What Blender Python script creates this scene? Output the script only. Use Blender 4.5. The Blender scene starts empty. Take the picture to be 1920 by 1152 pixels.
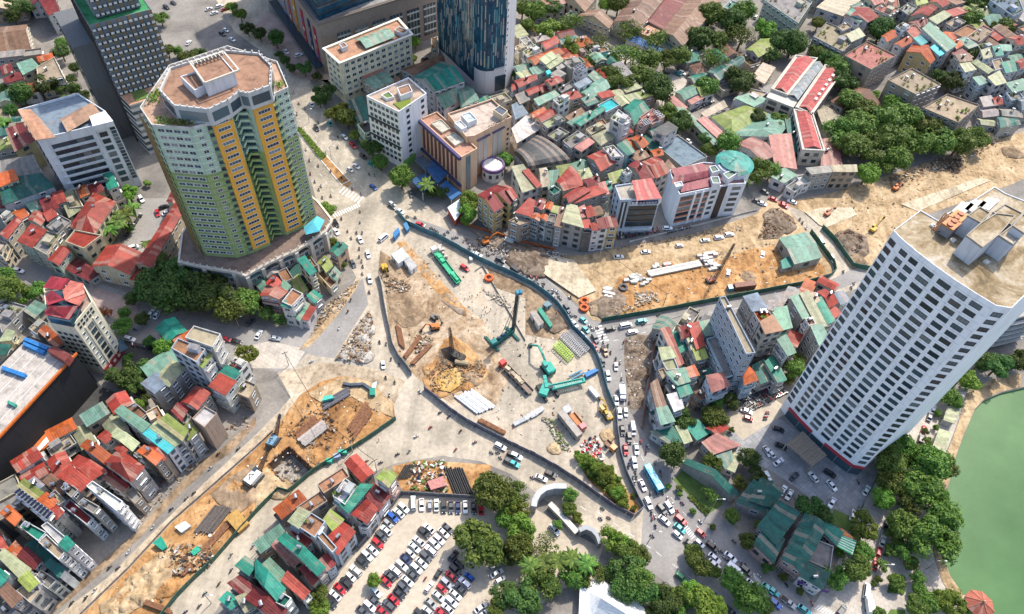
import bpy, bmesh, math, random
from mathutils import Vector, Matrix, noise
from mathutils.bvhtree import BVHTree
random.seed(11)
SC = bpy.context.scene
COL = SC.collection

# ------------------------------------------------------------------ camera, sky, sun, exposure
CAM_H = 240.0
# rows: world east, north and up axes written in the lens frame (right, down, forward)
RX = Vector((0.997159015, 0.0753252857, 0.0))
RY = Vector((0.0590272794, -0.781405384, 0.621225728))
RZ = Vector((0.0467940055, -0.619460835, -0.78363167))
FPX = 1400.0
cam_data = bpy.data.cameras.new('camera')
cam = bpy.data.objects.new('camera', cam_data)
COL.objects.link(cam)
cam_data.sensor_width = 36.0
cam_data.lens = FPX / 1920.0 * 36.0
cam_data.clip_start = 1.0
cam_data.clip_end = 20000.0
cam.matrix_world = Matrix(((RX[0], -RX[1], -RX[2], 0.0),
                           (RY[0], -RY[1], -RY[2], 0.0),
                           (RZ[0], -RZ[1], -RZ[2], CAM_H),
                           (0, 0, 0, 1)))
SC.camera = cam

SUN_AZ = Vector((0.552, 0.834))          # horizontal direction towards the sun
SUN_EL = math.radians(52.0)
world = bpy.data.worlds.new('World')
SC.world = world
world.use_nodes = True
wn = world.node_tree
wn.nodes.clear()
w_out = wn.nodes.new('ShaderNodeOutputWorld')
w_bg = wn.nodes.new('ShaderNodeBackground')
w_sky = wn.nodes.new('ShaderNodeTexSky')
w_sky.sky_type = 'NISHITA'
w_sky.sun_disc = False
w_sky.sun_elevation = SUN_EL
w_sky.sun_rotation = math.atan2(SUN_AZ[0], SUN_AZ[1])
w_sky.air_density = 1.0
w_sky.dust_density = 2.2
w_sky.ozone_density = 1.0
w_bg.inputs['Strength'].default_value = 0.15
wn.links.new(w_sky.outputs[0], w_bg.inputs[0])
wn.links.new(w_bg.outputs[0], w_out.inputs[0])
sun_data = bpy.data.lights.new('sun', 'SUN')
sun_data.energy = 2.8
sun_data.angle = math.radians(1.0)
sun_data.color = (1.0, 0.93, 0.82)
sun = bpy.data.objects.new('sun', sun_data)
COL.objects.link(sun)
sun_dir = Vector((SUN_AZ[0] * math.cos(SUN_EL), SUN_AZ[1] * math.cos(SUN_EL), math.sin(SUN_EL))).normalized()
sun.rotation_euler = sun_dir.to_track_quat('Z', 'Y').to_euler()
sun.location = (60, 260, 300)
SC.view_settings.view_transform = 'Standard'
SC.view_settings.look = 'None'
SC.view_settings.exposure = 1.0
SC.view_settings.gamma = 1.0
SC.view_settings.use_curve_mapping = False
SC.render.engine = 'CYCLES'
SC.cycles.max_bounces = 6
SC.cycles.diffuse_bounces = 3
SC.cycles.use_denoising = True
# ------------------------------------------------------------------ survey: photo position -> metres on the site
def G(px, py, z=0.0):
    d = Vector((px - 960.0, py - 576.0, FPX))
    w = Vector((RX.dot(d), RY.dot(d), RZ.dot(d)))
    s = (z - CAM_H) / w.z
    return Vector((w.x * s, w.y * s, z))
def PX(p):
    q = Vector((p[0], p[1], p[2] - CAM_H))
    c = RX * q.x + RY * q.y + RZ * q.z
    return (c.x / c.z * FPX + 960.0, c.y / c.z * FPX + 576.0)
ORG = {1: (0, 0), 2: (480, 0), 3: (960, 0), 4: (1440, 0), 5: (0, 384), 6: (480, 384), 7: (960, 384), 8: (1440, 384),
       9: (0, 768), 10: (480, 768), 11: (960, 768), 12: (1440, 768)}
def tp(t, x, y):
    if t == 0: return (x, y)
    o = ORG[t]
    return (o[0] + x / 3.0, o[1] + y / 3.0)
def GT(t, x, y, z=0.0):
    a = tp(t, x, y)
    return G(a[0], a[1], z)
def pts(t, flat, z=0.0):
    return [GT(t, flat[i], flat[i + 1], z) for i in range(0, len(flat), 2)]
def area2(p): return sum(p[i].x * p[(i + 1) % len(p)].y - p[(i + 1) % len(p)].x * p[i].y for i in range(len(p)))
def ccw(p): return list(p) if area2(p) > 0 else list(reversed(p))
def offset(poly, d):
    """move every side of a counter-clockwise outline inwards by d (outwards when negative)"""
    n = len(poly); out = []
    for i in range(n):
        a, b, c = poly[i - 1], poly[i], poly[(i + 1) % n]
        e1 = Vector((b.x - a.x, b.y - a.y)); e2 = Vector((c.x - b.x, c.y - b.y))
        if e1.length < 1e-6 or e2.length < 1e-6: out.append(b.copy()); continue
        e1.normalize(); e2.normalize()
        n1 = Vector((-e1.y, e1.x)); n2 = Vector((-e2.y, e2.x))
        m = n1 + n2
        if m.length < 1e-4: m = n1.copy()
        m.normalize()
        k = max(0.35, m.dot(n1))
        out.append(Vector((b.x + m.x * d / k, b.y + m.y * d / k, b.z)))
    return out
def zed(p, z): return Vector((p[0], p[1], z))
def lerp(a, b, t): return a + (b - a) * t
def inside(p, poly):
    r = False; n = len(poly); j = n - 1
    for i in range(n):
        if (poly[i].y > p[1]) != (poly[j].y > p[1]) and p[0] < (poly[j].x - poly[i].x) * (p[1] - poly[i].y) / (poly[j].y - poly[i].y) + poly[i].x: r = not r
        j = i
    return r
# ------------------------------------------------------------------ materials
MATS = {}
class NT:
    def __init__(s, name):
        m = bpy.data.materials.new(name); m.use_nodes = True; s.m = m; s.t = m.node_tree
        s.t.nodes.clear()
        s.out = s.t.nodes.new('ShaderNodeOutputMaterial')
        s.p = s.t.nodes.new('ShaderNodeBsdfPrincipled')
        s.t.links.new(s.p.outputs[0], s.out.inputs[0])
        s.p.inputs['Specular IOR Level'].default_value = 0.25
        s._pos = None
        MATS[name] = m
    def n(s, k, **a):
        x = s.t.nodes.new(k)
        for q, v in a.items(): setattr(x, q, v)
        return x
    def l(s, a, b): s.t.links.new(a, b)
    def set(s, k, v): s.p.inputs[k].default_value = v
    def pos(s):
        if s._pos is None: s._pos = s.n('ShaderNodeNewGeometry').outputs['Position']
        return s._pos
    def noise(s, scale, detail=4, rough=0.55, vec=None, dist=0.0):
        x = s.n('ShaderNodeTexNoise'); x.inputs['Scale'].default_value = scale; x.inputs['Detail'].default_value = detail
        x.inputs['Roughness'].default_value = rough; x.inputs['Distortion'].default_value = dist
        s.l(vec if vec is not None else s.pos(), x.inputs['Vector'])
        return x.outputs['Fac']
    def ramp(s, fac, stops):
        r = s.n('ShaderNodeValToRGB'); cr = r.color_ramp
        while len(cr.elements) < len(stops): cr.elements.new(0.5)
        for e, (p, c) in zip(cr.elements, stops):
            e.position = p; e.color = (c[0], c[1], c[2], 1) if not isinstance(c, (int, float)) else (c, c, c, 1)
        s.l(fac, r.inputs[0]); return r.outputs[0]
    def mix(s, fac, a, b, mode='MIX'):
        x = s.n('ShaderNodeMix', data_type='RGBA', blend_type=mode)
        for sock, v in ((0, fac), (6, a), (7, b)):
            if isinstance(v, (int, float)): x.inputs[sock].default_value = v if sock == 0 else (v, v, v, 1)
            elif isinstance(v, tuple): x.inputs[sock].default_value = (v[0], v[1], v[2], 1)
            else: s.l(v, x.inputs[sock])
        return x.outputs[2]
    def math(s, op, a, b=None):
        x = s.n('ShaderNodeMath', operation=op)
        for i, v in enumerate((a, b)):
            if v is None: continue
            if isinstance(v, (int, float)): x.inputs[i].default_value = v
            else: s.l(v, x.inputs[i])
        return x.outputs[0]
    def map(s, scale, vec=None, rot=0.0):
        x = s.n('ShaderNodeMapping'); x.inputs['Scale'].default_value = scale; x.inputs['Rotation'].default_value = (0, 0, rot)
        s.l(vec if vec is not None else s.pos(), x.inputs['Vector']); return x.outputs[0]
    def base(s, c):
        if isinstance(c, tuple): s.p.inputs['Base Color'].default_value = (c[0], c[1], c[2], 1)
        else: s.l(c, s.p.inputs['Base Color'])
    def bump(s, h, strength=0.4, dist=0.1):
        b = s.n('ShaderNodeBump'); b.inputs['Strength'].default_value = strength; b.inputs['Distance'].default_value = dist
        s.l(h, b.inputs['Height']); s.l(b.outputs[0], s.p.inputs['Normal'])
    def ocol(s): return s.n('ShaderNodeObjectInfo').outputs['Color']
    def orand(s): return s.n('ShaderNodeObjectInfo').outputs['Random']
def flat(name, c, rough=0.7, metal=0.0, var=0.12, scale=2.0):
    t = NT(name); f = t.noise(scale, 3)
    k = t.ramp(f, [(0.3, 1 - var), (0.7, 1 + var * 0.3)])
    t.base(t.mix(1.0, c, k, 'MULTIPLY')); t.set('Roughness', rough); t.set('Metallic', metal)
    return t.m
# painted plaster walls: colour from each object, rain streaks and soot
t = NT('plaster'); c = t.ocol()
st = t.noise(0.9, 5, 0.65, t.map((1.6, 1.6, 0.25)))
k = t.ramp(st, [(0.28, 0.52), (0.5, 0.92), (0.75, 1.04)])
c2 = t.mix(1.0, c, k, 'MULTIPLY')
f2 = t.ramp(t.noise(0.23, 4, 0.6), [(0.44, 0.0), (0.66, 0.45)])
t.base(t.mix(f2, c2, (0.30, 0.26, 0.21))); t.set('Roughness', 0.85)
t.bump(t.noise(6, 3), 0.15, 0.03)
t = NT('clean_plaster'); c = t.ocol()
st = t.noise(0.5, 4, 0.6, t.map((1.5, 1.5, 0.2)))
t.base(t.mix(1.0, c, t.ramp(st, [(0.25, 0.72), (0.5, 0.98), (0.8, 1.03)]), 'MULTIPLY')); t.set('Roughness', 0.7)
# metal roofing: colour from each object, ribs along the slope, bleaching and rust
t = NT('metal_roof'); c = t.ocol()
uv = t.n('ShaderNodeUVMap').outputs[0]
sep = t.n('ShaderNodeSeparateXYZ'); t.l(uv, sep.inputs[0])
rib = t.math('ABSOLUTE', t.math('SINE', t.math('MULTIPLY', sep.outputs[0], math.pi / 0.75)))
sheet = t.n('ShaderNodeTexWhiteNoise', noise_dimensions='1D')
t.l(t.math('ADD', t.math('FLOOR', t.math('DIVIDE', sep.outputs[0], 1.5)), t.math('MULTIPLY', t.orand(), 50.0)), sheet.inputs['W'])
k = t.ramp(sheet.outputs['Value'], [(0.0, 0.70), (1.0, 1.16)])
c = t.mix(1.0, c, k, 'MULTIPLY')
c = t.mix(t.ramp(sheet.outputs['Value'], [(0.86, 0.0), (0.9, 0.55)]), c, (0.30, 0.22, 0.17))
c = t.mix(1.0, c, t.ramp(rib, [(0.0, 0.62), (0.25, 1.0)]), 'MULTIPLY')
g = t.ramp(t.noise(0.55, 5, 0.65), [(0.33, 0.66), (0.52, 0.98), (0.78, 1.18)])
c = t.mix(1.0, c, g, 'MULTIPLY')
ru = t.ramp(t.noise(0.32, 5, 0.7, dist=0.6), [(0.56, 0.0), (0.72, 0.6)])
t.base(t.mix(ru, c, (0.25, 0.155, 0.11))); t.set('Roughness', 0.55)
t.bump(rib, 0.5, 0.06)
# roof terrace concrete and tiles
t = NT('terrace'); c = t.ocol()
br = t.n('ShaderNodeTexBrick'); br.inputs['Scale'].default_value = 1.0; br.inputs['Mortar Size'].default_value = 0.03
br.inputs['Brick Width'].default_value = 0.6; br.inputs['Row Height'].default_value = 0.6; br.offset = 0.0
br.inputs['Color1'].default_value = (1, 1, 1, 1); br.inputs['Color2'].default_value = (0.86, 0.86, 0.86, 1); br.inputs['Mortar'].default_value = (0.6, 0.6, 0.6, 1)
t.l(t.map((1, 1, 1), rot=0.5), br.inputs['Vector'])
c = t.mix(0.7, c, br.outputs['Color'], 'MULTIPLY')
t.base(t.mix(1.0, c, t.ramp(t.noise(0.28, 6, 0.7, dist=0.5), [(0.3, 0.42), (0.5, 0.86), (0.75, 1.12)]), 'MULTIPLY')); t.set('Roughness', 0.9)
# weathered slab of the white tower's roof
t = NT('weathered_slab')
a = t.ramp(t.noise(0.09, 7, 0.7, dist=0.8), [(0.32, (0.10, 0.075, 0.04)), (0.44, (0.25, 0.185, 0.105)), (0.54, (0.38, 0.31, 0.21)), (0.68, (0.52, 0.47, 0.42))])
b = t.ramp(t.noise(0.9, 5, 0.7), [(0.35, 0.72), (0.65, 1.08)])
t.base(t.mix(1.0, a, b, 'MULTIPLY')); t.set('Roughness', 0.9)
# glass
t = NT('window_glass'); r = t.orand()
c = t.ramp(r, [(0.0, (0.016, 0.026, 0.035)), (0.4, (0.03, 0.06, 0.08)), (0.58, (0.05, 0.10, 0.13)), (0.72, (0.03, 0.03, 0.035)), (0.86, (0.10, 0.15, 0.175)), (1.0, (0.20, 0.22, 0.22))])
t.base(c); t.set('Roughness', 0.12); t.set('Specular IOR Level', 0.5)
t = NT('blue_glass'); t.base(t.ramp(t.noise(0.25, 2), [(0.3, (0.008, 0.035, 0.07)), (0.7, (0.02, 0.09, 0.14))])); t.set('Roughness', 0.1); t.set('Specular IOR Level', 0.5)
t = NT('car_glass'); t.base((0.012, 0.014, 0.017)); t.set('Roughness', 0.08); t.set('Specular IOR Level', 0.5)
t = NT('car_paint'); t.base(t.ocol()); t.set('Roughness', 0.32); t.set('Specular IOR Level', 0.5); t.set('Coat Weight', 0.25)
t = NT('paint'); c = t.ocol()
g = t.ramp(t.noise(1.3, 5, 0.65), [(0.3, 0.6), (0.55, 1.0), (0.8, 1.1)])
t.base(t.mix(1.0, c, g, 'MULTIPLY')); t.set('Roughness', 0.5)
t = NT('cloth'); c = t.ocol()
t.base(t.mix(1.0, c, t.ramp(t.noise(2.2, 4, 0.6), [(0.3, 0.75), (0.7, 1.1)]), 'MULTIPLY')); t.set('Roughness', 0.95)
flat('rubber', (0.02, 0.02, 0.02), 0.9)
flat('dark_metal', (0.035, 0.035, 0.035), 0.5)
flat('steel', (0.45, 0.45, 0.45), 0.35, 0.9)
flat('white_frame', (0.72, 0.72, 0.70), 0.6)
flat('dark_frame', (0.06, 0.055, 0.05), 0.6)
flat('headlight', (0.75, 0.75, 0.72), 0.2)
flat('taillight', (0.4, 0.01, 0.01), 0.3)
flat('skin', (0.38, 0.22, 0.15), 0.7)
flat('line_paint', (0.72, 0.70, 0.66), 0.8, var=0.3, scale=0.9)
flat('rust', (0.20, 0.095, 0.05), 0.85, var=0.5, scale=1.2)
flat('bark', (0.12, 0.085, 0.06), 0.95, var=0.4)
flat('solar_cell', (0.012, 0.016, 0.035), 0.2)
flat('bamboo', (0.30, 0.20, 0.09), 0.8, var=0.35)
# dusty pale concrete roads
t = NT('dusty_road')
a = t.ramp(t.noise(0.035, 6, 0.65, dist=0.4), [(0.30, (0.255, 0.222, 0.175)), (0.44, (0.375, 0.328, 0.258)), (0.57, (0.475, 0.41, 0.322)), (0.74, (0.46, 0.37, 0.262))])
b = t.ramp(t.noise(0.6, 6, 0.7), [(0.3, 0.72), (0.6, 1.06)])
s = t.ramp(t.noise(0.16, 6, 0.65, t.map((1, 0.08, 1), rot=0.9)), [(0.35, 0.74), (0.6, 1.05)])
c = t.mix(1.0, t.mix(1.0, a, b, 'MULTIPLY'), s, 'MULTIPLY')
t.base(c); t.set('Roughness', 0.92)
t.bump(t.noise(1.5, 6), 0.2, 0.06)
t = NT('road_asphalt')
a = t.ramp(t.noise(0.05, 6, 0.6), [(0.3, (0.20, 0.19, 0.18)), (0.55, (0.28, 0.265, 0.25)), (0.8, (0.36, 0.335, 0.30))])
s = t.ramp(t.noise(0.10, 5, 0.6, t.map((1, 0.10, 1), rot=-0.45)), [(0.35, 0.85), (0.6, 1.06)])
c = t.mix(1.0, t.mix(1.0, a, t.ramp(t.noise(0.9, 6, 0.7), [(0.3, 0.8), (0.65, 1.05)]), 'MULTIPLY'), s, 'MULTIPLY')
t.base(c); t.set('Roughness', 0.9)
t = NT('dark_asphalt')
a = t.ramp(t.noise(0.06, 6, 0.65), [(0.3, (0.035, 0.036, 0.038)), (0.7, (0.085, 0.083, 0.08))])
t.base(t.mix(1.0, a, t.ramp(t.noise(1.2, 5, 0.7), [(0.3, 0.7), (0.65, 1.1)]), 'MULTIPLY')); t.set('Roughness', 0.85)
def dirt(name, c1, c2, c3, sc=0.08, bump=0.6, ang=0.85):
    t = NT(name)
    a = t.ramp(t.noise(sc, 8, 0.72, dist=1.2), [(0.34, tuple(x * .75 for x in c1)), (0.49, tuple(x * .9 for x in c2)), (0.66, c3)])
    b = t.ramp(t.noise(0.55, 8, 0.72, dist=0.4), [(0.3, 0.5), (0.5, 0.96), (0.72, 1.2)])
    s = t.ramp(t.noise(0.3, 5, 0.65, t.map((1, 0.2, 1), rot=ang), dist=1.5), [(0.36, 0.78), (0.56, 1.05)])
    c = t.mix(1.0, t.mix(1.0, a, b, 'MULTIPLY'), s, 'MULTIPLY')
    t.base(c); t.set('Roughness', 0.97); t.bump(t.noise(0.9, 8, 0.7), bump, 0.25); return t.m
dirt('orange_sand', (0.26, 0.125, 0.05), (0.42, 0.225, 0.09), (0.52, 0.33, 0.165))
dirt('sandy_road', (0.36, 0.28, 0.19), (0.48, 0.39, 0.28), (0.55, 0.47, 0.36), 0.06, 0.25)
dirt('tan_sand', (0.31, 0.21, 0.115), (0.44, 0.315, 0.18), (0.52, 0.395, 0.25), ang=-1.25)
dirt('brown_soil', (0.17, 0.115, 0.07), (0.29, 0.205, 0.13), (0.40, 0.30, 0.20))
dirt('site_soil', (0.22, 0.135, 0.075), (0.40, 0.29, 0.185), (0.52, 0.43, 0.325), 0.07)
dirt('dark_soil', (0.10, 0.07, 0.045), (0.20, 0.15, 0.11), (0.31, 0.25, 0.19), 0.12)
dirt('yellow_mud', (0.38, 0.22, 0.06), (0.55, 0.35, 0.11), (0.62, 0.45, 0.20), 0.12, 0.3)
dirt('pale_pad', (0.47, 0.385, 0.27), (0.53, 0.44, 0.31), (0.57, 0.49, 0.37), 0.05, 0.2)
dirt('grey_rubble_ground', (0.24, 0.22, 0.20), (0.38, 0.35, 0.31), (0.52, 0.48, 0.43), 0.3)
t = NT('city_ground')
a = t.ramp(t.noise(0.05, 6, 0.65, dist=0.6), [(0.3, (0.13, 0.12, 0.11)), (0.55, (0.24, 0.22, 0.195)), (0.8, (0.34, 0.30, 0.26))])
t.base(t.mix(1.0, a, t.ramp(t.noise(0.8, 6, 0.7), [(0.3, 0.75), (0.65, 1.1)]), 'MULTIPLY')); t.set('Roughness', 0.93)
def paving(name, c1, c2, w, h, rot):
    t = NT(name)
    br = t.n('ShaderNodeTexBrick'); br.inputs['Scale'].default_value = 1.0; br.inputs['Mortar Size'].default_value = 0.04
    br.inputs['Brick Width'].default_value = w; br.inputs['Row Height'].default_value = h
    br.inputs['Color1'].default_value = (*c1, 1); br.inputs['Color2'].default_value = (*c2, 1); br.inputs['Mortar'].default_value = (c1[0] * .5, c1[1] * .5, c1[2] * .5, 1)
    t.l(t.map((1, 1, 1), rot=rot), br.inputs['Vector'])
    t.base(t.mix(1.0, br.outputs['Color'], t.ramp(t.noise(0.15, 6, 0.7), [(0.3, 0.7), (0.6, 1.08)]), 'MULTIPLY')); t.set('Roughness', 0.9); return t.m
paving('pink_paving', (0.42, 0.31, 0.26), (0.36, 0.27, 0.23), 1.2, 1.2, 0.4)
paving('grey_paving', (0.25, 0.25, 0.255), (0.33, 0.33, 0.33), 2.2, 2.2, 0.85)
paving('park_paving', (0.47, 0.42, 0.36), (0.42, 0.38, 0.33), 1.6, 1.6, 0.5)
t = NT('lot_concrete')
a = t.ramp(t.noise(0.05, 6, 0.6, dist=0.4), [(0.3, (0.36, 0.305, 0.235)), (0.55, (0.46, 0.40, 0.315)), (0.8, (0.44, 0.40, 0.34))])
t.base(t.mix(1.0, a, t.ramp(t.noise(0.7, 6, 0.7), [(0.3, 0.82), (0.6, 1.05)]), 'MULTIPLY')); t.set('Roughness', 0.93)
t = NT('lake_water')
a = t.ramp(t.noise(0.03, 5, 0.6), [(0.3, (0.036, 0.10, 0.032)), (0.5, (0.052, 0.13, 0.044)), (0.7, (0.074, 0.165, 0.06))])
t.base(a); t.set('Roughness', 0.35); t.set('Specular IOR Level', 0.14); t.bump(t.noise(0.9, 4, 0.6), 0.2, 0.1)
t = NT('grass_turf')
t.base(t.ramp(t.noise(0.4, 6, 0.7), [(0.3, (0.07, 0.12, 0.03)), (0.6, (0.13, 0.19, 0.05)), (0.8, (0.24, 0.24, 0.10))])); t.set('Roughness', 1.0)
# leaves: each clump its own shade, each tree its own hue
def leafmat(name, c1, c2, c3, tr=0.25):
    t = NT(name)
    ge = t.n('ShaderNodeNewGeometry')
    c = t.ramp(ge.outputs['Random Per Island'], [(0.0, c1), (0.5, c2), (1.0, c3)])
    h = t.n('ShaderNodeHueSaturation'); t.l(c, h.inputs['Color'])
    t.l(t.math('ADD', t.math('MULTIPLY', t.orand(), 0.075), 0.455), h.inputs['Hue'])
    t.l(t.math('ADD', t.math('MULTIPLY', t.n('ShaderNodeObjectInfo').outputs['Random'], 0.7), 0.52), h.inputs['Value'])
    t.base(h.outputs[0]); t.set('Roughness', 0.6)
    if tr:
        b = t.n('ShaderNodeBsdfTranslucent'); t.l(h.outputs[0], b.inputs[0])
        m = t.n('ShaderNodeMixShader'); m.inputs[0].default_value = tr
        t.l(t.p.outputs[0], m.inputs[1]); t.l(b.outputs[0], m.inputs[2]); t.l(m.outputs[0], t.out.inputs[0])
leafmat('leaf', (0.055, 0.11, 0.018), (0.10, 0.18, 0.03), (0.19, 0.27, 0.045))
leafmat('leaf_bright', (0.085, 0.16, 0.02), (0.14, 0.235, 0.03), (0.22, 0.31, 0.045))
leafmat('leaf_dark', (0.035, 0.08, 0.018), (0.062, 0.125, 0.026), (0.12, 0.19, 0.04))
leafmat('flower', (0.30, 0.07, 0.02), (0.40, 0.10, 0.03), (0.30, 0.18, 0.03))
# coloured stone of facades
t = NT('brown_stone')
br = t.n('ShaderNodeTexBrick'); br.inputs['Scale'].default_value = 1.0; br.inputs['Mortar Size'].default_value = 0.02
br.inputs['Brick Width'].default_value = 1.6; br.inputs['Row Height'].default_value = 1.0
br.inputs['Color1'].default_value = (0.30, 0.245, 0.21, 1); br.inputs['Color2'].default_value = (0.26, 0.21, 0.18, 1); br.inputs['Mortar'].default_value = (0.18, 0.15, 0.13, 1)
uv = t.n('ShaderNodeUVMap').outputs[0]; t.l(uv, br.inputs['Vector'])
t.base(br.outputs['Color']); t.set('Roughness', 0.7)
def M(n): return MATS[n]
# ------------------------------------------------------------------ mesh collecting
OCC_V, OCC_F = [], []
class MB:
    def __init__(s): s.v = []; s.f = []; s.m = []; s.u = []
    def face(s, p, m=0, uv=None):
        i = len(s.v); s.v.extend(Vector(q) for q in p); s.f.append(tuple(range(i, i + len(p)))); s.m.append(m); s.u.append(uv)
    def mesh(s, v, f, m=0):
        i = len(s.v); s.v.extend(Vector(q) for q in v)
        for k in f: s.f.append(tuple(a + i for a in k)); s.m.append(m); s.u.append(None)
    def box(s, c, size, rz=0.0, m=0, top=None, tilt=None):
        hx, hy, hz = size[0] / 2, size[1] / 2, size[2] / 2
        R = Matrix.Rotation(rz, 3, 'Z')
        if tilt is not None: R = R @ tilt
        v = [Vector(c) + R @ Vector((x * hx, y * hy, z * hz)) for z in (-1, 1) for x, y in ((-1, -1), (1, -1), (1, 1), (-1, 1))]
        s.mesh(v, [(0, 3, 2, 1), (0, 1, 5, 4), (1, 2, 6, 5), (2, 3, 7, 6), (3, 0, 4, 7)], m)
        s.mesh(v, [(4, 5, 6, 7)], m if top is None else top)
    def prism(s, poly, z0, z1, m=0, top=None, bottom=False, uv=False):
        n = len(poly); run = 0.0
        for i in range(n):
            a, b = poly[i], poly[(i + 1) % n]
            d = math.hypot(b.x - a.x, b.y - a.y)
            s.face([zed(a, z0), zed(b, z0), zed(b, z1), zed(a, z1)], m, [(run, z0), (run + d, z0), (run + d, z1), (run, z1)])
            run += d
        if top is not False: s.face([zed(p, z1) for p in poly], m if top is None else top)
        if bottom: s.face([zed(p, z0) for p in reversed(poly)], m)
    def ring(s, poly, inner, z0, z1, m=0):
        """upstand between two outlines, open below"""
        n = len(poly)
        for i in range(n):
            j = (i + 1) % n
            s.face([zed(poly[i], z0), zed(poly[j], z0), zed(poly[j], z1), zed(poly[i], z1)], m)
            s.face([zed(inner[j], z0), zed(inner[i], z0), zed(inner[i], z1), zed(inner[j], z1)], m)
            s.face([zed(poly[i], z1), zed(poly[j], z1), zed(inner[j], z1), zed(inner[i], z1)], m)
    def tube(s, a, b, r, n=6, r2=None, m=0, caps=True):
        a = Vector(a); b = Vector(b); d = b - a
        if d.length < 1e-6: return
        q = d.to_track_quat('Z', 'Y'); r2 = r if r2 is None else r2
        v = []
        for p, rr in ((a, r), (b, r2)):
            for i in range(n):
                t = 2 * math.pi * i / n
                v.append(p + q @ Vector((rr * math.cos(t), rr * math.sin(t), 0)))
        f = [(i, (i + 1) % n, n + (i + 1) % n, n + i) for i in range(n)]
        if caps: f += [tuple(reversed(range(n))), tuple(range(n, 2 * n))]
        s.mesh(v, f, m)
    def bar(s, a, b, w, h=None, m=0):
        """square bar between two points"""
        a = Vector(a); b = Vector(b); d = b - a; h = w if h is None else h
        q = d.to_track_quat('X', 'Z')
        v = []
        for p in (a, b):
            for y, z in ((-1, -1), (1, -1), (1, 1), (-1, 1)): v.append(p + q @ Vector((0, y * w / 2, z * h / 2)))
        s.mesh(v, [(3, 2, 1, 0), (4, 5, 6, 7), (0, 1, 5, 4), (1, 2, 6, 5), (2, 3, 7, 6), (3, 0, 4, 7)], m)
    def loft(s, rings, m=0, caps=True):
        n = len(rings[0]); i0 = len(s.v)
        for r in rings: s.v.extend(Vector(p) for p in r)
        for k in range(len(rings) - 1):
            for i in range(n):
                a = i0 + k * n
                s.f.append((a + i, a + (i + 1) % n, a + n + (i + 1) % n, a + n + i)); s.m.append(m); s.u.append(None)
        if caps:
            s.f.append(tuple(i0 + i for i in reversed(range(n)))); s.m.append(m); s.u.append(None)
            a = i0 + (len(rings) - 1) * n
            s.f.append(tuple(a + i for i in range(n))); s.m.append(m); s.u.append(None)
    def ball(s, c, r, seg=8, rings=6, m=0, sq=(1, 1, 1)):
        R = []
        for k in range(1, rings):
            t = math.pi * k / rings
            R.append([Vector((c[0] + r * sq[0] * math.sin(t) * math.cos(2 * math.pi * i / seg), c[1] + r * sq[1] * math.sin(t) * math.sin(2 * math.pi * i / seg), c[2] - r * sq[2] * math.cos(t))) for i in range(seg)])
        s.loft(R, m)
    def data(s, name, mats, org=Vector((0, 0, 0)), smooth=False):
        me = bpy.data.meshes.new(name)
        me.from_pydata([v - org for v in s.v], [], s.f)
        for k in mats: me.materials.append(M(k))
        if len(mats) > 1: me.polygons.foreach_set('material_index', s.m)
        if any(u is not None for u in s.u):
            l = me.uv_layers.new(name='UVMap'); fl = []
            for f, u in zip(s.f, s.u):
                if u is None: fl.extend([0.0, 0.0] * len(f))
                else:
                    for q in u: fl.extend((q[0], q[1]))
            l.data.foreach_set('uv', fl)
        if smooth: me.polygons.foreach_set('use_smooth', [True] * len(me.polygons))
        me.update()
        return me
    def build(s, name, mats, parent=None, color=None, smooth=False, occ=False):
        if isinstance(mats, str): mats = [mats]
        org = ROOTLOC.get(parent.name, Vector((0, 0, 0))) if parent is not None else Vector((0, 0, 0))
        o = bpy.data.objects.new(name, s.data(name, mats, org, smooth))
        COL.objects.link(o)
        if parent is not None:
            o.parent = parent; ROOTLOC[o.name] = org
        if color is not None: o.color = (color[0], color[1], color[2], 1)
        if occ:
            i = len(OCC_V); OCC_V.extend(s.v); OCC_F.extend(tuple(a + i for a in f) for f in s.f)
        return o
ROOTLOC = {}
REG = []     # (object, base label, landmark)
def tag(o, label, cat, group=None, land=None, kind=None):
    if label: o['label'] = label
    if cat: o['category'] = cat
    if group: o['group'] = group
    if kind: o['kind'] = kind
    if cat: REG.append((o, label, land))
    return o
def empty(name, loc):
    o = bpy.data.objects.new(name, None); COL.objects.link(o); o.location = loc; o.empty_display_size = 0.5
    ROOTLOC[o.name] = Vector(loc)
    return o
def put(name, me, parent=None, loc=(0, 0, 0), rz=0.0, color=None, scale=None):
    o = bpy.data.objects.new(name, me); COL.objects.link(o)
    if parent is not None: o.parent = parent
    o.location = loc
    if rz: o.rotation_euler = (0, 0, rz)
    if scale is not None: o.scale = scale if not isinstance(scale, (int, float)) else (scale, scale, scale)
    if color is not None: o.color = (color[0], color[1], color[2], 1)
    return o
def structure(o): o['kind'] = 'structure'; return o
def centroid(p): return sum((Vector((q.x, q.y, 0)) for q in p), Vector()) / len(p)
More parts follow.
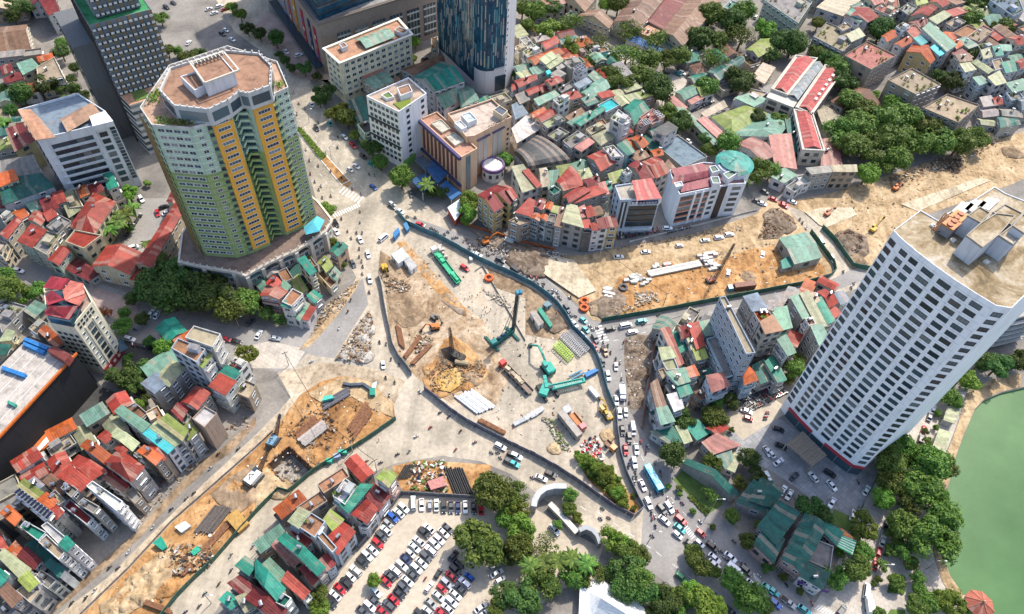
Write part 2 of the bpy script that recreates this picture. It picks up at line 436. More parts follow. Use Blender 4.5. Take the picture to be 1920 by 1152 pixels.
# ------------------------------------------------------------------ flat sheets with holes
def sheet(name, mat, poly, z, holes=(), sub=0, amp=0.0, freq=0.2, kind='structure', label=None):
    bm = bmesh.new(); ed = []; bnd = set()
    for loop in [poly] + list(holes):
        vs = [bm.verts.new((p.x, p.y, z)) for p in loop]
        for i in range(len(vs)): ed.append(bm.edges.new((vs[i], vs[(i + 1) % len(vs)])))
    bmesh.ops.triangle_fill(bm, use_beauty=True, use_dissolve=False, edges=ed)
    if sub:
        for k in range(sub):
            long = [e for e in bm.edges if e.calc_length() > 2.2]
            if not long or len(bm.faces) > 40000: break
            bmesh.ops.subdivide_edges(bm, edges=long, cuts=1, use_grid_fill=False)
            bmesh.ops.triangulate(bm, faces=[f for f in bm.faces if len(f.verts) > 3])
        for v in bm.verts:
            if not v.is_boundary:
                p = Vector((v.co.x * freq, v.co.y * freq, 0))
                v.co.z += max(0.0, 0.5 + noise.fractal(p, 0.8, 2.0, 4)) * amp
    bmesh.ops.recalc_face_normals(bm, faces=bm.faces)
    for f in bm.faces:
        if f.normal.z < 0: f.normal_flip()
    me = bpy.data.meshes.new(name); bm.to_mesh(me); bm.free(); me.materials.append(M(mat))
    if sub: me.polygons.foreach_set('use_smooth', [True] * len(me.polygons))
    o = bpy.data.objects.new(name, me); COL.objects.link(o)
    if kind: o['kind'] = kind
    if label: o['label'] = label
    return o
# landmarks used to tell look-alikes apart in words
LAND = {'green': ('the green tower', (560, 480)), 'white': ('the white tower', (1540, 850)), 'lake': ('the lake', (1830, 950)), 'teal': ('the teal tower', (920, 170)),
        'mall': ('the mall', (610, 140)), 'peach': ('the peach hotel', (870, 350)), 'school': ('the red-roofed school', (1500, 260)), 'cream': ('the cream tower', (190, 710)),
        'black': ('the black hall', (130, 720)), 'lot': ('the lot gate', (1010, 950)), 'bus': ('the blue bus', (1225, 897)), 'crane': ('the green crane', (945, 635)),
        'pit': ('the sheet-pile pit', (545, 880)), 'dome': ('the teal dome', (1365, 310)), 'slab': ('the grey slab building', (1360, 640)), 'pav': ('the red pavilion', (1838, 1132)),
        'factory': ('the brown factory roofs', (1200, 60)), 'office': ('the white office block', (170, 340)), 'tent': ('the white tent', (1130, 1130)), 'shed': ('the green site shed', (1500, 470)),
        'casing': ('the drilling pit', (848, 680)), 'verge': ('the dark street', (60, 960)), 'wedge': ('the planted wedge', (1150, 900))}
# ------------------------------------------------------------------ building kit
ROOF={'R':('red',(0.39,0.085,0.068)),'O':('orange',(0.52,0.15,0.07)),'M':('maroon',(0.21,0.045,0.045)),'G':('pale green',(0.22,0.37,0.29)),
'T':('teal',(0.05,0.255,0.19)),'D':('dark green',(0.04,0.15,0.125)),'L':('cream green',(0.45,0.47,0.31)),'Y':('olive',(0.30,0.36,0.12)),
'W':('white',(0.72,0.71,0.69)),'E':('grey',(0.36,0.345,0.32)),'B':('blue grey',(0.28,0.34,0.40)),'K':('dark grey',(0.075,0.08,0.085)),
'N':('brown',(0.27,0.165,0.115)),'P':('pink',(0.50,0.235,0.21)),'C':('cyan',(0.12,0.50,0.52)),'U':('blue',(0.03,0.17,0.42)),
'A':('terracotta',(0.50,0.29,0.19)),'I':('beige',(0.52,0.44,0.33))}
WALL={'w':('white',(0.70,0.70,0.69)),'c':('cream',(0.66,0.58,0.42)),'g':('grey',(0.40,0.39,0.37)),'b':('pale blue',(0.52,0.60,0.68)),
'y':('yellow',(0.62,0.48,0.22)),'p':('pink',(0.60,0.42,0.36)),'d':('dark grey',(0.13,0.13,0.13)),'n':('stained brown',(0.38,0.30,0.23)),
'e':('pale green',(0.42,0.52,0.40)),'o':('peach',(0.66,0.44,0.29)),'s':('sky blue',(0.24,0.46,0.58))}
WINQ=[]
_wm={}
def window_mesh(w,h,style):
 k=(round(w,1),round(h,1),style)
 if k in _wm:return _wm[k]
 w,h=k[0],k[1]
 b=MB();fr=0.10 if w<2.2 else 0.12
 x,z=w/2,h/2
 b.face([(-x,-0.03,-z),(x,-0.03,-z),(x,-0.03,z),(-x,-0.03,z)],1)
 for cx,cz,sx,sz in((0,z,w+fr,fr),(0,-z,w+fr,fr),(-x,0,fr,h-fr),(x,0,fr,h-fr)):
  b.box((cx,-0.05,cz),(sx,0.16,sz))
 if style!='plain':
  n=max(1,int(round(w/1.1))-1)
  for i in range(n):b.box((-x+w*(i+1)/(n+1),-0.045,0),(0.07,0.1,h-fr))
 if style=='hood':
  b.box((0,-0.3,z+0.16),(w+0.4,0.6,0.09))
 if style=='sill':
  b.box((0,-0.16,-z-0.1),(w+0.3,0.34,0.1))
 fm={'dark':'dark_frame','plain':'dark_frame'}.get(style,'white_frame')
 _wm[k]=b.data('window',[fm,'window_glass'])
 return _wm[k]
_bm={}
def balcony_mesh(w,style):
 k=(round(w*2)/2,style)
 if k in _bm:return _bm[k]
 w=k[0];b=MB();dp=1.0
 b.box((0,-dp/2,0),(w,dp,0.16))
 if style==0:
  b.box((0,-dp+0.05,0.5),(w-0.02,0.09,0.84));b.box((-w/2+0.05,-dp/2,0.5),(0.09,dp-0.1,0.84));b.box((w/2-0.05,-dp/2,0.5),(0.09,dp-0.1,0.84))
 else:
  b.box((0,-dp+0.05,1.0),(w,0.07,0.07),m=1);b.box((0,-dp+0.05,0.55),(w,0.05,0.05),m=1)
  n=max(2,int(w/0.5))
  for i in range(n+1):b.box((-w/2+0.04+(w-0.08)*i/n,-dp+0.05,0.54),(0.05,0.05,0.9),m=1)
 _bm[k]=b.data('balcony',['plaster','dark_frame'])
 return _bm[k]
def win_row(root,p0,p1,z,n,w,h,style='white',m0=0.0,m1=0.0,check=True,name='window',jit=0.0):
 d=Vector((p1.x-p0.x,p1.y-p0.y,0));L=d.length
 if L<1e-3:return
 rz=math.atan2(d.y,d.x);d.normalize();nr=Vector((d.y,-d.x,0))
 use=L-m0-m1
 for i in range(n):
  s=m0+use*(i+0.5)/n
  WINQ.append((root,Vector((p0.x,p0.y,0))+d*s+Vector((0,0,z)),nr,rz,w,h,style,check,name))
def facing(p0,p1):
 """does this wall (outside to the right of p0->p1) face the camera side"""
 d=Vector((p1.x-p0.x,p1.y-p0.y));n=Vector((d.y,-d.x));m=Vector(((p0.x+p1.x)/2,(p0.y+p1.y)/2))
 return n.dot(-m)>-0.1*n.length*m.length
def flush_windows():
 tree=BVHTree.FromPolygons(OCC_V,OCC_F)
 made=0
 for root,p,nr,rz,w,h,style,check,name in WINQ:
  if check:
   ok=False
   q=p+nr*0.35
   for e in(Vector((0,0,CAM_H)),Vector((22,0,CAM_H)),Vector((-22,0,CAM_H))):
    d=e-q
    if nr.dot(d)<=0:continue
    hit=tree.ray_cast(q,d.normalized(),d.length)
    if hit[0]is None:ok=True;break
   if not ok:continue
  me=balcony_mesh(w,style)if name=='balcony' else window_mesh(w,h,style)
  o=put(name,me,root,p-ROOTLOC[root.name],rz)
  if name=='balcony':o.color=root.get('_wc',(0.6,0.6,0.58,1))
  made+=1
 return made
def cyl_tank(root,p,rz,r=0.55,L=1.5):
 b=MB();d=Vector((math.cos(rz),math.sin(rz),0))
 c=p+Vector((0,0,1.1+r))
 b.tube(c-d*L/2,c+d*L/2,r,10)
 for s in(-1,1):
  b.box(p+d*s*L*0.3+Vector((0,0,0.62)),(0.1,r*1.6,1.25),rz,m=1)
 return b.build('water_tank',['steel','dark_metal'],root)
def solar(root,a,b_,c,d_,nx,ny,lift=0.0):
 """rows of solar panels over the quad a b c d (world points); each panel is a piece"""
 for i in range(nx):
  for j in range(ny):
   u0,u1,v0,v1=i/nx+0.012,(i+1)/nx-0.012,j/ny+0.02,(j+1)/ny-0.02
   f=lambda u,v:lerp(lerp(a,b_,u),lerp(d_,c,u),v)+Vector((0,0,lift))
   q=[f(u0,v0),f(u1,v0),f(u1,v1),f(u0,v1)]
   m=MB();m.face(q,1)
   for k in range(4):m.bar(q[k],q[(k+1)%4],0.07,0.06)
   m.build('solar_panel',['steel','solar_cell'],root)
HN=[0];HPOLY=[]
def roof_pitched(root,P,h,rise,kind,color,over=0.35,mat='metal_roof',name='roof'):
 """P: four eave corners in order, ridge parallel to P0-P1; gable / shed / hip"""
 E=offset(P,-over);th=0.14
 a,b,c,d=[zed(p,h)for p in E]
 m=MB()
 def slope(q):
  L=(q[1]-q[0]).length;H=(((q[2]+q[3])/2)-((q[0]+q[1])/2)).length
  uv=[(0,0),(L,0),(L,H),(0,H)]
  if len(q)==4:m.face(q,0,uv)
  low=[p-Vector((0,0,th))for p in q]
  m.face(list(reversed(low)),0,list(reversed(uv)))
  for i in range(4):m.face([low[i],low[(i+1)%4],q[(i+1)%4],q[i]],0)
 if kind=='shed':
  up=Vector((0,0,rise));slope([d,c,b+up,a+up][::-1]if False else[c,d,a+up,b+up])
 elif kind=='gable':
  r0=(a+d)/2+Vector((0,0,rise));r1=(b+c)/2+Vector((0,0,rise))
  slope([a,b,r1,r0]);slope([c,d,r0,r1])
 elif kind=='hip':
  r0=(a+d)/2;r1=(b+c)/2;k=min(0.45,(a-d).length*0.5/max(0.1,(r1-r0).length))
  s0=lerp(r0,r1,k)+Vector((0,0,rise));s1=lerp(r1,r0,k)+Vector((0,0,rise))
  L=(b-a).length
  m.face([a,b,s1,s0],0,[(0,0),(L,0),(L*.7,3),(L*.3,3)]);m.face([c,d,s0,s1],0,[(0,0),(L,0),(L*.7,3),(L*.3,3)])
  W=(c-b).length
  m.face([b,c,s1],0,[(0,0),(W,0),(W/2,3)]);m.face([d,a,s0],0,[(0,0),(W,0),(W/2,3)])
  m.face([d,c,b,a],0)
 elif kind=='vault':
  n=8;pa=[]
  for i in range(n+1):
   t=math.pi*i/n;u=0.5-0.5*math.cos(t);z=Vector((0,0,math.sin(t)*rise))
   pa.append((lerp(a,d,u)+z,lerp(b,c,u)+z))
  for i in range(n):
   m.face([pa[i][0],pa[i][1],pa[i+1][1],pa[i+1][0]],0,[(0,i),((b-a).length,i),((b-a).length,i+1),(0,i+1)])
  m.face([p[0]for p in pa]);m.face([p[1]for p in reversed(pa)])
 o=m.build(name,mat,root,color,occ=True,smooth=(kind=='vault'))
 return o
KW={'gable':'gabled','shed':'sloping','hip':'hipped','flat':'flat','vault':'arched'}
def vary(c,k=0.12):
 f=1+random.uniform(-k,k);return tuple(min(0.85,max(0.005,x*f*(1+random.uniform(-0.04,0.04))))for x in c)
NAMES={'flat':'townhouse','shed':'lean_roof_house','gable':'gabled_house','hip':'hipped_house','vault':'vaulted_hall'}
def house(t,q,h,kind,rc,wc,land,win=1,rise=None,label=None,cat='house',group=None,name='house',tank=None,stair=None,bal=True,pent=None,floor_h=3.3):
 rnd=random.Random(HN[0]*7+3);HN[0]+=1
 h=h+rnd.uniform(-0.12,0.12)
 if name=='house':name=NAMES[kind]if h>8.2 else 'low_'+NAMES[kind]
 P=pts(t,q,h)
 if area2(P)<0:P=[P[1],P[0],P[3],P[2]]
 C=centroid(P);HPOLY.append((C,max((p-C).length for p in P),P))
 root=empty(name,C)
 rn,rcol=ROOF[rc];wn_,wcol=WALL[wc]
 lum=sum(rcol)/3;rcol=vary(tuple(max(.01,.68*(lum+(x-lum)*1.22))for x in rcol),.2);wcol=vary(tuple(x*.84 for x in wcol),0.16)
 root['_wc']=(wcol[0],wcol[1],wcol[2],1.0)
 short=min((P[0]-P[3]).length,(P[1]-P[2]).length)
 if rise is None:rise={'gable':0.22*short,'shed':0.10*short,'hip':0.24*short,'vault':0.28*short,'flat':0}[kind]
 rise=min(rise,4.5)
 w=MB()
 if kind=='flat':
  ph=0.75
  inn=offset(P,0.22)
  w.prism(P,0,h,0,top=False);
  n=len(P)
  for i in range(n):
   j=(i+1)%n
   w.face([zed(inn[j],h-ph),zed(inn[i],h-ph),zed(inn[i],h),zed(inn[j],h)]);w.face([zed(P[i],h),zed(P[j],h),zed(inn[j],h),zed(inn[i],h)])
  w.build('wall','plaster',root,wcol,occ=True)
  s=MB();s.face([zed(p,h-ph+0.01)for p in offset(P,0.2)]);s.build('roof','terrace',root,rcol,occ=True)
  L01=(P[1]-P[0]).length;L12=(P[2]-P[1]).length
  ax=math.atan2(P[1].y-P[0].y,P[1].x-P[0].x)
  if stair is None:stair=rnd.random()<0.55
  zf=h-ph+0.01
  if stair and min(L01,L12)>4:
   u=rnd.uniform(0.3,0.7);c=lerp(lerp(P[0],P[1],u),lerp(P[3],P[2],u),0.72);sx,sy=min(3.2,L01*.45),min(3.6,L12*.4)
   b=MB();b.box((c.x,c.y,zf+1.25),(sx,sy,2.5),ax);b.box((c.x,c.y,zf+2.58),(sx+.4,sy+.4,.14),ax,m=1)
   b.build('stair_head',['plaster','metal_roof'],root,vary(wcol),occ=True)
  if tank is None:tank=1 if rnd.random()<0.6 else 0
  for i in range(tank):
   c=lerp(lerp(P[0],P[1],rnd.uniform(.2,.8)),lerp(P[3],P[2],rnd.uniform(.2,.8)),rnd.uniform(.2,.45));cyl_tank(root,zed(c,zf),ax+rnd.choice((0,1.57)))
  for i in range(rnd.randint(1,4)+(14 if min(L01,L12)>12 else 0)if min(L01,L12)>5 and(stair or tank)else 0):
   u=rnd.uniform(.12,.88);v=rnd.choice((rnd.uniform(.06,.2),rnd.uniform(.8,.94),rnd.uniform(.1,.9)))
   c=lerp(lerp(P[0],P[1],u),lerp(P[3],P[2],u),v)
   b=MB();b.box((c.x,c.y,zf+.28),(.9,.5,.55),ax)
   o_=b.build('planter','plaster',root,(0.35,0.2,0.14))
   b=MB()
   for k in range(26):
    p=Vector((c.x+rnd.gauss(0,.38),c.y+rnd.gauss(0,.38),zf+rnd.uniform(.5,1.4)));s_=rnd.uniform(.15,.35)
    d1=Vector((rnd.uniform(-1,1),rnd.uniform(-1,1),rnd.uniform(-.5,.5))).normalized()*s_;d2=Vector((rnd.uniform(-1,1),rnd.uniform(-1,1),rnd.uniform(-.5,.5))).normalized()*s_
    b.face([p-d1,p-d2,p+d1,p+d2])
   b.build('foliage','leaf_bright',o_)
 else:
  hz=[h,h,h,h]
  if kind=='shed':hz=[h+rise,h+rise,h,h]
  for i in range(4):
   a,b_=P[i],P[(i+1)%4]
   w.face([zed(a,0),zed(b_,0),zed(b_,hz[(i+1)%4]-.07),zed(a,hz[i]-.07)])
   if kind=='gable' and i in(1,3):w.face([zed(a,h-.07),zed(b_,h-.07),zed((a+b_)/2,h+rise-.07)])
  w.build('wall','plaster',root,wcol,occ=True)
  roof_pitched(root,P,h,rise,kind,rcol)
  if rnd.random()<0.22 and kind!='vault':
   u=rnd.uniform(.2,.8);c=lerp(lerp(P[0],P[1],u),lerp(P[3],P[2],u),.5)
   cyl_tank(root,zed(c,h+(rise if kind=='gable' else rise*.5)-.25),rnd.uniform(0,3))
 if win:
  nf=max(1,int(h/floor_h));fh=h/nf
  for i in range(4):
   a,b_=P[i],P[(i+1)%4]
   if not facing(a,b_):continue
   L=(b_-a).length
   if L<2.4:continue
   n=max(1,int(L/3.4));front=(i in(1,3))==(L<short*1.2)
   if win==1 and L>9 and rnd.random()<0.45:n=max(1,n//2)
   st=rnd.choice(('white','dark','sill','hood','white','dark'))
   ww=min(2.0,L/n*0.5)if n>1 else min(2.4,L*0.5)
   for k in range(nf):
    z=fh*(k+0.55)
    win_row(root,a,b_,z,n,ww,1.5 if k else 1.9,st)
    if bal and L<8 and 0<k and rnd.random()<0.5:
     win_row(root,a,b_,fh*k+.1,1,L*0.86,0,rnd.choice((0,1)),name='balcony')
 if label is None:
  size='tall narrow' if h>15.5 else('low' if h<8.5 else 'narrow' if short<6 else 'broad')
  label=f'{size} {wn_} {cat} with {KW[kind]} {rn} roof'
 tag(root,label,cat,group,land)
 return root
def block(name,label,cat,P,h,wallmat='clean_plaster',wc=(0.7,0.7,0.7),roofmat='terrace',rc=(0.45,0.42,0.38),par=0.9,parw=0.35,group=None,z0=0.0,root=None,land=None):
 """large building: P counter-clockwise outline in metres; returns root, P"""
 P=ccw(P)
 if root is None:
  root=empty(name,centroid(P));tag(root,label,cat,group,land)
 w=MB();w.prism(P,z0,h,0,top=False)
 inn=offset(P,parw);n=len(P)
 for i in range(n):
  j=(i+1)%n
  w.face([zed(inn[j],h-par),zed(inn[i],h-par),zed(inn[i],h),zed(inn[j],h)]);w.face([zed(P[i],h),zed(P[j],h),zed(inn[j],h),zed(inn[i],h)])
 w.build('wall',wallmat,root,wc,occ=True)
 s=MB();s.face([zed(p,h-par+.01)for p in offset(P,parw-.02)]);s.build('roof',roofmat,root,rc,occ=True)
 return root,P
def box_part(root,name,c,size,rz,mat,color=None,occ=False):
 b=MB();b.box(c,size,rz);return b.build(name,mat,root,color,occ=occ)
def quad_part(root,name,P,z0,z1,mat,color=None,top=None,occ=True):
 b=MB();b.prism(ccw(P),z0,z1,0);return b.build(name,mat,root,color,occ=occ)
def ledge(root,a,b_,z,th,dep,mat,color,name='ledge'):
 d=Vector((b_.x-a.x,b_.y-a.y,0));L=d.length;d.normalize();n=Vector((d.y,-d.x,0))
 c=(zed(a,z)+zed(b_,z))/2+n*(dep/2-.01)
 b=MB();b.box(c,(L,dep,th),math.atan2(d.y,d.x));return b.build(name,mat,root,color)
# ------------------------------------------------------------------ the ground, roads, pavements, water
LAKE=pts(0,[2150,640,1960,716,1915,727,1880,735,1845,750,1828,768,1806,820,1790,865,1774,930,1764,985,1766,1035,1782,1080,1808,1118,1840,1160,1890,1230,2100,1330,2350,1000])
PIT1=pts(6,[1015,855,1040,815,1090,800,1135,825,1148,880,1115,925,1070,930,1030,900])
PIT2=pts(0,[502.5,872,542.4,837.5,589,881.5,559,909,531,904])
big=[Vector((-6000,-6000,0)),Vector((6000,-6000,0)),Vector((6000,9000,0)),Vector((-6000,9000,0))]
sheet('ground','city_ground',big,0.0,[LAKE,PIT1,PIT2])
ROADP=pts(0,[370,-60,500,-60,505,40,545,100,580,150,615,215,650,262,700,310,745,345,800,385,835,410,860,440,930,465,1000,503,1050,543,1085,580,1108,604,
1127,606,1227,589,1337,568,1440,548,1507,536,1550,523,1563,511,1560,497,1541,471,1516,437,1490,405,1465,388,1475,378,1500,395,1545,425,1570,455,1588,481,1602,501,1645,505,1645,530,1560,556,1470,578,1400,592,
1300,607,1235,624,1180,634,1168,650,1170,720,1178,768,1190,800,1230,850,1260,890,1300,920,1360,985,1440,1045,1500,1095,1535,1152,1590,1235,1400,1235,1340,1152,1290,1105,1200,1060,1130,1010,1090,985,
1050,960,1000,920,960,890,900,865,830,855,740,870,700,885,640,915,600,950,560,985,500,1030,470,1060,400,1152,370,1235,60,1235,110,1152,200,1085,300,985,400,890,480,815,520,775,545,745,520,700,
560,680,590,650,610,620,650,560,668,520,640,470,625,440,600,400,575,310,550,200,515,115,440,60])
sheet('road','dusty_road',ROADP,0.02,[PIT1,PIT2])
sheet('road','road_asphalt',pts(0,[-60,440,0,462,60,490,170,525,270,560,400,605,520,622,590,596,604,640,548,700,440,690,330,658,240,628,150,565,0,512,-60,500]),0.016)
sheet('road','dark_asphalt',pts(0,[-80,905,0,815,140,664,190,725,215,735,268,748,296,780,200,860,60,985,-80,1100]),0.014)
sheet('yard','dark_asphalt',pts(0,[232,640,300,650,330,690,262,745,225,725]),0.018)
sheet('yard','road_asphalt',pts(0,[268,372,330,372,320,420,268,475,235,465]),0.018)
sheet('pavement','pink_paving',pts(0,[165,535,262,565,250,612,186,585]),0.10)
sheet('pavement','park_paving',pts(0,[440,655,505,640,575,655,552,692,440,690]),0.024)
sheet('pavement','city_ground',pts(0,[590,150,640,240,720,310,800,375,860,420,900,390,800,300,700,250,640,150]),0.10)
sheet('pavement','pink_paving',pts(0,[470,60,510,90,560,150,600,148,640,180,610,110,560,60,500,20]),0.10)
sheet('parking_lot','lot_concrete',pts(0,[590,1152,640,1070,700,1000,755,928,890,935,960,930,1010,958,1090,1008,1130,1030,1110,1085,1040,1110,990,1160,940,1235,560,1235]),0.03)
sheet('plaza','grey_paving',pts(0,[1365,815,1450,775,1480,800,1600,890,1660,840,1640,900,1605,980,1560,962,1450,885,1380,855]),0.03)
sheet('yard','lot_concrete',pts(0,[1350,780,1440,740,1482,770,1392,826]),0.034)
sheet('promenade','park_paving',pts(0,[1600,978,1650,890,1700,800,1745,735,1812,735,1796,790,1768,865,1752,930,1746,985,1750,1040,1765,1090,1790,1130,1812,1160,1860,1235,1560,1235,1515,1152,1560,1080]),0.03)
sheet('lake_shore','tan_sand',pts(0,[1915,700,1860,712,1815,735,1798,790,1770,865,1754,930,1748,985,1752,1040,1767,1090,1792,1130,1814,1160,1866,1235,1889,1229,1839,1159,1807,1117,1781,1079,1765,1034,1763,985,1773,930,1789,865,1805,820,1827,768,1844,749,1879,734,1914,726]),0.05)
sheet('lake','lake_water',offset(ccw(LAKE),-1.0),-1.3)
b=MB();LK=ccw(LAKE)
for i in range(len(LK)):
 a,c=LK[i],LK[(i+1)%len(LK)]
 b.face([zed(c,-1.6),zed(a,-1.6),zed(a,0.0),zed(c,0.0)])
structure(b.build('lake_wall','lot_concrete'))
sheet('carriageway','road_asphalt',pts(0,[760,403,860,438,930,463,1000,501,1085,578,1108,602,1127,605,1440,547,1560,524,1600,503,1645,518,1470,577,1235,623,1180,633,1168,650,1178,768,1230,850,1300,920,1440,1045,1535,1152,1340,1152,1200,1060,1206,957,1188,918,1163,851,1154,768,1131,707,1113,657,1074,617,1046,574,998,536,924,501,848,461,794,436]),0.026)
sheet('carriageway','road_asphalt',pts(6,[600,415,632,560,540,700,440,865,330,850,245,818,380,655,500,495]),0.027)
sheet('carriageway','sandy_road',pts(0,[60,1230,112,1152,202,1085,302,985,402,890,482,815,522,775,546,745,522,702,600,680,700,690,760,715,740,757,690,713,640,704,600,715,562,741,512,808,480,841,400,912,320,982,240,1069,157,1149,90,1230]),0.028)
# two real excavations
b=MB();P=ccw(PIT1);Q=offset(P,2.0)
for i in range(len(P)):
 j=(i+1)%len(P);b.face([zed(P[j],0.06),zed(P[i],0.06),zed(Q[i],-4),zed(Q[j],-4)])
b.face([zed(p,-4)for p in Q]);structure(b.build('excavation_pit','dark_soil'))
b=MB();P=ccw(PIT2);Q=offset(P,0.5)
for i in range(len(P)):
 j=(i+1)%len(P);b.face([zed(P[j],0.06),zed(P[i],0.06),zed(Q[i],-4.5),zed(Q[j],-4.5)],0)
b.face([zed(p,-4.5)for p in Q],1);structure(b.build('excavation_pit',['dark_soil','grey_rubble_ground']))
# dirt of the building sites
S=sheet
S('site_soil','site_soil',pts(0,[716,500,760,452,870,575,905,600,930,650,960,700,930,760,850,760,800,728,775,702,748,668,738,648,728,600]),0.045,[PIT1],5,0.25,0.12)
S('site_soil','orange_sand',pts(6,[790,215,835,205,1195,600,1188,635,1140,625,1060,545,905,370]),0.10,(),5,0.2,0.2)
S('site_soil','brown_soil',pts(6,[700,260,760,300,740,380,800,420,730,460,690,380]),0.3,(),5,0.3,0.25)
S('site_soil','dark_soil',pts(6,[1040,540,1090,560,1180,600,1185,630,1140,618]),0.34,(),4,0.3,0.25)
S('site_soil','dark_soil',pts(7,[150,640,260,600,320,690,240,730,180,700]),0.6,(),5,0.5,0.25)
S('site_soil','brown_soil',pts(9,[1180,480,1300,380,1440,300,1440,520,1330,600,1260,560]),0.55,(),6,0.9,0.3)
S('site_soil','tan_sand',pts(10,[0,400,60,330,160,420,130,450,0,560]),0.6,(),5,0.8,0.3)
S('site_soil','brown_soil',pts(6,[730,470,830,485,905,530,960,625,905,685,830,695,765,640]),0.34,(),6,0.5,0.25)
S('site_soil','orange_sand',pts(6,[960,1040,935,985,1000,880,1060,760,1100,735,1190,790,1275,880,1310,950,1250,1015,1130,1055,1040,1090]),0.30,[PIT1],6,0.7,0.3)
S('mud_pool','yellow_mud',pts(6,[1005,1000,1060,945,1120,925,1160,950,1165,1010,1095,1062,1030,1050]),1.05,(),3,0.1,0.3)
S('site_soil','brown_soil',pts(0,[912,502,960,522,1010,548,1040,580,1056,600,1068,625,1050,640,1010,632,985,628,985,560,930,540]),0.05,(),6,0.5,0.25)
S('site_soil','tan_sand',pts(0,[860,442,930,468,1000,500,1035,480,1100,478,1180,462,1300,440,1418,402,1440,375,1470,385,1515,437,1541,471,1559,497,1561,510,1549,521,1507,533,1440,545,1337,565,1227,586,1127,603,1110,600,1087,576,1052,540,1002,500,932,462]),0.05,(),6,0.3,0.15)
S('site_soil','orange_sand',pts(0,[1130,600,1160,520,1250,515,1330,500,1400,470,1470,460,1510,480,1545,500,1548,518,1505,531,1440,543,1337,562,1227,583]),0.42,(),6,0.4,0.2)
S('site_soil','dark_soil',pts(0,[880,432,1000,465,1040,480,1000,500,930,467]),0.40,(),5,0.8,0.2)
S('site_soil','dark_soil',pts(0,[1095,572,1130,560,1150,540,1175,560,1165,590,1128,600]),0.80,(),5,0.9,0.2)
S('levelled_pad','pale_pad',pts(7,[110,350,230,295,350,320,472,490,375,532]),0.95)
S('site_soil','dark_soil',pts(8,[0,60,70,30,160,110,110,150,60,190,-30,200]),0.55,(),5,0.7,0.2)
S('site_soil','tan_sand',pts(0,[1440,375,1478,378,1560,362,1610,346,1700,318,1780,290,1850,268,1960,235,1990,300,1900,345,1860,360,1790,385,1730,405,1690,450,1640,500,1605,500,1572,455,1546,424,1500,394]),0.05,(),6,0.3,0.12)
S('site_soil','dark_soil',pts(0,[1560,445,1590,430,1625,445,1630,475,1605,495,1585,478]),0.4,(),5,0.9,0.2)
S('levelled_pad','pale_pad',pts(0,[1688,384,1840,334,1856,340,1720,398]),0.45)
S('levelled_pad','pale_pad',pts(8,[205,45,300,20,470,20,500,60,330,130,290,120]),0.45)
S('rubble_ground','grey_rubble_ground',pts(6,[440,875,560,690,640,590,662,650,650,820,600,905]),0.04,(),6,1.3,0.2)
S('site_soil','orange_sand',pts(0,[120,1190,157,1150,240,1070,320,983,400,913,480,842,510,812,562,742,600,716,640,705,690,714,738,758,741,787,680,829,640,853,590,881,560,906,541,921,523,918,478,961,443,1003,400,1052,333,1118,280,1190]),0.05,[PIT2],6,0.45,0.15)
S('site_soil','tan_sand',pts(9,[700,980,830,860,960,780,1000,900,930,1010,830,1100,700,1152,560,1180]),0.5,(),7,2.4,0.45)
S('site_soil','tan_sand',pts(0,[575,740,640,708,690,716,736,760,738,784,700,770,660,745,610,760]),0.5,(),4,0.2,0.2)
S('verge','brown_soil',pts(9,[225,1160,470,950,760,690,990,440,1130,290,1250,220,1440,40,1440,90,1290,250,1170,330,1010,480,790,720,500,980,300,1150]),0.05,(),5,0.5,0.2)
S('verge','tan_sand',pts(6,[240,820,380,650,500,490,590,410,560,480,460,620,350,750,300,800]),0.05,(),4,0.5,0.25)
S('site_soil','dark_soil',pts(7,[632,755,700,730,820,738,795,790,775,900,735,1150,662,1150,632,900]),0.05,(),6,0.6,0.2)
S('storage_yard','orange_sand',pts(10,[765,320,930,285,1320,312,1320,390,1240,420,1200,488,825,465]),0.05,(),4,0.2,0.2)
S('planting_bed','orange_sand',pts(11,[345,255,560,330,640,450,700,520,728,560,682,598,560,520,430,400]),0.10,(),4,0.3,0.2)
S('lawn','grass_turf',pts(11,[905,395,970,330,1190,470,1180,540,1100,590,1000,490]),0.06)
S('lawn','grass_turf',pts(12,[370,560,500,620,470,690,345,640]),0.06)
S('lawn','grass_turf',pts(12,[700,925,765,940,765,1040,670,1030]),0.25)
S('lawn','grass_turf',pts(12,[665,1160,690,1125,770,1130,770,1160]),0.25)
S('school_yard','park_paving',pts(0,[1120,90,1180,85,1230,130,1290,150,1330,190,1260,220,1200,190,1140,160]),0.03)
# planted median of the avenue, with a kerb
MED=ccw(pts(0,[553,243,562,238,656,340,640,348]))
b=MB();b.ring(MED,offset(MED,0.3),0.0,0.28);structure(b.build('median_kerb','white_frame'))
S('median_soil','orange_sand',offset(MED,0.3),0.2,(),3,0.2,0.3)
S('hollow_median_strip','orange_sand',pts(0,[640,345,655,339,660,345,650,352]),0.05)
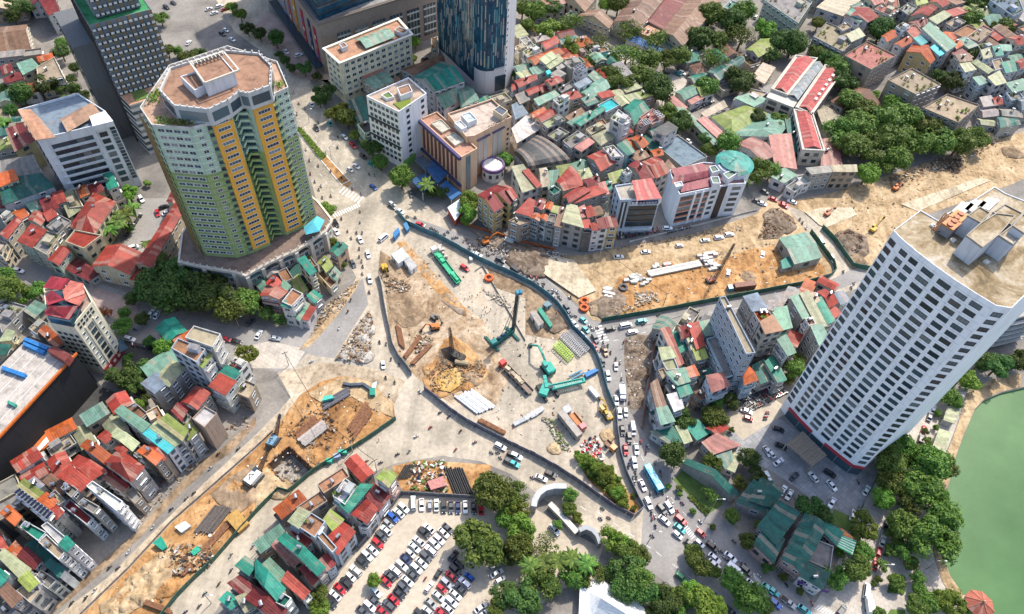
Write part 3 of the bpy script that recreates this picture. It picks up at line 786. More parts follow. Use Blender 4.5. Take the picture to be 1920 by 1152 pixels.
# painted road markings
def strip(b,a,c,w,z=0.032):
 d=(c-a);d.z=0;L=d.length;d.normalize();n=Vector((-d.y,d.x,0))*w/2
 b.face([zed(a-n,z),zed(c-n,z),zed(c+n,z),zed(a+n,z)])
def dashes(line,w=0.18,on=2.2,off=4.0,t=0):
 b=MB();P=pts(t,line)
 for i in range(len(P)-1):
  d=P[i+1]-P[i];L=d.length;s=0
  while s+on<L:strip(b,P[i]+d*s/L,P[i]+d*(s+on)/L,w);s+=on+off
 structure(b.build('lane_marking','line_paint'))
def zebra(t,q,n,frac=0.5):
 """q: four corners; n stripes running from side 01 to side 32"""
 a,b_,c,d=pts(t,q)
 for i in range(n):
  u0,u1=(i+0.5-frac/2)/n,(i+0.5+frac/2)/n
  b=MB();b.face([zed(lerp(a,b_,u0),.033),zed(lerp(a,b_,u1),.033),zed(lerp(d,c,u1),.033),zed(lerp(d,c,u0),.033)])
  ZEB.append(b)
 m=MB()
 for b in ZEB:m.v+=[]
 m=MB()
 for b in ZEB:m.face(b.v)
 ZEB.clear()
 structure(m.build('crosswalk_marking','line_paint'))
ZEB=[]
zebra(6,[425,55,580,-10,590,10,440,75],12)
zebra(7,[500,672,548,770,500,778,458,690],6)
zebra(11,[985,650,1035,715,1015,735,960,670],6)
zebra(11,[1395,930,1345,920,1385,985,1400,985],5)
zebra(12,[285,1095,395,1150,370,1175,255,1120],8)
zebra(2,[490,1050,610,1115,580,1150,460,1080],7,0.35)
dashes([520,160,560,225,640,325]);dashes([580,240,650,320,690,365]);dashes([560,270,610,340,640,380]);dashes([600,230,668,305])
dashes([1150,640,1300,598,1440,565,1560,535]);dashes([1120,960,1230,1035,1330,1110,1380,1160]);dashes([1060,930,1140,985])
dashes([545,690,600,625,650,560]);dashes([1165,700,1175,800,1215,880,1280,960,1360,1040,1460,1130],0.15)
dashes([240,1080,330,990,470,850,540,760],0.15,2,6)
# ------------------------------------------------------------------ landmark buildings
def edge_rows(root,a,b_,z0,z1,rows,cols,w,h,style,m0=0,m1=0,check=False,skip=None):
 for k in range(rows):
  win_row(root,a,b_,z0+(z1-z0)*(k+0.5)/rows,cols,w,h,style,m0,m1,check)
def zp(o,s,z,*xy):
 return[G(o[0]+xy[i]/s,o[1]+xy[i+1]/s,z)for i in range(0,len(xy),2)]
# --- green and orange apartment tower on a curved podium
ZT=76.0;ZP=12.0
GT_O,GT_S=(240,80),2.4
L0,L1,L2,L3=zp(GT_O,GT_S,ZT,60,300,112,378,282,392,376,368)
A1,B0,B1,R0,R1=zp(GT_O,GT_S,ZT,466,335,557,290,646,256,664,236,721,210)
K0,K1,K2=zp(GT_O,GT_S,ZT,672,95,450,25,190,112)
def push(a,b_,dist):
 d=Vector((b_.x-a.x,b_.y-a.y,0)).normalized();n=Vector((-d.y,d.x,0));return n*dist
wv=push(A1,B0,4.2)
W0=lerp(A1,B0,0.12)+wv*0.35;W1=lerp(A1,B0,0.5)+wv;W2=lerp(A1,B0,0.88)+wv*0.35
hl=push(L2,L3,2.0)
root=empty('apartment_tower',zed(centroid([L1,L3,R1,K1]),0))
tag(root,'tall green apartment tower with two orange window strips on a curved podium','building')
GREEN=(0.30,0.40,0.155);MINT=(0.40,0.53,0.40);ORANGE=(0.70,0.35,0.05)
foot=[L0,L1,L2,lerp(L2,L3,0.72),L3,A1,W0,W1,W2,B0,B1,R0,R1,K0,K1,K2]
foot=ccw(foot)
b=MB();b.prism(foot,ZP-4,ZT-20,0,top=False);b.build('wall','plaster',root,GREEN,occ=True)
b=MB();b.prism(foot,ZT-20,ZT,0);b.build('upper_wall','clean_plaster',root,MINT,occ=True)
NF=21;fh=(ZT-ZP-1.0)/NF
for a,c in((L3,A1),(B0,B1)):
 d=Vector((c.x-a.x,c.y-a.y,0)).normalized();n=Vector((d.y,-d.x,0))
 P=[a+n*0.5,c+n*0.5,c-n*0.3,a-n*0.3]
 b=MB();b.prism(ccw(P),ZP+2,ZT-0.8,0);b.build('orange_strip','clean_plaster',root,ORANGE,occ=True)
 for k in range(NF):
  win_row(root,a+n*.5,c+n*.5,ZP+2.6+fh*(k+.45),1,(c-a).length*0.62,1.35,'white',check=False)
slabs=[]
for k in range(NF):
 z=ZP+1.2+fh*k;zz=z+fh*0.5
 win_row(root,L1,L2,zz,4,2.3,1.45,'white',1.0,0.8,False)
 win_row(root,L2,lerp(L2,L3,0.72),zz,1,1.7,1.35,'white',0,0,False)
 win_row(root,R0,R1,zz,2,1.5,1.3,'white',0,0,False)
 win_row(root,L0,L1,zz,2,1.5,1.3,'dark',0,0,True)
 win_row(root,R1,K0,zz,4,1.5,1.3,'white',0,0,True)
# balcony slabs in the recessed well and beside the strips
 m=MB()
 for a,c in((W0,W1),(W1,W2)):
  d=Vector((c.x-a.x,c.y-a.y,0)).normalized();n=Vector((d.y,-d.x,0));mid=(a+c)/2
  L=(c-a).length
  m.box(zed(mid+n*.55,z),(L,1.2,.16),math.atan2(d.y,d.x));m.box(zed(mid+n*1.1,z+.55),(L,.1,.9),math.atan2(d.y,d.x))
 m.build('balcony','clean_plaster',root,GREEN if k<15 else MINT)
 m=MB()
 for a,c in((W0,W1),(W1,W2)):
  d=Vector((c.x-a.x,c.y-a.y,0)).normalized();n=Vector((d.y,-d.x,0));mid=(a+c)/2
  m.box(zed(mid+n*.03,z+1.7),((c-a).length*.8,.1,1.7),math.atan2(d.y,d.x))
 m.build('balcony_opening','window_glass',root)
 for a,c in((lerp(L2,L3,0.74),L3),(B1,R0)):
  d=Vector((c.x-a.x,c.y-a.y,0)).normalized();n=Vector((d.y,-d.x,0));mid=(a+c)/2;L=(c-a).length
  m=MB();m.box(zed(mid+n*.4,z),(L,.9,.16),math.atan2(d.y,d.x));m.box(zed(mid+n*.8,z+.5),(L,.08,.8),math.atan2(d.y,d.x),m=0)
  m.box(zed(mid+n*.04,z+1.65),(L*.8,.1,1.6),math.atan2(d.y,d.x),m=1)
  m.build('balcony',['clean_plaster','window_glass'],root,(0.24,0.30,0.16))
for a,c in((L1,L2),(L2,lerp(L2,L3,0.72)),(R0,R1)):
 for k in range(NF):
  z=ZP+1.2+fh*k
  ledge(root,a,c,z,.28,.16,'clean_plaster',(0.66,0.70,0.60)if k in(15,16,17,18,19,20)else(0.25,0.33,0.13),'floor_band')
# white cornice terrace with rail posts
TER=ccw([L0,L1,L2,lerp(L2,L3,.72),L3,A1,lerp(A1,W0,1),W1,W2,B0,B1,R0,R1,K0,K1,K2])
b=MB();b.ring(offset(TER,-.2),offset(TER,.12),ZT+.01,ZT+1.0);b.build('parapet','plaster',root,(0.56,0.56,0.53),occ=True)
b=MB();b.face([zed(p,ZT+.06)for p in offset(TER,.2)]);b.build('terrace','terrace',root,(0.46,0.30,0.21))
ZU=83.0
UP=ccw(zp(GT_O,GT_S,ZU,140,212,186,112,435,32,590,45,646,100,640,192,540,228,500,220,450,258,362,300,205,282))
b=MB();b.prism(UP,ZT+.1,ZU,0,top=False);inn=offset(UP,.5)
for i in range(len(UP)):
 j=(i+1)%len(UP);b.face([zed(UP[i],ZU),zed(UP[j],ZU),zed(inn[j],ZU),zed(inn[i],ZU)]);b.face([zed(inn[j],ZU-.9),zed(inn[i],ZU-.9),zed(inn[i],ZU),zed(inn[j],ZU)])
b.build('penthouse_wall','clean_plaster',root,(0.46,0.47,0.46),occ=True)
b=MB();b.face([zed(p,ZU-.88)for p in offset(UP,.45)]);b.build('roof','terrace',root,(0.33,0.19,0.125),occ=True)
for i in range(len(UP)):
 a,c=UP[i],UP[(i+1)%len(UP)]
 if facing(a,c)and(c-a).length>3:
  b=MB();d=Vector((c.x-a.x,c.y-a.y,0)).normalized();n=Vector((d.y,-d.x,0))
  b.box(zed((a+c)/2+n*.06,ZT+3.4),((c-a).length*.8,.12,3.6),math.atan2(d.y,d.x));b.build('penthouse_glass','window_glass',root)
for i in range(len(UP)):
 a,c=UP[i],UP[(i+1)%len(UP)];n=max(2,int((c-a).length/2.2))
 for k in range(n):box_part(root,'parapet_post',zed(lerp(a,c,k/n),ZU+.35),(.4,.4,.7),0,'clean_plaster',(0.5,0.5,0.48))
def roofbox(o,s,z,q,hgt,mat='clean_plaster',color=(0.6,0.62,0.64),top='terrace',tcol=(0.33,0.19,0.125),root=root,name='plant_room',lip=0.5):
 P=ccw(zp(o,s,z+hgt,*q))
 b=MB();b.prism(P,z-.02,z+hgt,0,top=False)
 inn=offset(P,.3)
 for i in range(len(P)):
  j=(i+1)%len(P);b.face([zed(P[i],z+hgt),zed(P[j],z+hgt),zed(inn[j],z+hgt),zed(inn[i],z+hgt)]);b.face([zed(inn[j],z+hgt-lip),zed(inn[i],z+hgt-lip),zed(inn[i],z+hgt),zed(inn[j],z+hgt)])
 o_=b.build(name,mat,root,color,occ=True)
 t_=MB();t_.face([zed(p,z+hgt-lip+.02)for p in offset(P,.28)]);t_.build('roof',top,o_,tcol)
 return P
roofbox(GT_O,GT_S,ZU-.9,(285,95,410,50,480,132,345,185),5.2)
roofbox(GT_O,GT_S,ZU-.9,(235,152,320,125,370,178,300,215),3.2)
PB=zp(GT_O,GT_S,ZU+5,280,92,430,42,500,124,345,182)
m=MB()
for i in range(4):m.bar(PB[i],PB[(i+1)%4],.5,.5);m.bar(lerp(PB[0],PB[3],.12),lerp(PB[1],PB[2],.12),.3,.3)
for k in range(9):u=(k+.5)/9;m.bar(lerp(PB[0],PB[1],u),lerp(lerp(PB[0],PB[1],u),lerp(PB[3],PB[2],u),.14),.25,.4)
m.build('roof_pergola','clean_plaster',root,(0.55,0.5,0.42))
# terrace plants and the bamboo scaffold down the shaded side
for(x,y)in((150,350),(185,360),(235,365),(275,362),(130,230),(110,255),(680,190)):
 p=G(GT_O[0]+x/GT_S,GT_O[1]+y/GT_S,ZT+.6);m=MB();rr=random.Random(x)
 for k in range(60):
  q=p+Vector((rr.gauss(0,1),rr.gauss(0,1),rr.uniform(-.2,1.2)));s=rr.uniform(.25,.55)
  d1=Vector((rr.uniform(-1,1),rr.uniform(-1,1),rr.uniform(-.6,.6))).normalized()*s;d2=Vector((rr.uniform(-1,1),rr.uniform(-1,1),rr.uniform(-.6,.6))).normalized()*s
  m.face([q-d1,q-d2,q+d1,q+d2])
 m.build('terrace_shrub','leaf_bright',root)
m=MB();n=push(L0,L1,-1.3)
for k in range(24):z=ZP-6+(ZT-ZP+5)*k/23;m.bar(zed(L0+n,z),zed(L1+n,z),.16)
for k in range(7):p=lerp(L0,L1,k/6)+n;m.bar(zed(p,4),zed(p,ZT),.16)
for k in range(22):z=ZP-6+(ZT-ZP+4)*k/22;m.bar(zed(lerp(L0,L1,(k%6)/6)+n*1.1,z),zed(lerp(L0,L1,(k%6+1)/6)+n*1.1,z+3),.13)
m.build('scaffold','bamboo',root)
# podium: columns, arched bays, balustrade
PD=ccw(zp(GT_O,GT_S,ZP,235,985,345,1008,480,1030,530,1045,600,1005,680,965,750,935,815,895,880,850,912,800,850,720,700,600,400,620,250,860))
b=MB();b.prism(PD,0,ZP,0,top=False);b.build('podium_wall','plaster',root,(0.50,0.49,0.46),occ=True)
b=MB();b.face([zed(p,ZP)for p in PD]);b.build('podium_roof','terrace',root,(0.22,0.16,0.13),occ=True)
b=MB();b.ring(offset(PD,-.9),offset(PD,-.1),ZP-.8,ZP+.35);b.build('podium_cornice','clean_plaster',root,(0.56,0.50,0.42))
for i in range(len(PD)):
 a,c=PD[i],PD[(i+1)%len(PD)]
 if not facing(a,c):continue
 L=(c-a).length;d=Vector((c.x-a.x,c.y-a.y,0)).normalized();n=Vector((d.y,-d.x,0));rz=math.atan2(d.y,d.x)
 b=MB();b.box(zed(a+n*.6,ZP/2-.4),(1.5,1.5,ZP-.8),rz);b.build('column','clean_plaster',root,(0.55,0.50,0.43))
 if L>5:
  b=MB();g=L-2.2;arc=[zed(a+d*(1.1+g*(0.5-0.5*math.cos(math.pi*k/10)))+n*.12,ZP-3.6+2.0*math.sin(math.pi*k/10))for k in range(11)]
  b.face([zed(a+d*1.1+n*.12,ZP-3.6)]+arc[1:-1]+[zed(a+d*(1.1+g)+n*.12,ZP-3.6)]);b.build('arch_window','window_glass',root)
  nw=max(2,int(g/2.2))
  for z in(6.4,2.6):win_row(root,a,c,z,nw,g/nw*.66,2.6,'white',1.2,1.2,True)
 nb=max(2,int(L/2.6));m=MB()
 for k in range(nb):
  p=lerp(a,c,(k+.5)/nb)+n*.4;m.box(zed(p,ZP+.8),(.3,.3,1.0));m.ball(zed(p,ZP+1.5),.28,6,4)
 m.bar(zed(a+n*.4,ZP+.95),zed(c+n*.4,ZP+.95),.12);m.build('balustrade','clean_plaster',root,(0.62,0.58,0.52))
tent=zp(GT_O,GT_S,ZP+4,790,830,850,780,885,800,860,850,800,865)
m=MB();tc=centroid(tent)+Vector((0,0,ZP+6))
for i in range(len(tent)):m.face([tent[i],tent[(i+1)%len(tent)],tc])
m.build('terrace_awning','cloth',root,(0.10,0.42,0.50))

# --- white office tower with the bowed front
ZW=96.0;WO,WS=(1440,420),2.304
fr=zp(WO,WS,ZW,575,62,985,352)
fr=[lerp(fr[0],fr[1],k/5)+Vector((fr[1].y-fr[0].y,fr[0].x-fr[1].x,0)).normalized()*4.5*(k/5)*(1-k/5)for k in range(6)]
e0=fr[0];e1=fr[-1]
ax=Vector((e1.x-e0.x,e1.y-e0.y,0)).normalized();nin=Vector((-ax.y,ax.x,0))
lf=zp(WO,WS,ZW,543,28)[0]
re_=zp(WO,WS,ZW,1052,364)[0];rt=G(1919,556,ZW)
bk=[G(2000,500,ZW),G(1995,410,ZW),G(1920,376,ZW),G(1885.4,362.6,ZW),G(1865,350,ZW),G(1824.5,376,ZW),G(1777,400,ZW),G(1759,413.4,ZW),G(1726.3,394.2,ZW)]
foot=ccw([lf]+fr+[re_,rt]+bk)
root,foot=block('office_tower','tall white office tower with bowed window facade beside the green lake','building',foot,ZW,'clean_plaster',(0.84,0.85,0.87),'weathered_slab',(1,1,1),0.35,0.16)
ROWS=27;zb=7.0
cols=[(0,1,1,2.5),(1,2,1,3.2),(2,3,1,4.0),(3,4,1,4.0),(4,5,1,3.4)]
LW=[(fr[0],fr[1]),(fr[1],fr[2]),(fr[2],fr[3]),(fr[3],fr[4]),(fr[4],fr[5])]
tot=sum((c-a).length for a,c in LW);run=[0]
for a,c in LW:run.append(run[-1]+(c-a).length)
def along(s):
 for i,(a,c)in enumerate(LW):
  if s<=run[i+1]or i==len(LW)-1:
   return a,c,(s-run[i])
colspec=[(0.095,tot*.078),(0.217,tot*.084),(0.38,tot*.118),(0.557,tot*.122),(0.73,tot*.10),(0.876,tot*.10)]
for k in range(ROWS):
 z=zb+(ZW-zb-1.8)*(k+.5)/ROWS
 for f,w in colspec:
  a,c,s=along(f*tot);L=(c-a).length
  win_row(root,a,c,z,1,w,1.55,'dark',s-.01,L-s-.01,False)
 win_row(root,lf,fr[0],z,1,2.2,1.75,'dark',0,0,False)
 win_row(root,fr[-1],re_,z,1,(re_-fr[-1]).length*.62,1.55,'dark',0,0,False)
for f,w in colspec:
 pass
m=MB()
for k in range(ROWS+1):
 z=zb+(ZW-zb-1.8)*k/ROWS
 for a,c in LW:
  d=Vector((c.x-a.x,c.y-a.y,0)).normalized();n=Vector((d.y,-d.x,0));m.box(zed((a+c)/2+n*.03,z),((c-a).length,.06,.09),math.atan2(d.y,d.x))
m.build('panel_joints','clean_plaster',root,(0.60,0.61,0.63))
# ground floor, red fascia and glass porch
m=MB()
for a,c in LW+[(fr[-1],re_)]:
 d=Vector((c.x-a.x,c.y-a.y,0)).normalized();n=Vector((d.y,-d.x,0));m.box(zed((a+c)/2+n*.1,2.2),((c-a).length*.97,.2,4.2),math.atan2(d.y,d.x))
m.build('shopfront','window_glass',root)
for i,(a,c)in enumerate(LW+[(fr[-1],re_)]):
 if i in(2,):continue
 ledge(root,a,c,5.3,1.3,.5,'clean_plaster',(0.42,0.05,0.06),'red_fascia')
cp=zp(WO,WS,5.5,80,950,190,1048,255,1000,150,895)
m=MB();m.prism(ccw(cp),5.2,5.5,0,bottom=True);m.build('canopy','paint',root,(0.27,0.21,0.16),occ=True)
m=MB()
for k in range(5):u=(k+.5)/5;m.bar(lerp(cp[0],cp[1],u)+Vector((0,0,.15)),lerp(cp[3],cp[2],u)+Vector((0,0,.15)),.2)
for p in cp[:2]:m.tube(zed(p,0),zed(p,5.2),.25,8)
m.build('canopy_rib','paint',root,(0.40,0.33,0.22))
RO,RS=(1680,340),4.43
def rbox(q,zt,color=(0.55,0.57,0.61),name='plant_room'):
 P=ccw([G(RO[0]+q[i]/RS,RO[1]+q[i+1]/RS,zt)for i in range(0,len(q),2)])
 b=MB();b.prism(P,ZW-.4,zt,0,top=False);o_=b.build(name,'clean_plaster',root,color,occ=True)
 b=MB();b.face([zed(p,zt)for p in P]);b.build('roof','weathered_slab',o_)
 b=MB();b.ring(offset(P,-.05),offset(P,.25),zt-.2,zt+.35);b.build('kerb','clean_plaster',o_,(0.28,0.25,0.2))
rbox([580,455,715,555,850,450,990,290,830,270,700,350],ZW+6.5)
rbox([690,215,780,270,700,350,590,290],ZW+6.4)
rbox([850,455,965,530,1063,430,960,372],ZW+6.3)
rbox([800,262,900,195,1050,272,955,370],ZW+6.2)
rbox([965,375,1063,440,1120,330,1050,275],ZW+8.5)
for(x,y)in((465,505),(740,685),(300,385)):
 p=G(RO[0]+x/RS,RO[1]+y/RS,ZW-.7);b=MB();b.box(p+Vector((0,0,.5)),(1.3,1.3,1.0),.6);b.ball(p+Vector((0,0,1.0)),.4,8,4);b.build('roof_vent','clean_plaster',root,(0.62,0.6,0.55))
# --- cooling units and precast beams stored on the roof
for(x,y,c_,l)in((435,390,(0.45,0.17,0.05),'rusty orange cooling unit on the white tower roof, near the white wall'),(490,330,(0.50,0.20,0.05),'rusty orange cooling unit on the white tower roof, near the beams')):
 p=G(RO[0]+x/RS,RO[1]+y/RS,ZW+1.5);r_=empty('cooling_unit',zed(p,ZW-.7));tag(r_,l,'cooling unit')
 b=MB();b.box(p,(4.4,3.4,3.0),.75);b.build('casing','paint',r_,(0.22,0.23,0.25))
 b=MB();b.box(p+Vector((0,0,1.75)),(4.5,3.5,.5),.75);b.build('top_frame','paint',r_,c_)
 for s in(-1,1):
  b=MB();q=p+Vector((math.cos(.75)*s*1.1,math.sin(.75)*s*1.1,2.05));b.tube(q,q+Vector((0,0,.35)),.85,12);b.build('fan_cowl','paint',r_,(0.35,0.12,0.05))
for k in range(9):
 x0,y0=470+35*k,265-6*k+(k%3)*14;b=MB();b.bar(G(RO[0]+x0/RS,RO[1]+y0/RS,ZW),G(RO[0]+(x0+90)/RS,RO[1]+(y0-85)/RS,ZW),1.0,.9);tag(b.build('precast_beam','paint',None,(0.52,0.5,0.46)),'pale precast beam stored on the white tower roof','beam','beams stored on the tower roof','lake')
p=G(RO[0]+350/RS,RO[1]+360/RS,ZW+1);r_=empty('pipe_rack',zed(p,ZW-.7));tag(r_,'rusty brown pipe rack at the edge of the white tower roof','pipe rack')
for k in range(7):
 b=MB();a=G(RO[0]+(300+k*12)/RS,RO[1]+(400+k*5)/RS,ZW+.2+.3*(k%3));c=G(RO[0]+(410+k*12)/RS,RO[1]+(265+k*5)/RS,ZW+.2+.3*(k%3));b.tube(a,c,.16,6);b.build('pipe','rust',r_)

# --- teal glass tower with the rounded white corner
TO,TS=(800,0),5.76
c0=G(902,181);cl=G(823,104);cm=G(944,170);cr=G(960.6,152.8)
u=Vector((cl.x-c0.x,cl.y-c0.y,0));v=Vector((cm.x-c0.x,cm.y-c0.y,0));un=u.normalized();vn=v.normalized()
arc=[]
for k in range(7):
 t=k/6;arc.append(c0+un*7*(1-t)**2+vn*7*t**2)
bk1=cr+(cl-c0)*0.9;
foot=ccw([cl]+arc+[cm,cr,bk1,cl+un*6+vn*8])
ZTT=105.0
root,foot=block('glass_tower','tall teal glass tower with striped panels and rounded white base corner','building',foot,ZTT,'clean_plaster',(0.62,0.60,0.60))
t=NT('striped_glass');uvn=t.n('ShaderNodeUVMap').outputs[0];sp=t.n('ShaderNodeSeparateXYZ');t.l(uvn,sp.inputs[0])
rr_=t.n('ShaderNodeObjectInfo').outputs['Random']
t.base(t.ramp(rr_,[(0.0,(0.015,0.05,0.085)),(0.25,(0.03,0.13,0.19)),(0.4,(0.07,0.22,0.26)),(0.55,(0.26,0.29,0.28)),(0.8,(0.36,0.37,0.34)),(0.93,(0.38,0.33,0.25)),(1.0,(0.06,0.34,0.40))]));t.set('Roughness',0.15);t.set('Specular IOR Level',0.5)
walls=[(cl,arc[0])]+[(arc[i],arc[i+1])for i in range(6)]+[(arc[6],cm)]
b=MB()
for a,c in walls:
 d=Vector((c.x-a.x,c.y-a.y,0)).normalized();n=Vector((d.y,-d.x,0))
 z0=14 if(a-c0).length<14 and(c-c0).length<14 or c is cm else 5
 if n.dot(centroid(foot)-a)>0:n=-n
 b.box(zed((a+c)/2+n*.05,(z0+ZTT)/2),((c-a).length,.3,ZTT-z0),math.atan2(d.y,d.x))
b.build('glass_skin','blue_glass',root,occ=False)
fins={}
def fin_mesh(w,h):
 k=(w,h)
 if k not in fins:f_=MB();f_.box((0,-.3,0),(w,.18,h));fins[k]=f_.data('panel',['striped_glass'])
 return fins[k]
rr=random.Random(5);cnt=0;rest={}
cands=[]
for a,c in walls:
 d=Vector((c.x-a.x,c.y-a.y,0));L=d.length;d.normalize();rz=math.atan2(d.y,d.x)
 nn=max(1,int(L/1.05));low=15.5 if(a-c0).length<14 and(c-c0).length<14 or c is cm else 6
 for i in range(nn):
  p=a+d*L*(i+.5)/nn
  z=low+rr.uniform(0,3)
  while z<62:
   h=rr.choice((3.5,5.2,7.0));
   if rr.random()<.72:cands.append((p,rz,z+h/2,rr.choice((.45,.62,.8)),h))
   z+=h+rr.choice((0,.3,1.7))
cands.sort(key=lambda q:q[2])
mm={i:MB()for i in range(6)}
for i,(p,rz,z,w,h)in enumerate(cands):
 if i<300:put('panel',fin_mesh(w,h),root,zed(p,z)-ROOTLOC[root.name],rz)
 else:mm[i%6].box(zed(p,z),(w,.8,h),rz)
for m in mm.values():
 if m.v:o_=m.build('panels','striped_glass',root);o_['kind']='stuff'
for k in range(18):win_row(root,lerp(cm,cr,.02),lerp(cm,cr,.25),8+k*3.4,1,.7,.8,'plain',0,0,False)
d=(cm-arc[6]).normalized();n=Vector((d.y,-d.x,0))
b=MB();b.box(zed(lerp(arc[6],cm,.62)+n*.12,5.5),(6,.3,9),math.atan2(d.y,d.x));b.build('entrance_glass','window_glass',root)
ledge(root,arc[6],cm,14.6,.7,.5,'clean_plaster',(0.5,0.5,0.5))

# --- brown stone shopping mall
mc=G(612,140);ml=G(522,12);mr=G(826,66)
top=30.0
u=ml-mc;v=mr-mc
foot=ccw([mc,mc+v*1.15,mc+v*1.15+u*1.3,mc+u*1.3])
root,foot=block('shopping_mall','massive brown stone shopping mall with tall banners and recessed window bays','building',foot,top,'brown_stone',(1,1,1),'terrace',(0.3,0.3,0.3),1.2,0.8)
un=u.normalized();vn=v.normalized();
nv=Vector((vn.y,-vn.x,0));nv=nv if nv.y<0 else-nv
nu=Vector((un.y,-un.x,0));nu=nu if nu.x<0 else-nu
for i in range(7):
 p=mc+v*(0.13+i*0.145);w=v.length*.105
 b=MB();b.box(zed(p+vn*w/2+nv*.05,12),(w,.5,18),math.atan2(vn.y,vn.x));o_=b.build('window_bay','window_glass',root)
 m=MB()
 for z in(5.5,10,14.5,19):m.box(zed(p+vn*w/2+nv*.35,z),(w,.25,.9),math.atan2(vn.y,vn.x))
 for k in range(1,4):m.box(zed(p+vn*w*k/4+nv*.33,12),(.15,.2,17.6),math.atan2(vn.y,vn.x))
 m.build('spandrel','clean_plaster',o_,(0.5,0.53,0.5))
for i,(f,w,c_)in enumerate(((.10,3.4,(0.36,0.03,0.07)),(.21,3.2,(0.03,0.03,0.10)),(.35,3.6,(0.40,0.03,0.06)),(.52,4.6,(0.50,0.24,0.05)),(.66,4.0,(0.42,0.10,0.10)),(.8,4,(0.20,0.25,0.4)))):
 p=mc+u*f
 b=MB();b.box(zed(p+nu*.25,13.5),(w,.25,20),math.atan2(un.y,un.x));o_=b.build('banner','cloth',root,c_)
 for k in range(3):
  b=MB();b.box(zed(p+nu*.42,18-k*5.5),(w*.5,.06,2.2),math.atan2(un.y,un.x));b.build('banner_print','cloth',o_,((0.6,0.55,0.5),(0.5,0.2,0.1),(0.12,0.12,0.3))[(i+k)%3])
b=MB();b.ring(offset(foot,-.8),offset(foot,-.02),top-1.3,top-.3);b.build('cornice','brown_stone',root)
gf=[mc+u*.04+v*.03,mc+u*.10+v*.55,mc+u*.5+v*.8,mc+u*1.2+v*.5,mc+u*1.2+v*.04]
gl=ccw(gf);b=MB();b.prism(gl,top-1,75,0);b.build('glass_upper_block','blue_glass',root,occ=True)
for k in range(11):b=MB();b.ring(offset(gl,-.25),offset(gl,.05),top+2+k*4,top+2.5+k*4);b.build('glazing_band','dark_frame',root)
b=MB();q=[zed(mc+u*f+nu*dd,4.2)for f,dd in((.02,0.1),(.02,5),(1.0,5),(1.0,.1))];b.prism(ccw(q),4.0,4.3,0,bottom=True);b.build('glass_canopy','window_glass',root)

# --- dark terraced hotel behind, garden terrace at its foot
HO,HS=(100,0),3.491
zt=62.0
a0,a1=zp(HO,HS,zt,232,168,640,60)
d=Vector((a1.x-a0.x,a1.y-a0.y,0));dn=d.normalized();nb=Vector((-dn.y,dn.x,0))
foot=ccw([a0,a1,a1+nb*30,a0+nb*30])
root,foot=block('hotel_tower','dark slab hotel tower with rows of white balconies and green roof deck','building',foot,zt,'clean_plaster',(0.17,0.19,0.21),'terrace',(0.05,0.26,0.10),0.3,0.3)
inb=[a0+dn*4+nb*4,a1-dn*3+nb*4,a1-dn*3+nb*30,a0+dn*4+nb*30]
b=MB();b.prism(ccw(inb),zt-.2,zt+22,0);b.build('upper_block','clean_plaster',root,(0.17,0.19,0.21),occ=True)
L=d.length
def hrow(p0,p1,z):
 dd=Vector((p1.x-p0.x,p1.y-p0.y,0));LL=dd.length;dd.normalize();n=Vector((dd.y,-dd.x,0));rz=math.atan2(dd.y,dd.x)
 m=MB();m.box(zed((p0+p1)/2+n*.6,z),(LL,1.3,.25),rz,m=1)
 k=int(LL/2.0)
 for i in range(k):
  p=lerp(p0,p1,(i+.5)/k)+n*1.2
  m.box(zed(p,z+.62),(LL/k*.62,.12,1.0),rz,m=0)
  if i%2:m.box(zed(p-n*1.1,z+1.6),(LL/k*.5,.1,2.0),rz,m=2)
 o_=m.build('balcony',['clean_plaster','dark_frame','bamboo'],root,(0.55,0.56,0.56))
for k in range(11):hrow(a0,a1,28.3+k*3.1)
for k in range(6):hrow(inb[0],inb[1],zt+1+k*3.2)
sd=Vector((-dn.x,-dn.y,0))
for k in range(17):
 z=6+k*3.3;b=MB();b.box(zed(a0+nb*15+sd*.06,z),(28,.2,1.5),math.atan2(nb.y,nb.x));b.build('window_band','window_glass',root)
for s in range(9):b=MB();b.box(zed(a0+nb*(2+s*3.3)+sd*.4,zt/2),(.35,.8,zt-1),math.atan2(nb.y,nb.x));b.build('facade_fin','dark_frame',root)
wing=ccw([a0-dn*9+nb*8,a0-dn*.5+nb*8,a0-dn*.5+nb*40,a0-dn*9+nb*40]);b=MB();b.prism(wing,0,50,0);b.build('side_wing','clean_plaster',root,(0.12,0.125,0.13),occ=True)
for k in range(14):b=MB();p=a0-dn*9+nb*24;b.box(zed(p-dn*.06,4+k*3.3),(30,.2,1.6),math.atan2(nb.y,nb.x));b.build('window_band','window_glass',root)
zg=28.0
g3=G(243,198,zg)
gd=ccw([zed(a0,0),zed(g3,0),zed(g3,0)+dn*22,zed(a0,0)+dn*26])
b=MB();b.prism(gd,0,zg,0,top=False);b.build('podium','clean_plaster',root,(0.42,0.42,0.41),occ=True)
b=MB();b.face([zed(p,zg-.1)for p in gd]);b.build('garden_terrace','terrace',root,(0.55,0.32,0.2))
for fx,fy,sx,sy in((.25,.3,.3,.4),(.65,.3,.35,.4),(.55,.75,.55,.3)):
 c_=lerp(lerp(gd[0],gd[1],fx),lerp(gd[3],gd[2],fx),fy);b=MB();b.box(zed(c_,zg+.05),(9*sx*2,5*sy*2,.25),math.atan2(dn.y,dn.x));b.build('terrace_lawn','grass_turf',root)
for k in range(8):
 for a,c in((gd[0],gd[1]),(gd[1],gd[2])):
  if facing(a,c):ledge(root,a,c,3+k*3.4,1.5,.25,'window_glass',(0.1,0.1,0.1),'window_band')

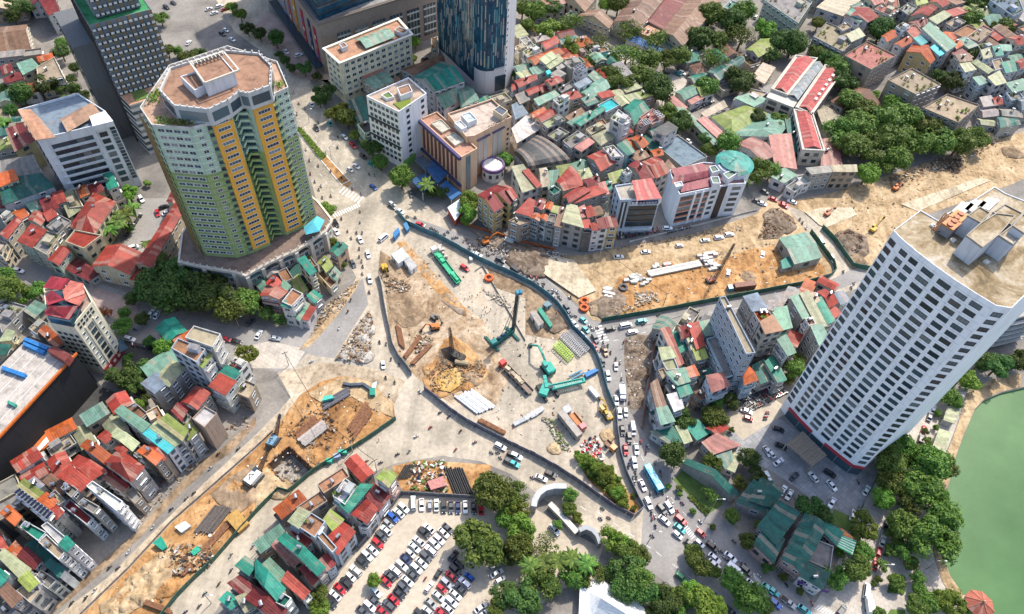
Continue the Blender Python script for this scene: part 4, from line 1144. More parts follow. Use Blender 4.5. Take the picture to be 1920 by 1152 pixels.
# --- white office block with brown metal roofs
VO,VS=(20,170),5.76;zv=36.0
FL,FR,FRB,BK,BL=zp(VO,VS,zv,285,530,1106,328,1020,218,720,25,80,205)
root,foot=block('office_block','white office block with grid of square windows and rusty sheet roofs','building',[FL,FR,FRB,BK,BL],zv,'clean_plaster',(0.66,0.68,0.71),'metal_roof',(0.33,0.42,0.5),1.0,.35)
for q,c_,z in(((75,205,205,195,480,500,270,530),(0.47,0.25,0.15),2.0),((535,305,860,130,965,240,610,445),(0.36,0.21,0.135),2.2)):
 P=zp(VO,VS,zv+.6,*q)
 if area2(P)<0:P=[P[1],P[0],P[3],P[2]]
 r_=roof_pitched(root,P,zv+.4,z,'gable',c_,0.1,name='sheet_roof')
P=ccw(zp(VO,VS,zv+1.5,885,385,1105,330,1020,218,850,280));b=MB();b.prism(P,zv-1,zv+1.5,0);b.build('stair_tower','clean_plaster',root,(0.68,0.69,0.7))
fA=lerp(FL,FR,.06);fB=lerp(FL,FR,.70)
for k in range(8):
 z=6+k*3.55
 win_row(root,fA,fB,z,5,3.2,1.9,'dark',2.0,1.0,True)
 win_row(root,lerp(FL,FR,.74),lerp(FL,FR,.88),z,1,3.0,2.2,'dark',0,0,True)
 win_row(root,lerp(FL,FR,.90),FR,z,1,1.9,1.4,'dark',0,0,True);win_row(root,lerp(FL,FR,.90),FR,z+1.8,1,1.9,1.2,'dark',0,0,True)
 ledge(root,fA,fB,z-1.5,.25,.5,'clean_plaster',(0.66,0.68,0.71),'floor_ledge')
 win_row(root,BL,FL,z,5,1.6,1.6,'dark',1,1,True)
ledge(root,lerp(FL,FR,.712),lerp(FL,FR,.728),18,36,.6,'clean_plaster',(0.68,0.7,0.72),'pier')

# --- cream tower with the red faceted roof
CO,CS=(60,500),5.236;zc=31.0
c1,c2,c3,c4,c5=zp(CO,CS,zc,145,515,402,575,592,345,500,165,112,212)
root,foot=block('cream_tower','cream tower with faceted red metal roof and burgundy shopfront','building',[c1,c2,c3,c4,c5],zc,'clean_plaster',(0.66,0.60,0.46),'terrace',(0.4,0.3,0.25),.8,.3)
for k in range(7):
 z=6.2+k*2.95
 win_row(root,c2,c3,z,1,1.3,1.4,'white',0.6,(c3-c2).length*.76,False)
 win_row(root,c2,c3,z,1,1.3,1.4,'white',(c3-c2).length*.72,.6,False)
 win_row(root,c2,c3,z,1,2.4,2.0,'dark',(c3-c2).length*.36,(c3-c2).length*.36,False)
 win_row(root,c1,c2,z,4,1.2,1.3,'dark',.5,.5,True)
for z in(27.4,29.2):win_row(root,c2,c3,z,5,1.0,.9,'dark',1,1,False)
for f in(.3,.7):ledge(root,lerp(c2,c3,f-.02),lerp(c2,c3,f+.02),14,24,.4,'clean_plaster',(0.68,0.62,0.48),'pilaster')
ledge(root,c2,c3,2.2,3.4,.5,'clean_plaster',(0.22,0.035,0.04),'shopfront_fascia')
for f in(.25,.5,.75):ledge(root,lerp(c2,c3,f-.06),lerp(c2,c3,f+.06),2.4,1.3,.6,'clean_plaster',(0.6,0.5,0.42),'sign_letters')
def facet(q,zlo,zhi,color,nm='red_roof'):
 P=[G(CO[0]+q[i]/CS,CO[1]+q[i+1]/CS,(zlo,zlo,zhi,zhi)[i//2])for i in range(0,8,2)]
 m=MB();L=(P[1]-P[0]).length;m.face(P,0,[(0,0),(L,0),(L,5),(0,5)]);m.face([p-Vector((0,0,.2))for p in reversed(P)])
 for i in range(4):m.face([P[i],P[(i+1)%4],P[(i+1)%4]-Vector((0,0,.2)),P[i]-Vector((0,0,.2))])
 return m.build(nm,'metal_roof',root,color,occ=True)
RED=(0.40,0.045,0.06)
facet((118,470,362,522,455,385,160,385),zc+2.4,zc+4.6,RED)
facet((130,300,152,380,325,325,190,228),zc+2.6,zc+4.4,RED)
facet((105,205,290,232,372,122,190,92),zc+2.4,zc+4.2,RED)
facet((300,240,325,335,520,270,500,165),zc+3.4,zc+1.4,(0.46,0.13,0.10));facet((325,335,465,385,535,275,320,325),zc+3.2,zc+1.4,(0.46,0.13,0.10));facet((300,240,320,325,500,165,375,135),zc+3.6,zc+1.4,(0.46,0.13,0.10))
P=ccw(zp(CO,CS,zc+2.2,150,500,375,545,460,400,300,230,160,240));b=MB();b.prism(P,zc-.8,zc+2.2,0);b.build('penthouse_glazing','window_glass',root,occ=True)
pc=zp(CO,CS,4,800,740,870,690,945,800,860,850);b=MB();ap=centroid(pc)+Vector((0,0,6.5))
for i in range(4):b.face([pc[i],pc[(i+1)%4],ap])
b.build('glass_porch','window_glass',root)

# --- black cinema hall with pale roof and orange roof edge
zk=21.0
k1,k2,k3=G(53,629,zk),G(141,664,zk),G(0,816,zk)
kd=(k3-k2).normalized()
k3=k2+kd*75;k4=k1+kd*75
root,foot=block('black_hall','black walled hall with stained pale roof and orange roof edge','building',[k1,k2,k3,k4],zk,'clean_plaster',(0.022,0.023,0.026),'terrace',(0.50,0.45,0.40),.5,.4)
nk=Vector((kd.y,-kd.x,0));nk=nk if nk.dot(k2-k1)>0 else-nk
b=MB();b.box(zed(k2+kd*37+nk*.25,zk-.1),(75,.5,.9),math.atan2(kd.y,kd.x));b.build('orange_edge','paint',root,(0.62,0.15,0.03))
for i in range(4):b=MB();p=lerp(k1,k2,.2+.2*i);b.box(zed(p+kd*36,zk-.35),(70,.22,.3),math.atan2(kd.y,kd.x));b.build('roof_gutter','clean_plaster',root,(0.62,0.6,0.56))
for q,c_,hh in(((145,745,275,800,255,815,130,760),'U',1.0),((130,770,255,822,240,838,128,788),'U',1.0),((12,905,145,950,135,970,8,925),'U',1.0),((45,1100,90,1120,80,1135,40,1115),'T',.8)):
 P=ccw(pts(5,q,zk+hh));b=MB();b.prism(P,zk-.45,zk+hh);b.build('rooftop_duct','paint',root,ROOF[c_][1])
P=ccw(pts(5,[265,820,300,790,395,840,365,880],zk+3));b=MB();b.prism(P,zk-.45,zk+3);b.build('rooftop_container','metal_roof',root,(0.28,0.07,0.06),occ=True)
# its entrance canopy
P=ccw(pts(9,[130,215,180,250,215,265,340,130,295,112,250,96],5.2));b=MB();b.prism(P,4.5,5.2,0,bottom=True);b.build('entrance_canopy','paint',root,(0.55,0.16,0.05),occ=True)
P=ccw(pts(9,[180,248,205,250,325,128,295,114],5.3));b=MB();b.prism(P,5.1,5.3,0);b.build('canopy_panel','clean_plaster',root,(0.75,0.73,0.7))
for x,y in((170,245),(300,150)):p=GT(9,x,y);b=MB();b.tube(zed(p,0),zed(p,4.6),.3,8);b.build('canopy_post','steel',root)

# --- cream hotel beside the mall
MO,MS=(600,60),5.76;zm=25.0
q=zp(MO,MS,zm,50,178,215,325,985,22,840,-140)
root,foot=block('cream_hotel','cream hotel block with green sheet roof and rows of paired windows','building',q,zm,'plaster',(0.70,0.64,0.45),'terrace',(0.50,0.28,0.18),.9,.4)
b=MB();b.ring(offset(foot,-1.0),offset(foot,-.02),zm-.3,zm);b.build('cornice','clean_plaster',root,(0.72,0.7,0.66))
P=zp(MO,MS,zm+1.2,385,65,495,160,815,35,700,-55)
if area2(P)<0:P=[P[1],P[0],P[3],P[2]]
P=[P[1],P[2],P[3],P[0]]
roof_pitched(root,P,zm+.3,1.8,'gable',ROOF['G'][1],0.1,name='sheet_roof')
roofbox(MO,MS,zm-.9,(205,130,260,110,300,150,240,175),2.6,root=root);roofbox(MO,MS,zm-.9,(850,-60,960,-20,900,20,800,-20),2.2,root=root)
for k in range(6):
 z=5+k*3.4
 win_row(root,q[0],q[1],z,3,2.4,1.8,'white',1,1,True);win_row(root,q[1],q[2],z,11,2.2,1.8,'white',1.5,1,True)
ledge(root,q[1],q[2],6.6,.5,.8,'clean_plaster',(0.6,0.55,0.4),'ledge');ledge(root,q[0],q[1],6.6,.5,.8,'clean_plaster',(0.6,0.55,0.4),'ledge')

# --- tall white building beside it
zw=33.0
q=zp(MO,MS,zw,500,690,850,862,1152,662,955,490)
root,foot=block('white_block','tall white building with roof garden beside the avenue','building',q,zw,'clean_plaster',(0.72,0.72,0.73),'terrace',(0.48,0.36,0.27),.9,.35)
for k in range(9):
 z=4.5+k*3.25
 win_row(root,q[0],q[1],z,7,1.5,1.5,'dark',1,.6,True);win_row(root,q[1],q[2],z,1,1.8,1.5,'dark',3,(q[2]-q[1]).length-8,True);win_row(root,q[1],q[2],z,1,1.8,1.5,'dark',(q[2]-q[1]).length-5,1,True)
for k in(3,6):ledge(root,q[0],q[1],3+k*3.25,.25,1.0,'dark_frame',None,'balcony_slab')
P=[q[1],q[2]];ledge(root,q[1],lerp(q[1],q[2],.45),2.4,4.6,.35,'clean_plaster',(0.20,0.42,0.12),'green_shopfront')
roofbox(MO,MS,zw-.9,(830,600,960,560,1000,640,870,690),3.0,root=root,color=(0.7,0.7,0.7));roofbox(MO,MS,zw-.9,(740,640,800,700,720,720,660,680),1.5,root=root,color=(0.7,0.7,0.7),tcol=(0.16,0.24,0.08))
P=ccw(zp(MO,MS,zw-.4,790,770,980,720,980,790,870,835));b=MB();b.prism(P,zw-.85,zw-.45);b.build('roof_garden','leaf_bright',root)

# --- peach hotel: striped front wing and rear wing, blue canopies, rotunda
PO,PS=(770,180),5.76;zh=21.5
q=zp(PO,PS,zh,100,245,285,168,722,565,548,660)
root,foot=block('peach_hotel','peach hotel with maroon window stripes, purple cornices and blue canopies','building',q,zh,'clean_plaster',(0.64,0.43,0.28),'terrace',(0.50,0.27,0.19),.9,.35)
a,c=q[0],q[3]
if not facing(a,c):a,c=c,a
f0,f1=q[0],q[3]
for i in range(9):
 s=.06+i*.098;p0=lerp(f0,f1,s);p1=lerp(f0,f1,s+.05)
 ledge(root,p0,p1,12.2,13,.18,'clean_plaster',(0.19,0.055,0.06),'window_stripe')
 for k in range(5):win_row(root,p0,p1,7.2+k*2.6,1,(p1-p0).length*.75,1.2,'white',0,0,True)
PUR=(0.07,0.06,0.13)
ledge(root,f0,f1,zh-.8,1.7,1.4,'clean_plaster',PUR,'cornice');ledge(root,f0,f1,4.6,.9,1.2,'clean_plaster',PUR,'cornice')
ledge(root,lerp(q[3],q[2],.28),lerp(q[3],q[2],.55),10.4,19.5,.25,'window_glass',None,'stair_window')
for qq in((215,290,330,248,430,350,340,395),(370,430,470,390,580,480,480,535)):roofbox(PO,PS,zh-.9,qq,1.2,root=root,tcol=(0.56,0.53,0.45),name='skylight_box',color=(0.5,0.45,0.35))
z2=24.0
r=zp(PO,PS,z2,600,450,690,440,1090,238,880,40,400,200)
r=ccw(r);b=MB();b.prism(r,0,z2,0,top=False);b.build('rear_wing','clean_plaster',root,(0.64,0.42,0.27),occ=True)
b=MB();b.face([zed(p,z2-.6)for p in r]);b.build('rear_roof','terrace',root,(0.55,0.45,0.38),occ=True)
b=MB();b.ring(r,offset(r,.35),z2-.01,z2+.6);b.build('rear_parapet','clean_plaster',root,(0.64,0.44,0.3))
rf0,rf1=zp(PO,PS,z2,690,440,1090,238)
for i,(s0,s1)in enumerate(((.10,.20),(.24,.34),(.5,.6),(.64,.74))):
 p0,p1=lerp(rf0,rf1,s0),lerp(rf0,rf1,s1);ledge(root,p0,p1,12.5,15,.25,'clean_plaster',(0.45,0.42,0.38),'window_stripe')
 for k in range(5):win_row(root,p0,p1,7+k*2.9,1,(p1-p0).length*.8,1.7,'white',0,0,True)
for k in range(5):win_row(root,rf0,rf1,7+k*2.9,1,1.0,1.2,'dark',(rf1-rf0).length*.84,.4,True)
for s0,s1 in((.06,.4),(.47,.8)):ledge(root,lerp(rf0,rf1,s0),lerp(rf0,rf1,s1),21.2,.6,.8,'clean_plaster',PUR,'cornice')
# raised roof letters, too soft in the photograph to read: plain strokes
m=MB()
for i in range(13):
 p=lerp(rf0,rf1,.36+i*.045);dz=Vector((rf1.x-rf0.x,rf1.y-rf0.y,0)).normalized()
 m.box(zed(p,z2+1.3),(.18,.15,1.4),math.atan2(dz.y,dz.x));m.box(zed(p+dz*.3,z2+(1.9,.75,1.3)[i%3]),(.6,.15,.2),math.atan2(dz.y,dz.x))
m.build('roof_sign','dark_frame',root)
roofbox(PO,PS,z2-.6,(545,205,640,170,715,250,620,290),3,root=root,tcol=(0.5,0.58,0.66));roofbox(PO,PS,z2-.6,(470,290,540,260,610,335,550,360),2.4,root=root,tcol=(0.66,0.64,0.6));roofbox(PO,PS,z2-.6,(890,150,960,100,1050,160,990,215),3.5,root=root,tcol=(0.12,0.14,0.18),color=(0.6,0.5,0.36))
cc=G(PO[0]+890/PS,PO[1]+745/PS,7);m=MB();ring_=[cc+Vector((5.2*math.cos(2*math.pi*i/20),5.2*math.sin(2*math.pi*i/20),0))for i in range(20)]
m.prism(ring_,0,7,0);m.build('rotunda','clean_plaster',root,(0.66,0.64,0.62),occ=True);m=MB();m.ring(offset(ring_,-.3),offset(ring_,.5),6.0,7.6);m.build('rotunda_cornice','clean_plaster',root,(0.16,0.10,0.22))
for i in range(10,20,2):win_row(root,ring_[i],ring_[(i+1)%20],3.6,1,1.3,2.0,'dark',0,0,True)
for qq,z_ in(((0,905,150,835,265,945,130,1040),5),((170,800,235,700,400,840,290,950),6.2),((300,975,380,910,550,1050,440,1125),5),((40,690,130,640,240,720,160,810),5.4)):
 P=zp(PO,PS,z_,*qq);P=ccw(P);m=MB();m.prism(P,z_-.5,z_,0,bottom=True);m.build('blue_canopy','metal_roof',root,(0.045,0.17,0.40)if z_!=5.4 else(0.16,0.22,0.30),occ=True)
 for p in P[:3]:b=MB();b.tube(zed(p,0),zed(p,z_-.4),.2,6);b.build('canopy_post','clean_plaster',root,(0.6,0.6,0.58))
# ------------------------------------------------------------------ houses: photo tile, roof corners, height, roof kind, roof colour, wall colour
def rows(t,land,group,items,hk=1.0,**kw):
 for it in items:
  q,h,kind,rc,wc=it[:5];ex=dict(kw);h*=hk
  if len(it)>5:ex.update(it[5])
  house(t,q,h,kind,rc,wc,land,group=group,**ex)
g1='houses west of the white office block'
rows(1,'office',g1,[
((-60,160,150,140,175,285,-60,320),7,'gable','N','c'),((205,-20,310,-20,335,68,272,85),12,'gable','M','w'),
((100,365,180,338,218,375,130,420),9,'shed','G','c'),((205,378,305,320,358,430,212,462),10,'flat','I','c'),
((20,440,112,400,132,440,32,470),8,'gable','M','n'),((10,370,60,358,76,400,15,420),8,'gable','M','c'),
((210,320,290,298,302,330,220,347),8,'gable','O','c'),((40,740,130,705,192,790,85,852),14,'shed','M','y'),
((0,920,190,885,235,985,0,1016),15,'shed','E','b'),((0,1018,236,986,302,1050,20,1152),14.5,'shed','D','b'),
((0,985,75,960,100,1010,0,1050),17,'shed','O','c'),((362,1080,420,1060,465,1160,385,1170),11,'flat','I','c'),
((438,1052,482,1040,502,1090,455,1112),12,'gable','O','c'),((500,1042,560,1028,582,1070,520,1100),11,'gable','M','n'),
((585,990,628,978,662,1045,610,1066),12,'shed','T','w'),((-20,600,30,590,60,660,0,680),5,'flat','I','c'),
((225,1120,290,1100,330,1170,250,1190),12,'gable','M','g'),((300,1085,350,1070,372,1130,320,1150),12,'gable','R','g')])
g2='low buildings around the cream hotel'
rows(2,'mall',g2,[
((575,420,690,378,722,405,620,456),12,'shed','P','c'),((612,458,722,407,775,455,668,502),12,'shed','G','c'),
((525,580,605,555,650,660,575,692),8,'shed','D','e'),((570,700,622,678,695,722,612,752),10,'flat','K','e'),
((985,215,1022,205,1022,268,985,276),8,'flat','A','c'),((700,470,790,440,830,470,760,510),9,'shed','N','w')])
rows(2,'teal','sheds at the foot of the teal tower',[
((890,435,1040,350,1172,455,1000,516),14,'gable','T','w'),((1000,530,1092,480,1152,556,1060,612),10,'gable','G','w'),
((1130,506,1190,488,1252,560,1160,602),10,'gable','G','e'),((1080,612,1300,540,1312,557,1112,637),6,'shed','T','g'),
((820,392,1045,312,1062,342,880,422),9,'gable','N','w'),((1310,545,1400,520,1440,560,1350,590),9,'flat','E','c')])
g3='packed houses between the teal tower and the teal dome'
rows(3,'teal',g3,[
((60,290,130,250,166,290,90,322),12,'flat','I','w'),((165,246,245,205,262,240,190,277),13,'gable','R','w'),((85,332,240,270,292,300,130,366),11,'gable','O','c'),
((155,337,220,295,252,320,190,362),13,'shed','L','w'),((180,362,260,310,292,340,215,387),12,'shed','L','c'),((240,372,300,345,322,365,260,392),11,'shed','E','g'),
((100,392,150,368,197,395,125,427),10,'shed','G','w'),((270,337,382,320,412,350,330,387),12,'flat','E','g'),((215,422,260,395,302,415,255,442),11,'shed','E','g'),
((185,457,245,430,287,455,220,482),12,'gable','R','c'),((15,457,130,420,142,445,40,492),11,'gable','R','w'),((75,512,135,485,152,510,95,537),10,'gable','R','n'),
((0,477,20,468,27,495,0,512),10,'gable','R','w'),((125,562,240,515,267,535,150,592),11,'shed','G','c'),((230,562,290,530,327,555,265,592),16,'flat','W','w'),
((285,532,345,510,392,545,330,562),11,'gable','R','c'),((260,502,340,450,362,480,280,522),11,'flat','E','g'),((350,477,420,440,447,460,375,497),12,'shed','B','w'),
((375,522,500,440,552,490,440,562),9,'gable','G','g'),((430,432,460,405,522,450,480,472),9,'shed','G','g'),((20,260,70,240,90,275,40,300),10,'flat','E','c'),
((20,540,70,520,100,560,45,585),9,'shed','E','n'),((0,600,40,580,90,640,20,670),8,'shed','B','w'),((140,490,180,470,215,500,170,520),9,'gable','M','n')])
rows(3,'peach',g3,[
((105,642,175,605,192,625,120,662),11,'gable','O','c'),((130,662,220,610,247,640,165,687),12,'gable','R','c'),((165,687,265,640,302,675,200,722),13,'flat','L','g'),
((300,662,390,610,422,630,330,682),8,'shed','N','n'),((310,692,440,625,472,640,350,712),12,'shed','G','g'),((350,692,500,600,527,615,385,707),13,'gable','T','g'),
((480,592,560,550,607,590,530,632),12,'flat','C','w',dict(tank=0,stair=False)),((415,727,485,690,527,710,445,757),12,'flat','I','c'),((450,767,530,730,577,770,500,817),12,'hip','L','c'),
((555,667,600,615,672,670,620,702),20,'flat','W','w'),((200,762,270,715,322,745,250,792),13,'flat','L','g'),((285,792,370,735,427,770,330,832),13,'flat','E','g'),
((350,832,430,780,462,800,390,852),12,'shed','P','g'),((0,732,80,660,182,710,30,802),8,'shed','W','w'),((15,862,130,772,325,912,95,950),9,'vault','K','g'),
((520,710,560,690,580,720,545,740),11,'shed','E','g')])
rows(3,'dome',g3,[
((630,612,690,560,777,625,690,702),11,'gable','T','w'),((705,692,790,620,832,650,745,712),14,'flat','P','p'),((800,737,880,690,932,720,860,762),15,'shed','K','w'),
((425,882,520,840,587,910,500,962),12,'gable','R','g'),((510,832,570,815,632,880,560,882),15,'flat','W','w'),((590,822,640,795,692,855,650,872),13,'shed','T','s'),
((600,792,680,775,762,830,700,852),9,'gable','O','n'),((665,782,700,765,767,810,730,837),11,'gable','O','c'),((650,882,720,840,772,880,700,907),10,'gable','N','n'),
((655,932,700,905,802,1000,730,1012),12,'gable','M','g'),((735,912,800,885,882,970,810,1002),12,'gable','R','g'),((780,852,830,835,852,870,800,882),10,'gable','O','n'),
((615,962,655,945,677,970,640,987),15,'flat','W','w'),((250,942,320,930,312,985,270,992),12,'shed','Y','e'),((250,1022,330,935,402,1040,290,1072),13,'gable','R','c'),
((370,962,430,945,452,990,395,1012),11,'hip','L','g'),((290,1112,430,1040,532,1080,350,1142),14,'gable','R','g'),((400,1012,440,1005,502,1090,440,1102),13,'gable','M','g'),
((440,1002,480,990,492,1020,455,1032),12,'gable','M','g'),((515,1032,550,1020,562,1060,525,1082),13,'shed','T','g'),((880,900,930,960,910,990,850,950),9,'gable','N','n'),
((540,985,620,960,640,1010,560,1035),11,'shed','Y','g'),((480,1040,520,1030,545,1090,500,1100),13,'shed','P','g')])
rows(3,'peach','houses behind the peach hotel',[
((0,952,60,940,152,1050,60,1082),12,'shed','L','w'),((60,972,90,962,165,1042,140,1056),12.5,'shed','R','w'),((155,952,190,945,207,1045,165,1052),12,'gable','I','c'),((210,972,265,965,240,1057,205,1057),12,'shed','G','e')])
# blue-grey lot roof, solar house
house(3,(830,832,930,757,1100,880,962,940),7.5,'flat','B','g','dome',label='wide low building with bare blue grey flat roof',cat='building',tank=0,stair=False,win=0)
r_=house(3,(345,387,385,360,427,385,375,417),15,'flat','B','w','teal',label='white house with rooftop solar panels and cyan tarpaulin',tank=0,stair=False)
P=pts(3,(345,380,385,355,425,378,377,407),16.5);solar(r_,P[0],P[1],P[2],P[3],3,3)
b=MB()
for p in P:b.bar(zed(p,14.2),p,.12)
b.build('panel_frame','steel',r_)
b=MB();P=pts(3,(190,400,210,392,222,410,200,420),12);b.prism(ccw(P),10,12);o_=b.build('water_tank_shelter','paint',None,(0.05,0.5,0.5));tag(o_,'small bright cyan box on roof behind the teal tower','roof box')
r_=house(3,(715,660,790,610,860,655,790,700),13.6,'flat','P','p','dome',label='pink house with rows of black solar panels on its roof',tank=0,stair=False)
P=pts(3,(720,680,760,665,790,690,745,708),15);solar(r_,P[0],P[1],P[2],P[3],4,1);P=pts(3,(790,630,820,620,860,655,830,665),15.2);solar(r_,P[0],P[1],P[2],P[3],2,4)

# --- factory sheds
rows(3,'factory','factory sheds',[
((575,122,700,-60,880,-40,716,168),9,'gable','N','c',dict(name='factory_shed',cat='factory shed')),((370,90,420,60,570,122,545,160),7,'gable','N','c',dict(name='factory_shed',cat='factory shed')),
((290,0,330,-60,480,-20,410,65),8,'gable','N','c',dict(name='factory_shed',cat='factory shed')),((765,130,880,-40,985,-10,850,165),6.5,'shed','M','n',dict(name='factory_shed',cat='factory shed')),
((845,180,1010,-30,1180,0,960,258),9,'gable','N','c',dict(name='factory_shed',cat='factory shed',rise=2.5)),((715,190,765,150,830,175,775,205),6,'shed','A','n',dict(name='factory_shed',cat='factory shed')),
((300,80,340,60,375,70,330,92),6,'flat','G','c'),((640,235,700,222,870,290,830,305),4.5,'shed','U','w',dict(name='bus_shelter',cat='shelter',label='long blue roofed shelter in front of the factory sheds')),
((830,240,870,225,930,262,890,275),5,'shed','G','w'),((1190,40,1230,0,1290,20,1240,65),9,'flat','G','w'),
((140,-30,270,-40,300,20,190,40),9,'shed','P','c')])
rows(3,'school','low halls beside the school',[
((1320,282,1400,220,1520,245,1385,322),8,'gable','Y','g'),((1100,405,1290,315,1310,345,1165,452),8,'gable','D','g'),((1110,412,1180,385,1205,445,1160,460),6,'gable','G','w'),
((1000,372,1060,355,1100,402,1035,415),5,'hip','N','c'),((920,520,1000,485,1058,520,970,562),6,'gable','G','w'),((990,570,1050,540,1078,550,1010,587),5,'shed','P','w'),
((870,560,900,545,985,605,950,620),5,'shed','P','c'),((860,570,885,555,940,610,890,640),5,'shed','Y','c'),((1350,440,1410,360,1480,380,1420,470),7,'shed','I','c'),
((1245,560,1330,495,1440,520,1350,590),6,'flat','I','w'),((1255,560,1330,535,1440,560,1360,600),6.5,'shed','G','w'),((1265,310,1330,300,1400,350,1340,370),5,'flat','N','c'),
((1040,690,1080,670,1220,775,1180,800),6,'shed','P','g'),((1010,700,1045,690,1170,805,1140,822),5.5,'shed','G','g'),((905,620,960,615,1070,690,1010,712),5,'shed','G','g'),
((1065,640,1190,570,1210,600,1090,660),4,'shed','I','c')])
house(3,(1125,660,1320,592,1440,640,1240,760),6.0,'hip','Y','w','school',label='wide olive and green striped hall roof beside the school',cat='hall',rise=2.0)
house(3,(1240,762,1440,640,1560,690,1500,770),6.0,'hip','G','w','school',label='broad pale green hipped hall roof next to the olive one',cat='hall',rise=1.5)
house(3,(1265,810,1350,772,1490,870,1405,905),6.0,'gable','P','w','school',label='broad hall with pink gabled metal roof near the teal dome',cat='hall',rise=2.0)
house(4,(0,780,120,770,160,950,40,930),5.5,'shed','P','g','school',label='pink ribbed lean-to roof at the foot of the school',cat='hall')
house(4,(275,630,330,610,410,650,345,800),4.0,'shed','I','g','school',label='beige canopy roof between the school and the grove',cat='canopy',win=0)
house(4,(300,800,380,790,415,925,300,930),4.6,'shed','P','g','school',label='pink ribbed canopy roof below the beige one',cat='canopy',win=0)
house(4,(90,690,120,685,165,850,135,860),5.0,'shed','D','g','school',label='narrow dark green awning along the school wall',cat='canopy',win=0)
# --- the school: three long red-roofed wings and a glazed corridor
SO,SS=(1390,90),5.01
root=empty('school',GT(4,200,500));tag(root,'long cream school with three red metal roof wings and glazed corridor','school')
for q,h in(((290,388,430,440,700,105,515,80),9.5),((520,560,660,620,945,220,790,170),9.5),((500,590,660,620,770,965,580,955),9.5)):
 P=zp(SO,SS,h,*q)
 if area2(P)<0:P=list(reversed(P));P=[P[0],P[1],P[2],P[3]]
 la,lb=(P[1]-P[0]).length,(P[2]-P[1]).length
 if la<lb:P=P[1:]+P[:1]
 b=MB();Q=offset(P,-.5);b.prism(Q,0,h,0);b.build('wall','plaster',root,(0.62,0.58,0.50),occ=True)
 b=MB();b.ring(offset(P,-.7),offset(P,.05),h-.1,h+.6);b.build('parapet','plaster',root,(0.52,0.49,0.43),occ=True)
 roof_pitched(root,offset(P,.8),h+.2,1.6,'gable',(0.42,0.085,0.075),0)
 for i in range(4):
  a,c=Q[i],Q[(i+1)%4]
  if facing(a,c):
   for k in range(2):win_row(root,a,c,3+k*4,max(2,int((c-a).length/4)),2.2,1.8,'dark',1,1,True)
 e0_,e1_=(P[1],P[2])if la>lb else(P[1],P[2])
P=zp(SO,SS,9,440,450,530,495,765,175,690,135)
if area2(P)<0:P=list(reversed(P))
if(P[1]-P[0]).length<(P[2]-P[1]).length:P=P[1:]+P[:1]
b=MB();b.prism(P,0,9);b.build('corridor','plaster',root,(0.5,0.48,0.44),occ=True);roof_pitched(root,P,9.4,1.5,'gable',(0.30,0.34,0.34),.1,name='glazed_roof')
P=ccw(zp(SO,SS,8.5,235,460,290,392,530,500,490,560));b=MB();b.prism(P,0,8.5);b.build('link_block','plaster',root,(0.58,0.54,0.46),occ=True)
for i in range(4):
 if facing(P[i],P[(i+1)%4]):
  for k in range(2):win_row(root,P[i],P[(i+1)%4],3+3.3*k,2,4.5,2,'dark',.5,.5,True)
for i in range(6):
 for q in(((860,260,700,480),(880,240,700,500)))[:1]:
  p=G(SO[0]+(q[0]+(q[2]-q[0])*i/5)/SS,SO[1]+(q[1]+(q[3]-q[1])*i/5)/SS,10.6);b=MB();b.box(p,(2.2,1.4,.7),1.0);b.build('roof_hatch','clean_plaster',root,(0.6,0.55,0.5))
# --- north-east quarter
g4='houses in the north-east quarter'
rows(4,'school',g4,[
((255,205,330,125,520,200,420,290),13,'flat','I','g'),((390,150,440,122,475,150,420,175),14.5,'flat','I','g'),((440,200,510,165,545,200,470,235),14,'shed','L','g'),
((430,310,560,232,722,312,580,390),15,'flat','P','n',dict(tank=2)),((675,450,810,382,975,475,830,530),15,'flat','I','n',dict(tank=2)),((870,605,1010,528,1190,590,1070,690),14,'flat','I','n',dict(tank=2)),
((640,205,700,170,722,205,668,235),13,'gable','O','w'),((710,250,790,205,812,235,750,268),13,'gable','O','w'),((780,290,822,248,952,322,912,358),12,'gable','O','y'),
((820,222,860,205,900,235,860,255),14,'shed','C','b'),((910,275,950,250,1008,290,965,315),14,'shed','C','b'),((860,180,900,145,1062,250,1005,290),15,'shed','G','w'),
((790,130,880,105,900,135,830,160),12,'gable','M','g'),((950,190,1000,180,1060,215,1010,235),13,'gable','O','g'),((1010,240,1060,225,1100,250,1060,275),13,'gable','O','g'),
((430,95,490,40,622,95,560,125),12,'gable','R','w'),((440,85,470,55,552,100,520,125),12.5,'shed','T','w'),((600,50,650,15,740,50,680,85),12,'flat','P','c'),
((740,50,790,15,840,40,790,85),12,'flat','E','g'),((805,90,870,40,950,45,900,90),12,'gable','R','c'),((905,110,990,65,1032,85,950,135),13,'shed','L','w'),
((270,55,360,-20,520,0,420,90),7,'shed','I','w'),((280,60,310,50,410,92,380,105),5,'shed','U','w'),((720,150,760,125,800,150,760,175),14,'flat','E','w'),((760,155,830,135,880,190,820,215),13,'flat','P','c'),
((1000,130,1060,95,1115,120,1050,160),13,'flat','I','g'),((1040,185,1120,140,1180,165,1110,215),12,'flat','A','p'),((1120,210,1210,140,1270,170,1190,235),13,'flat','I','p')])
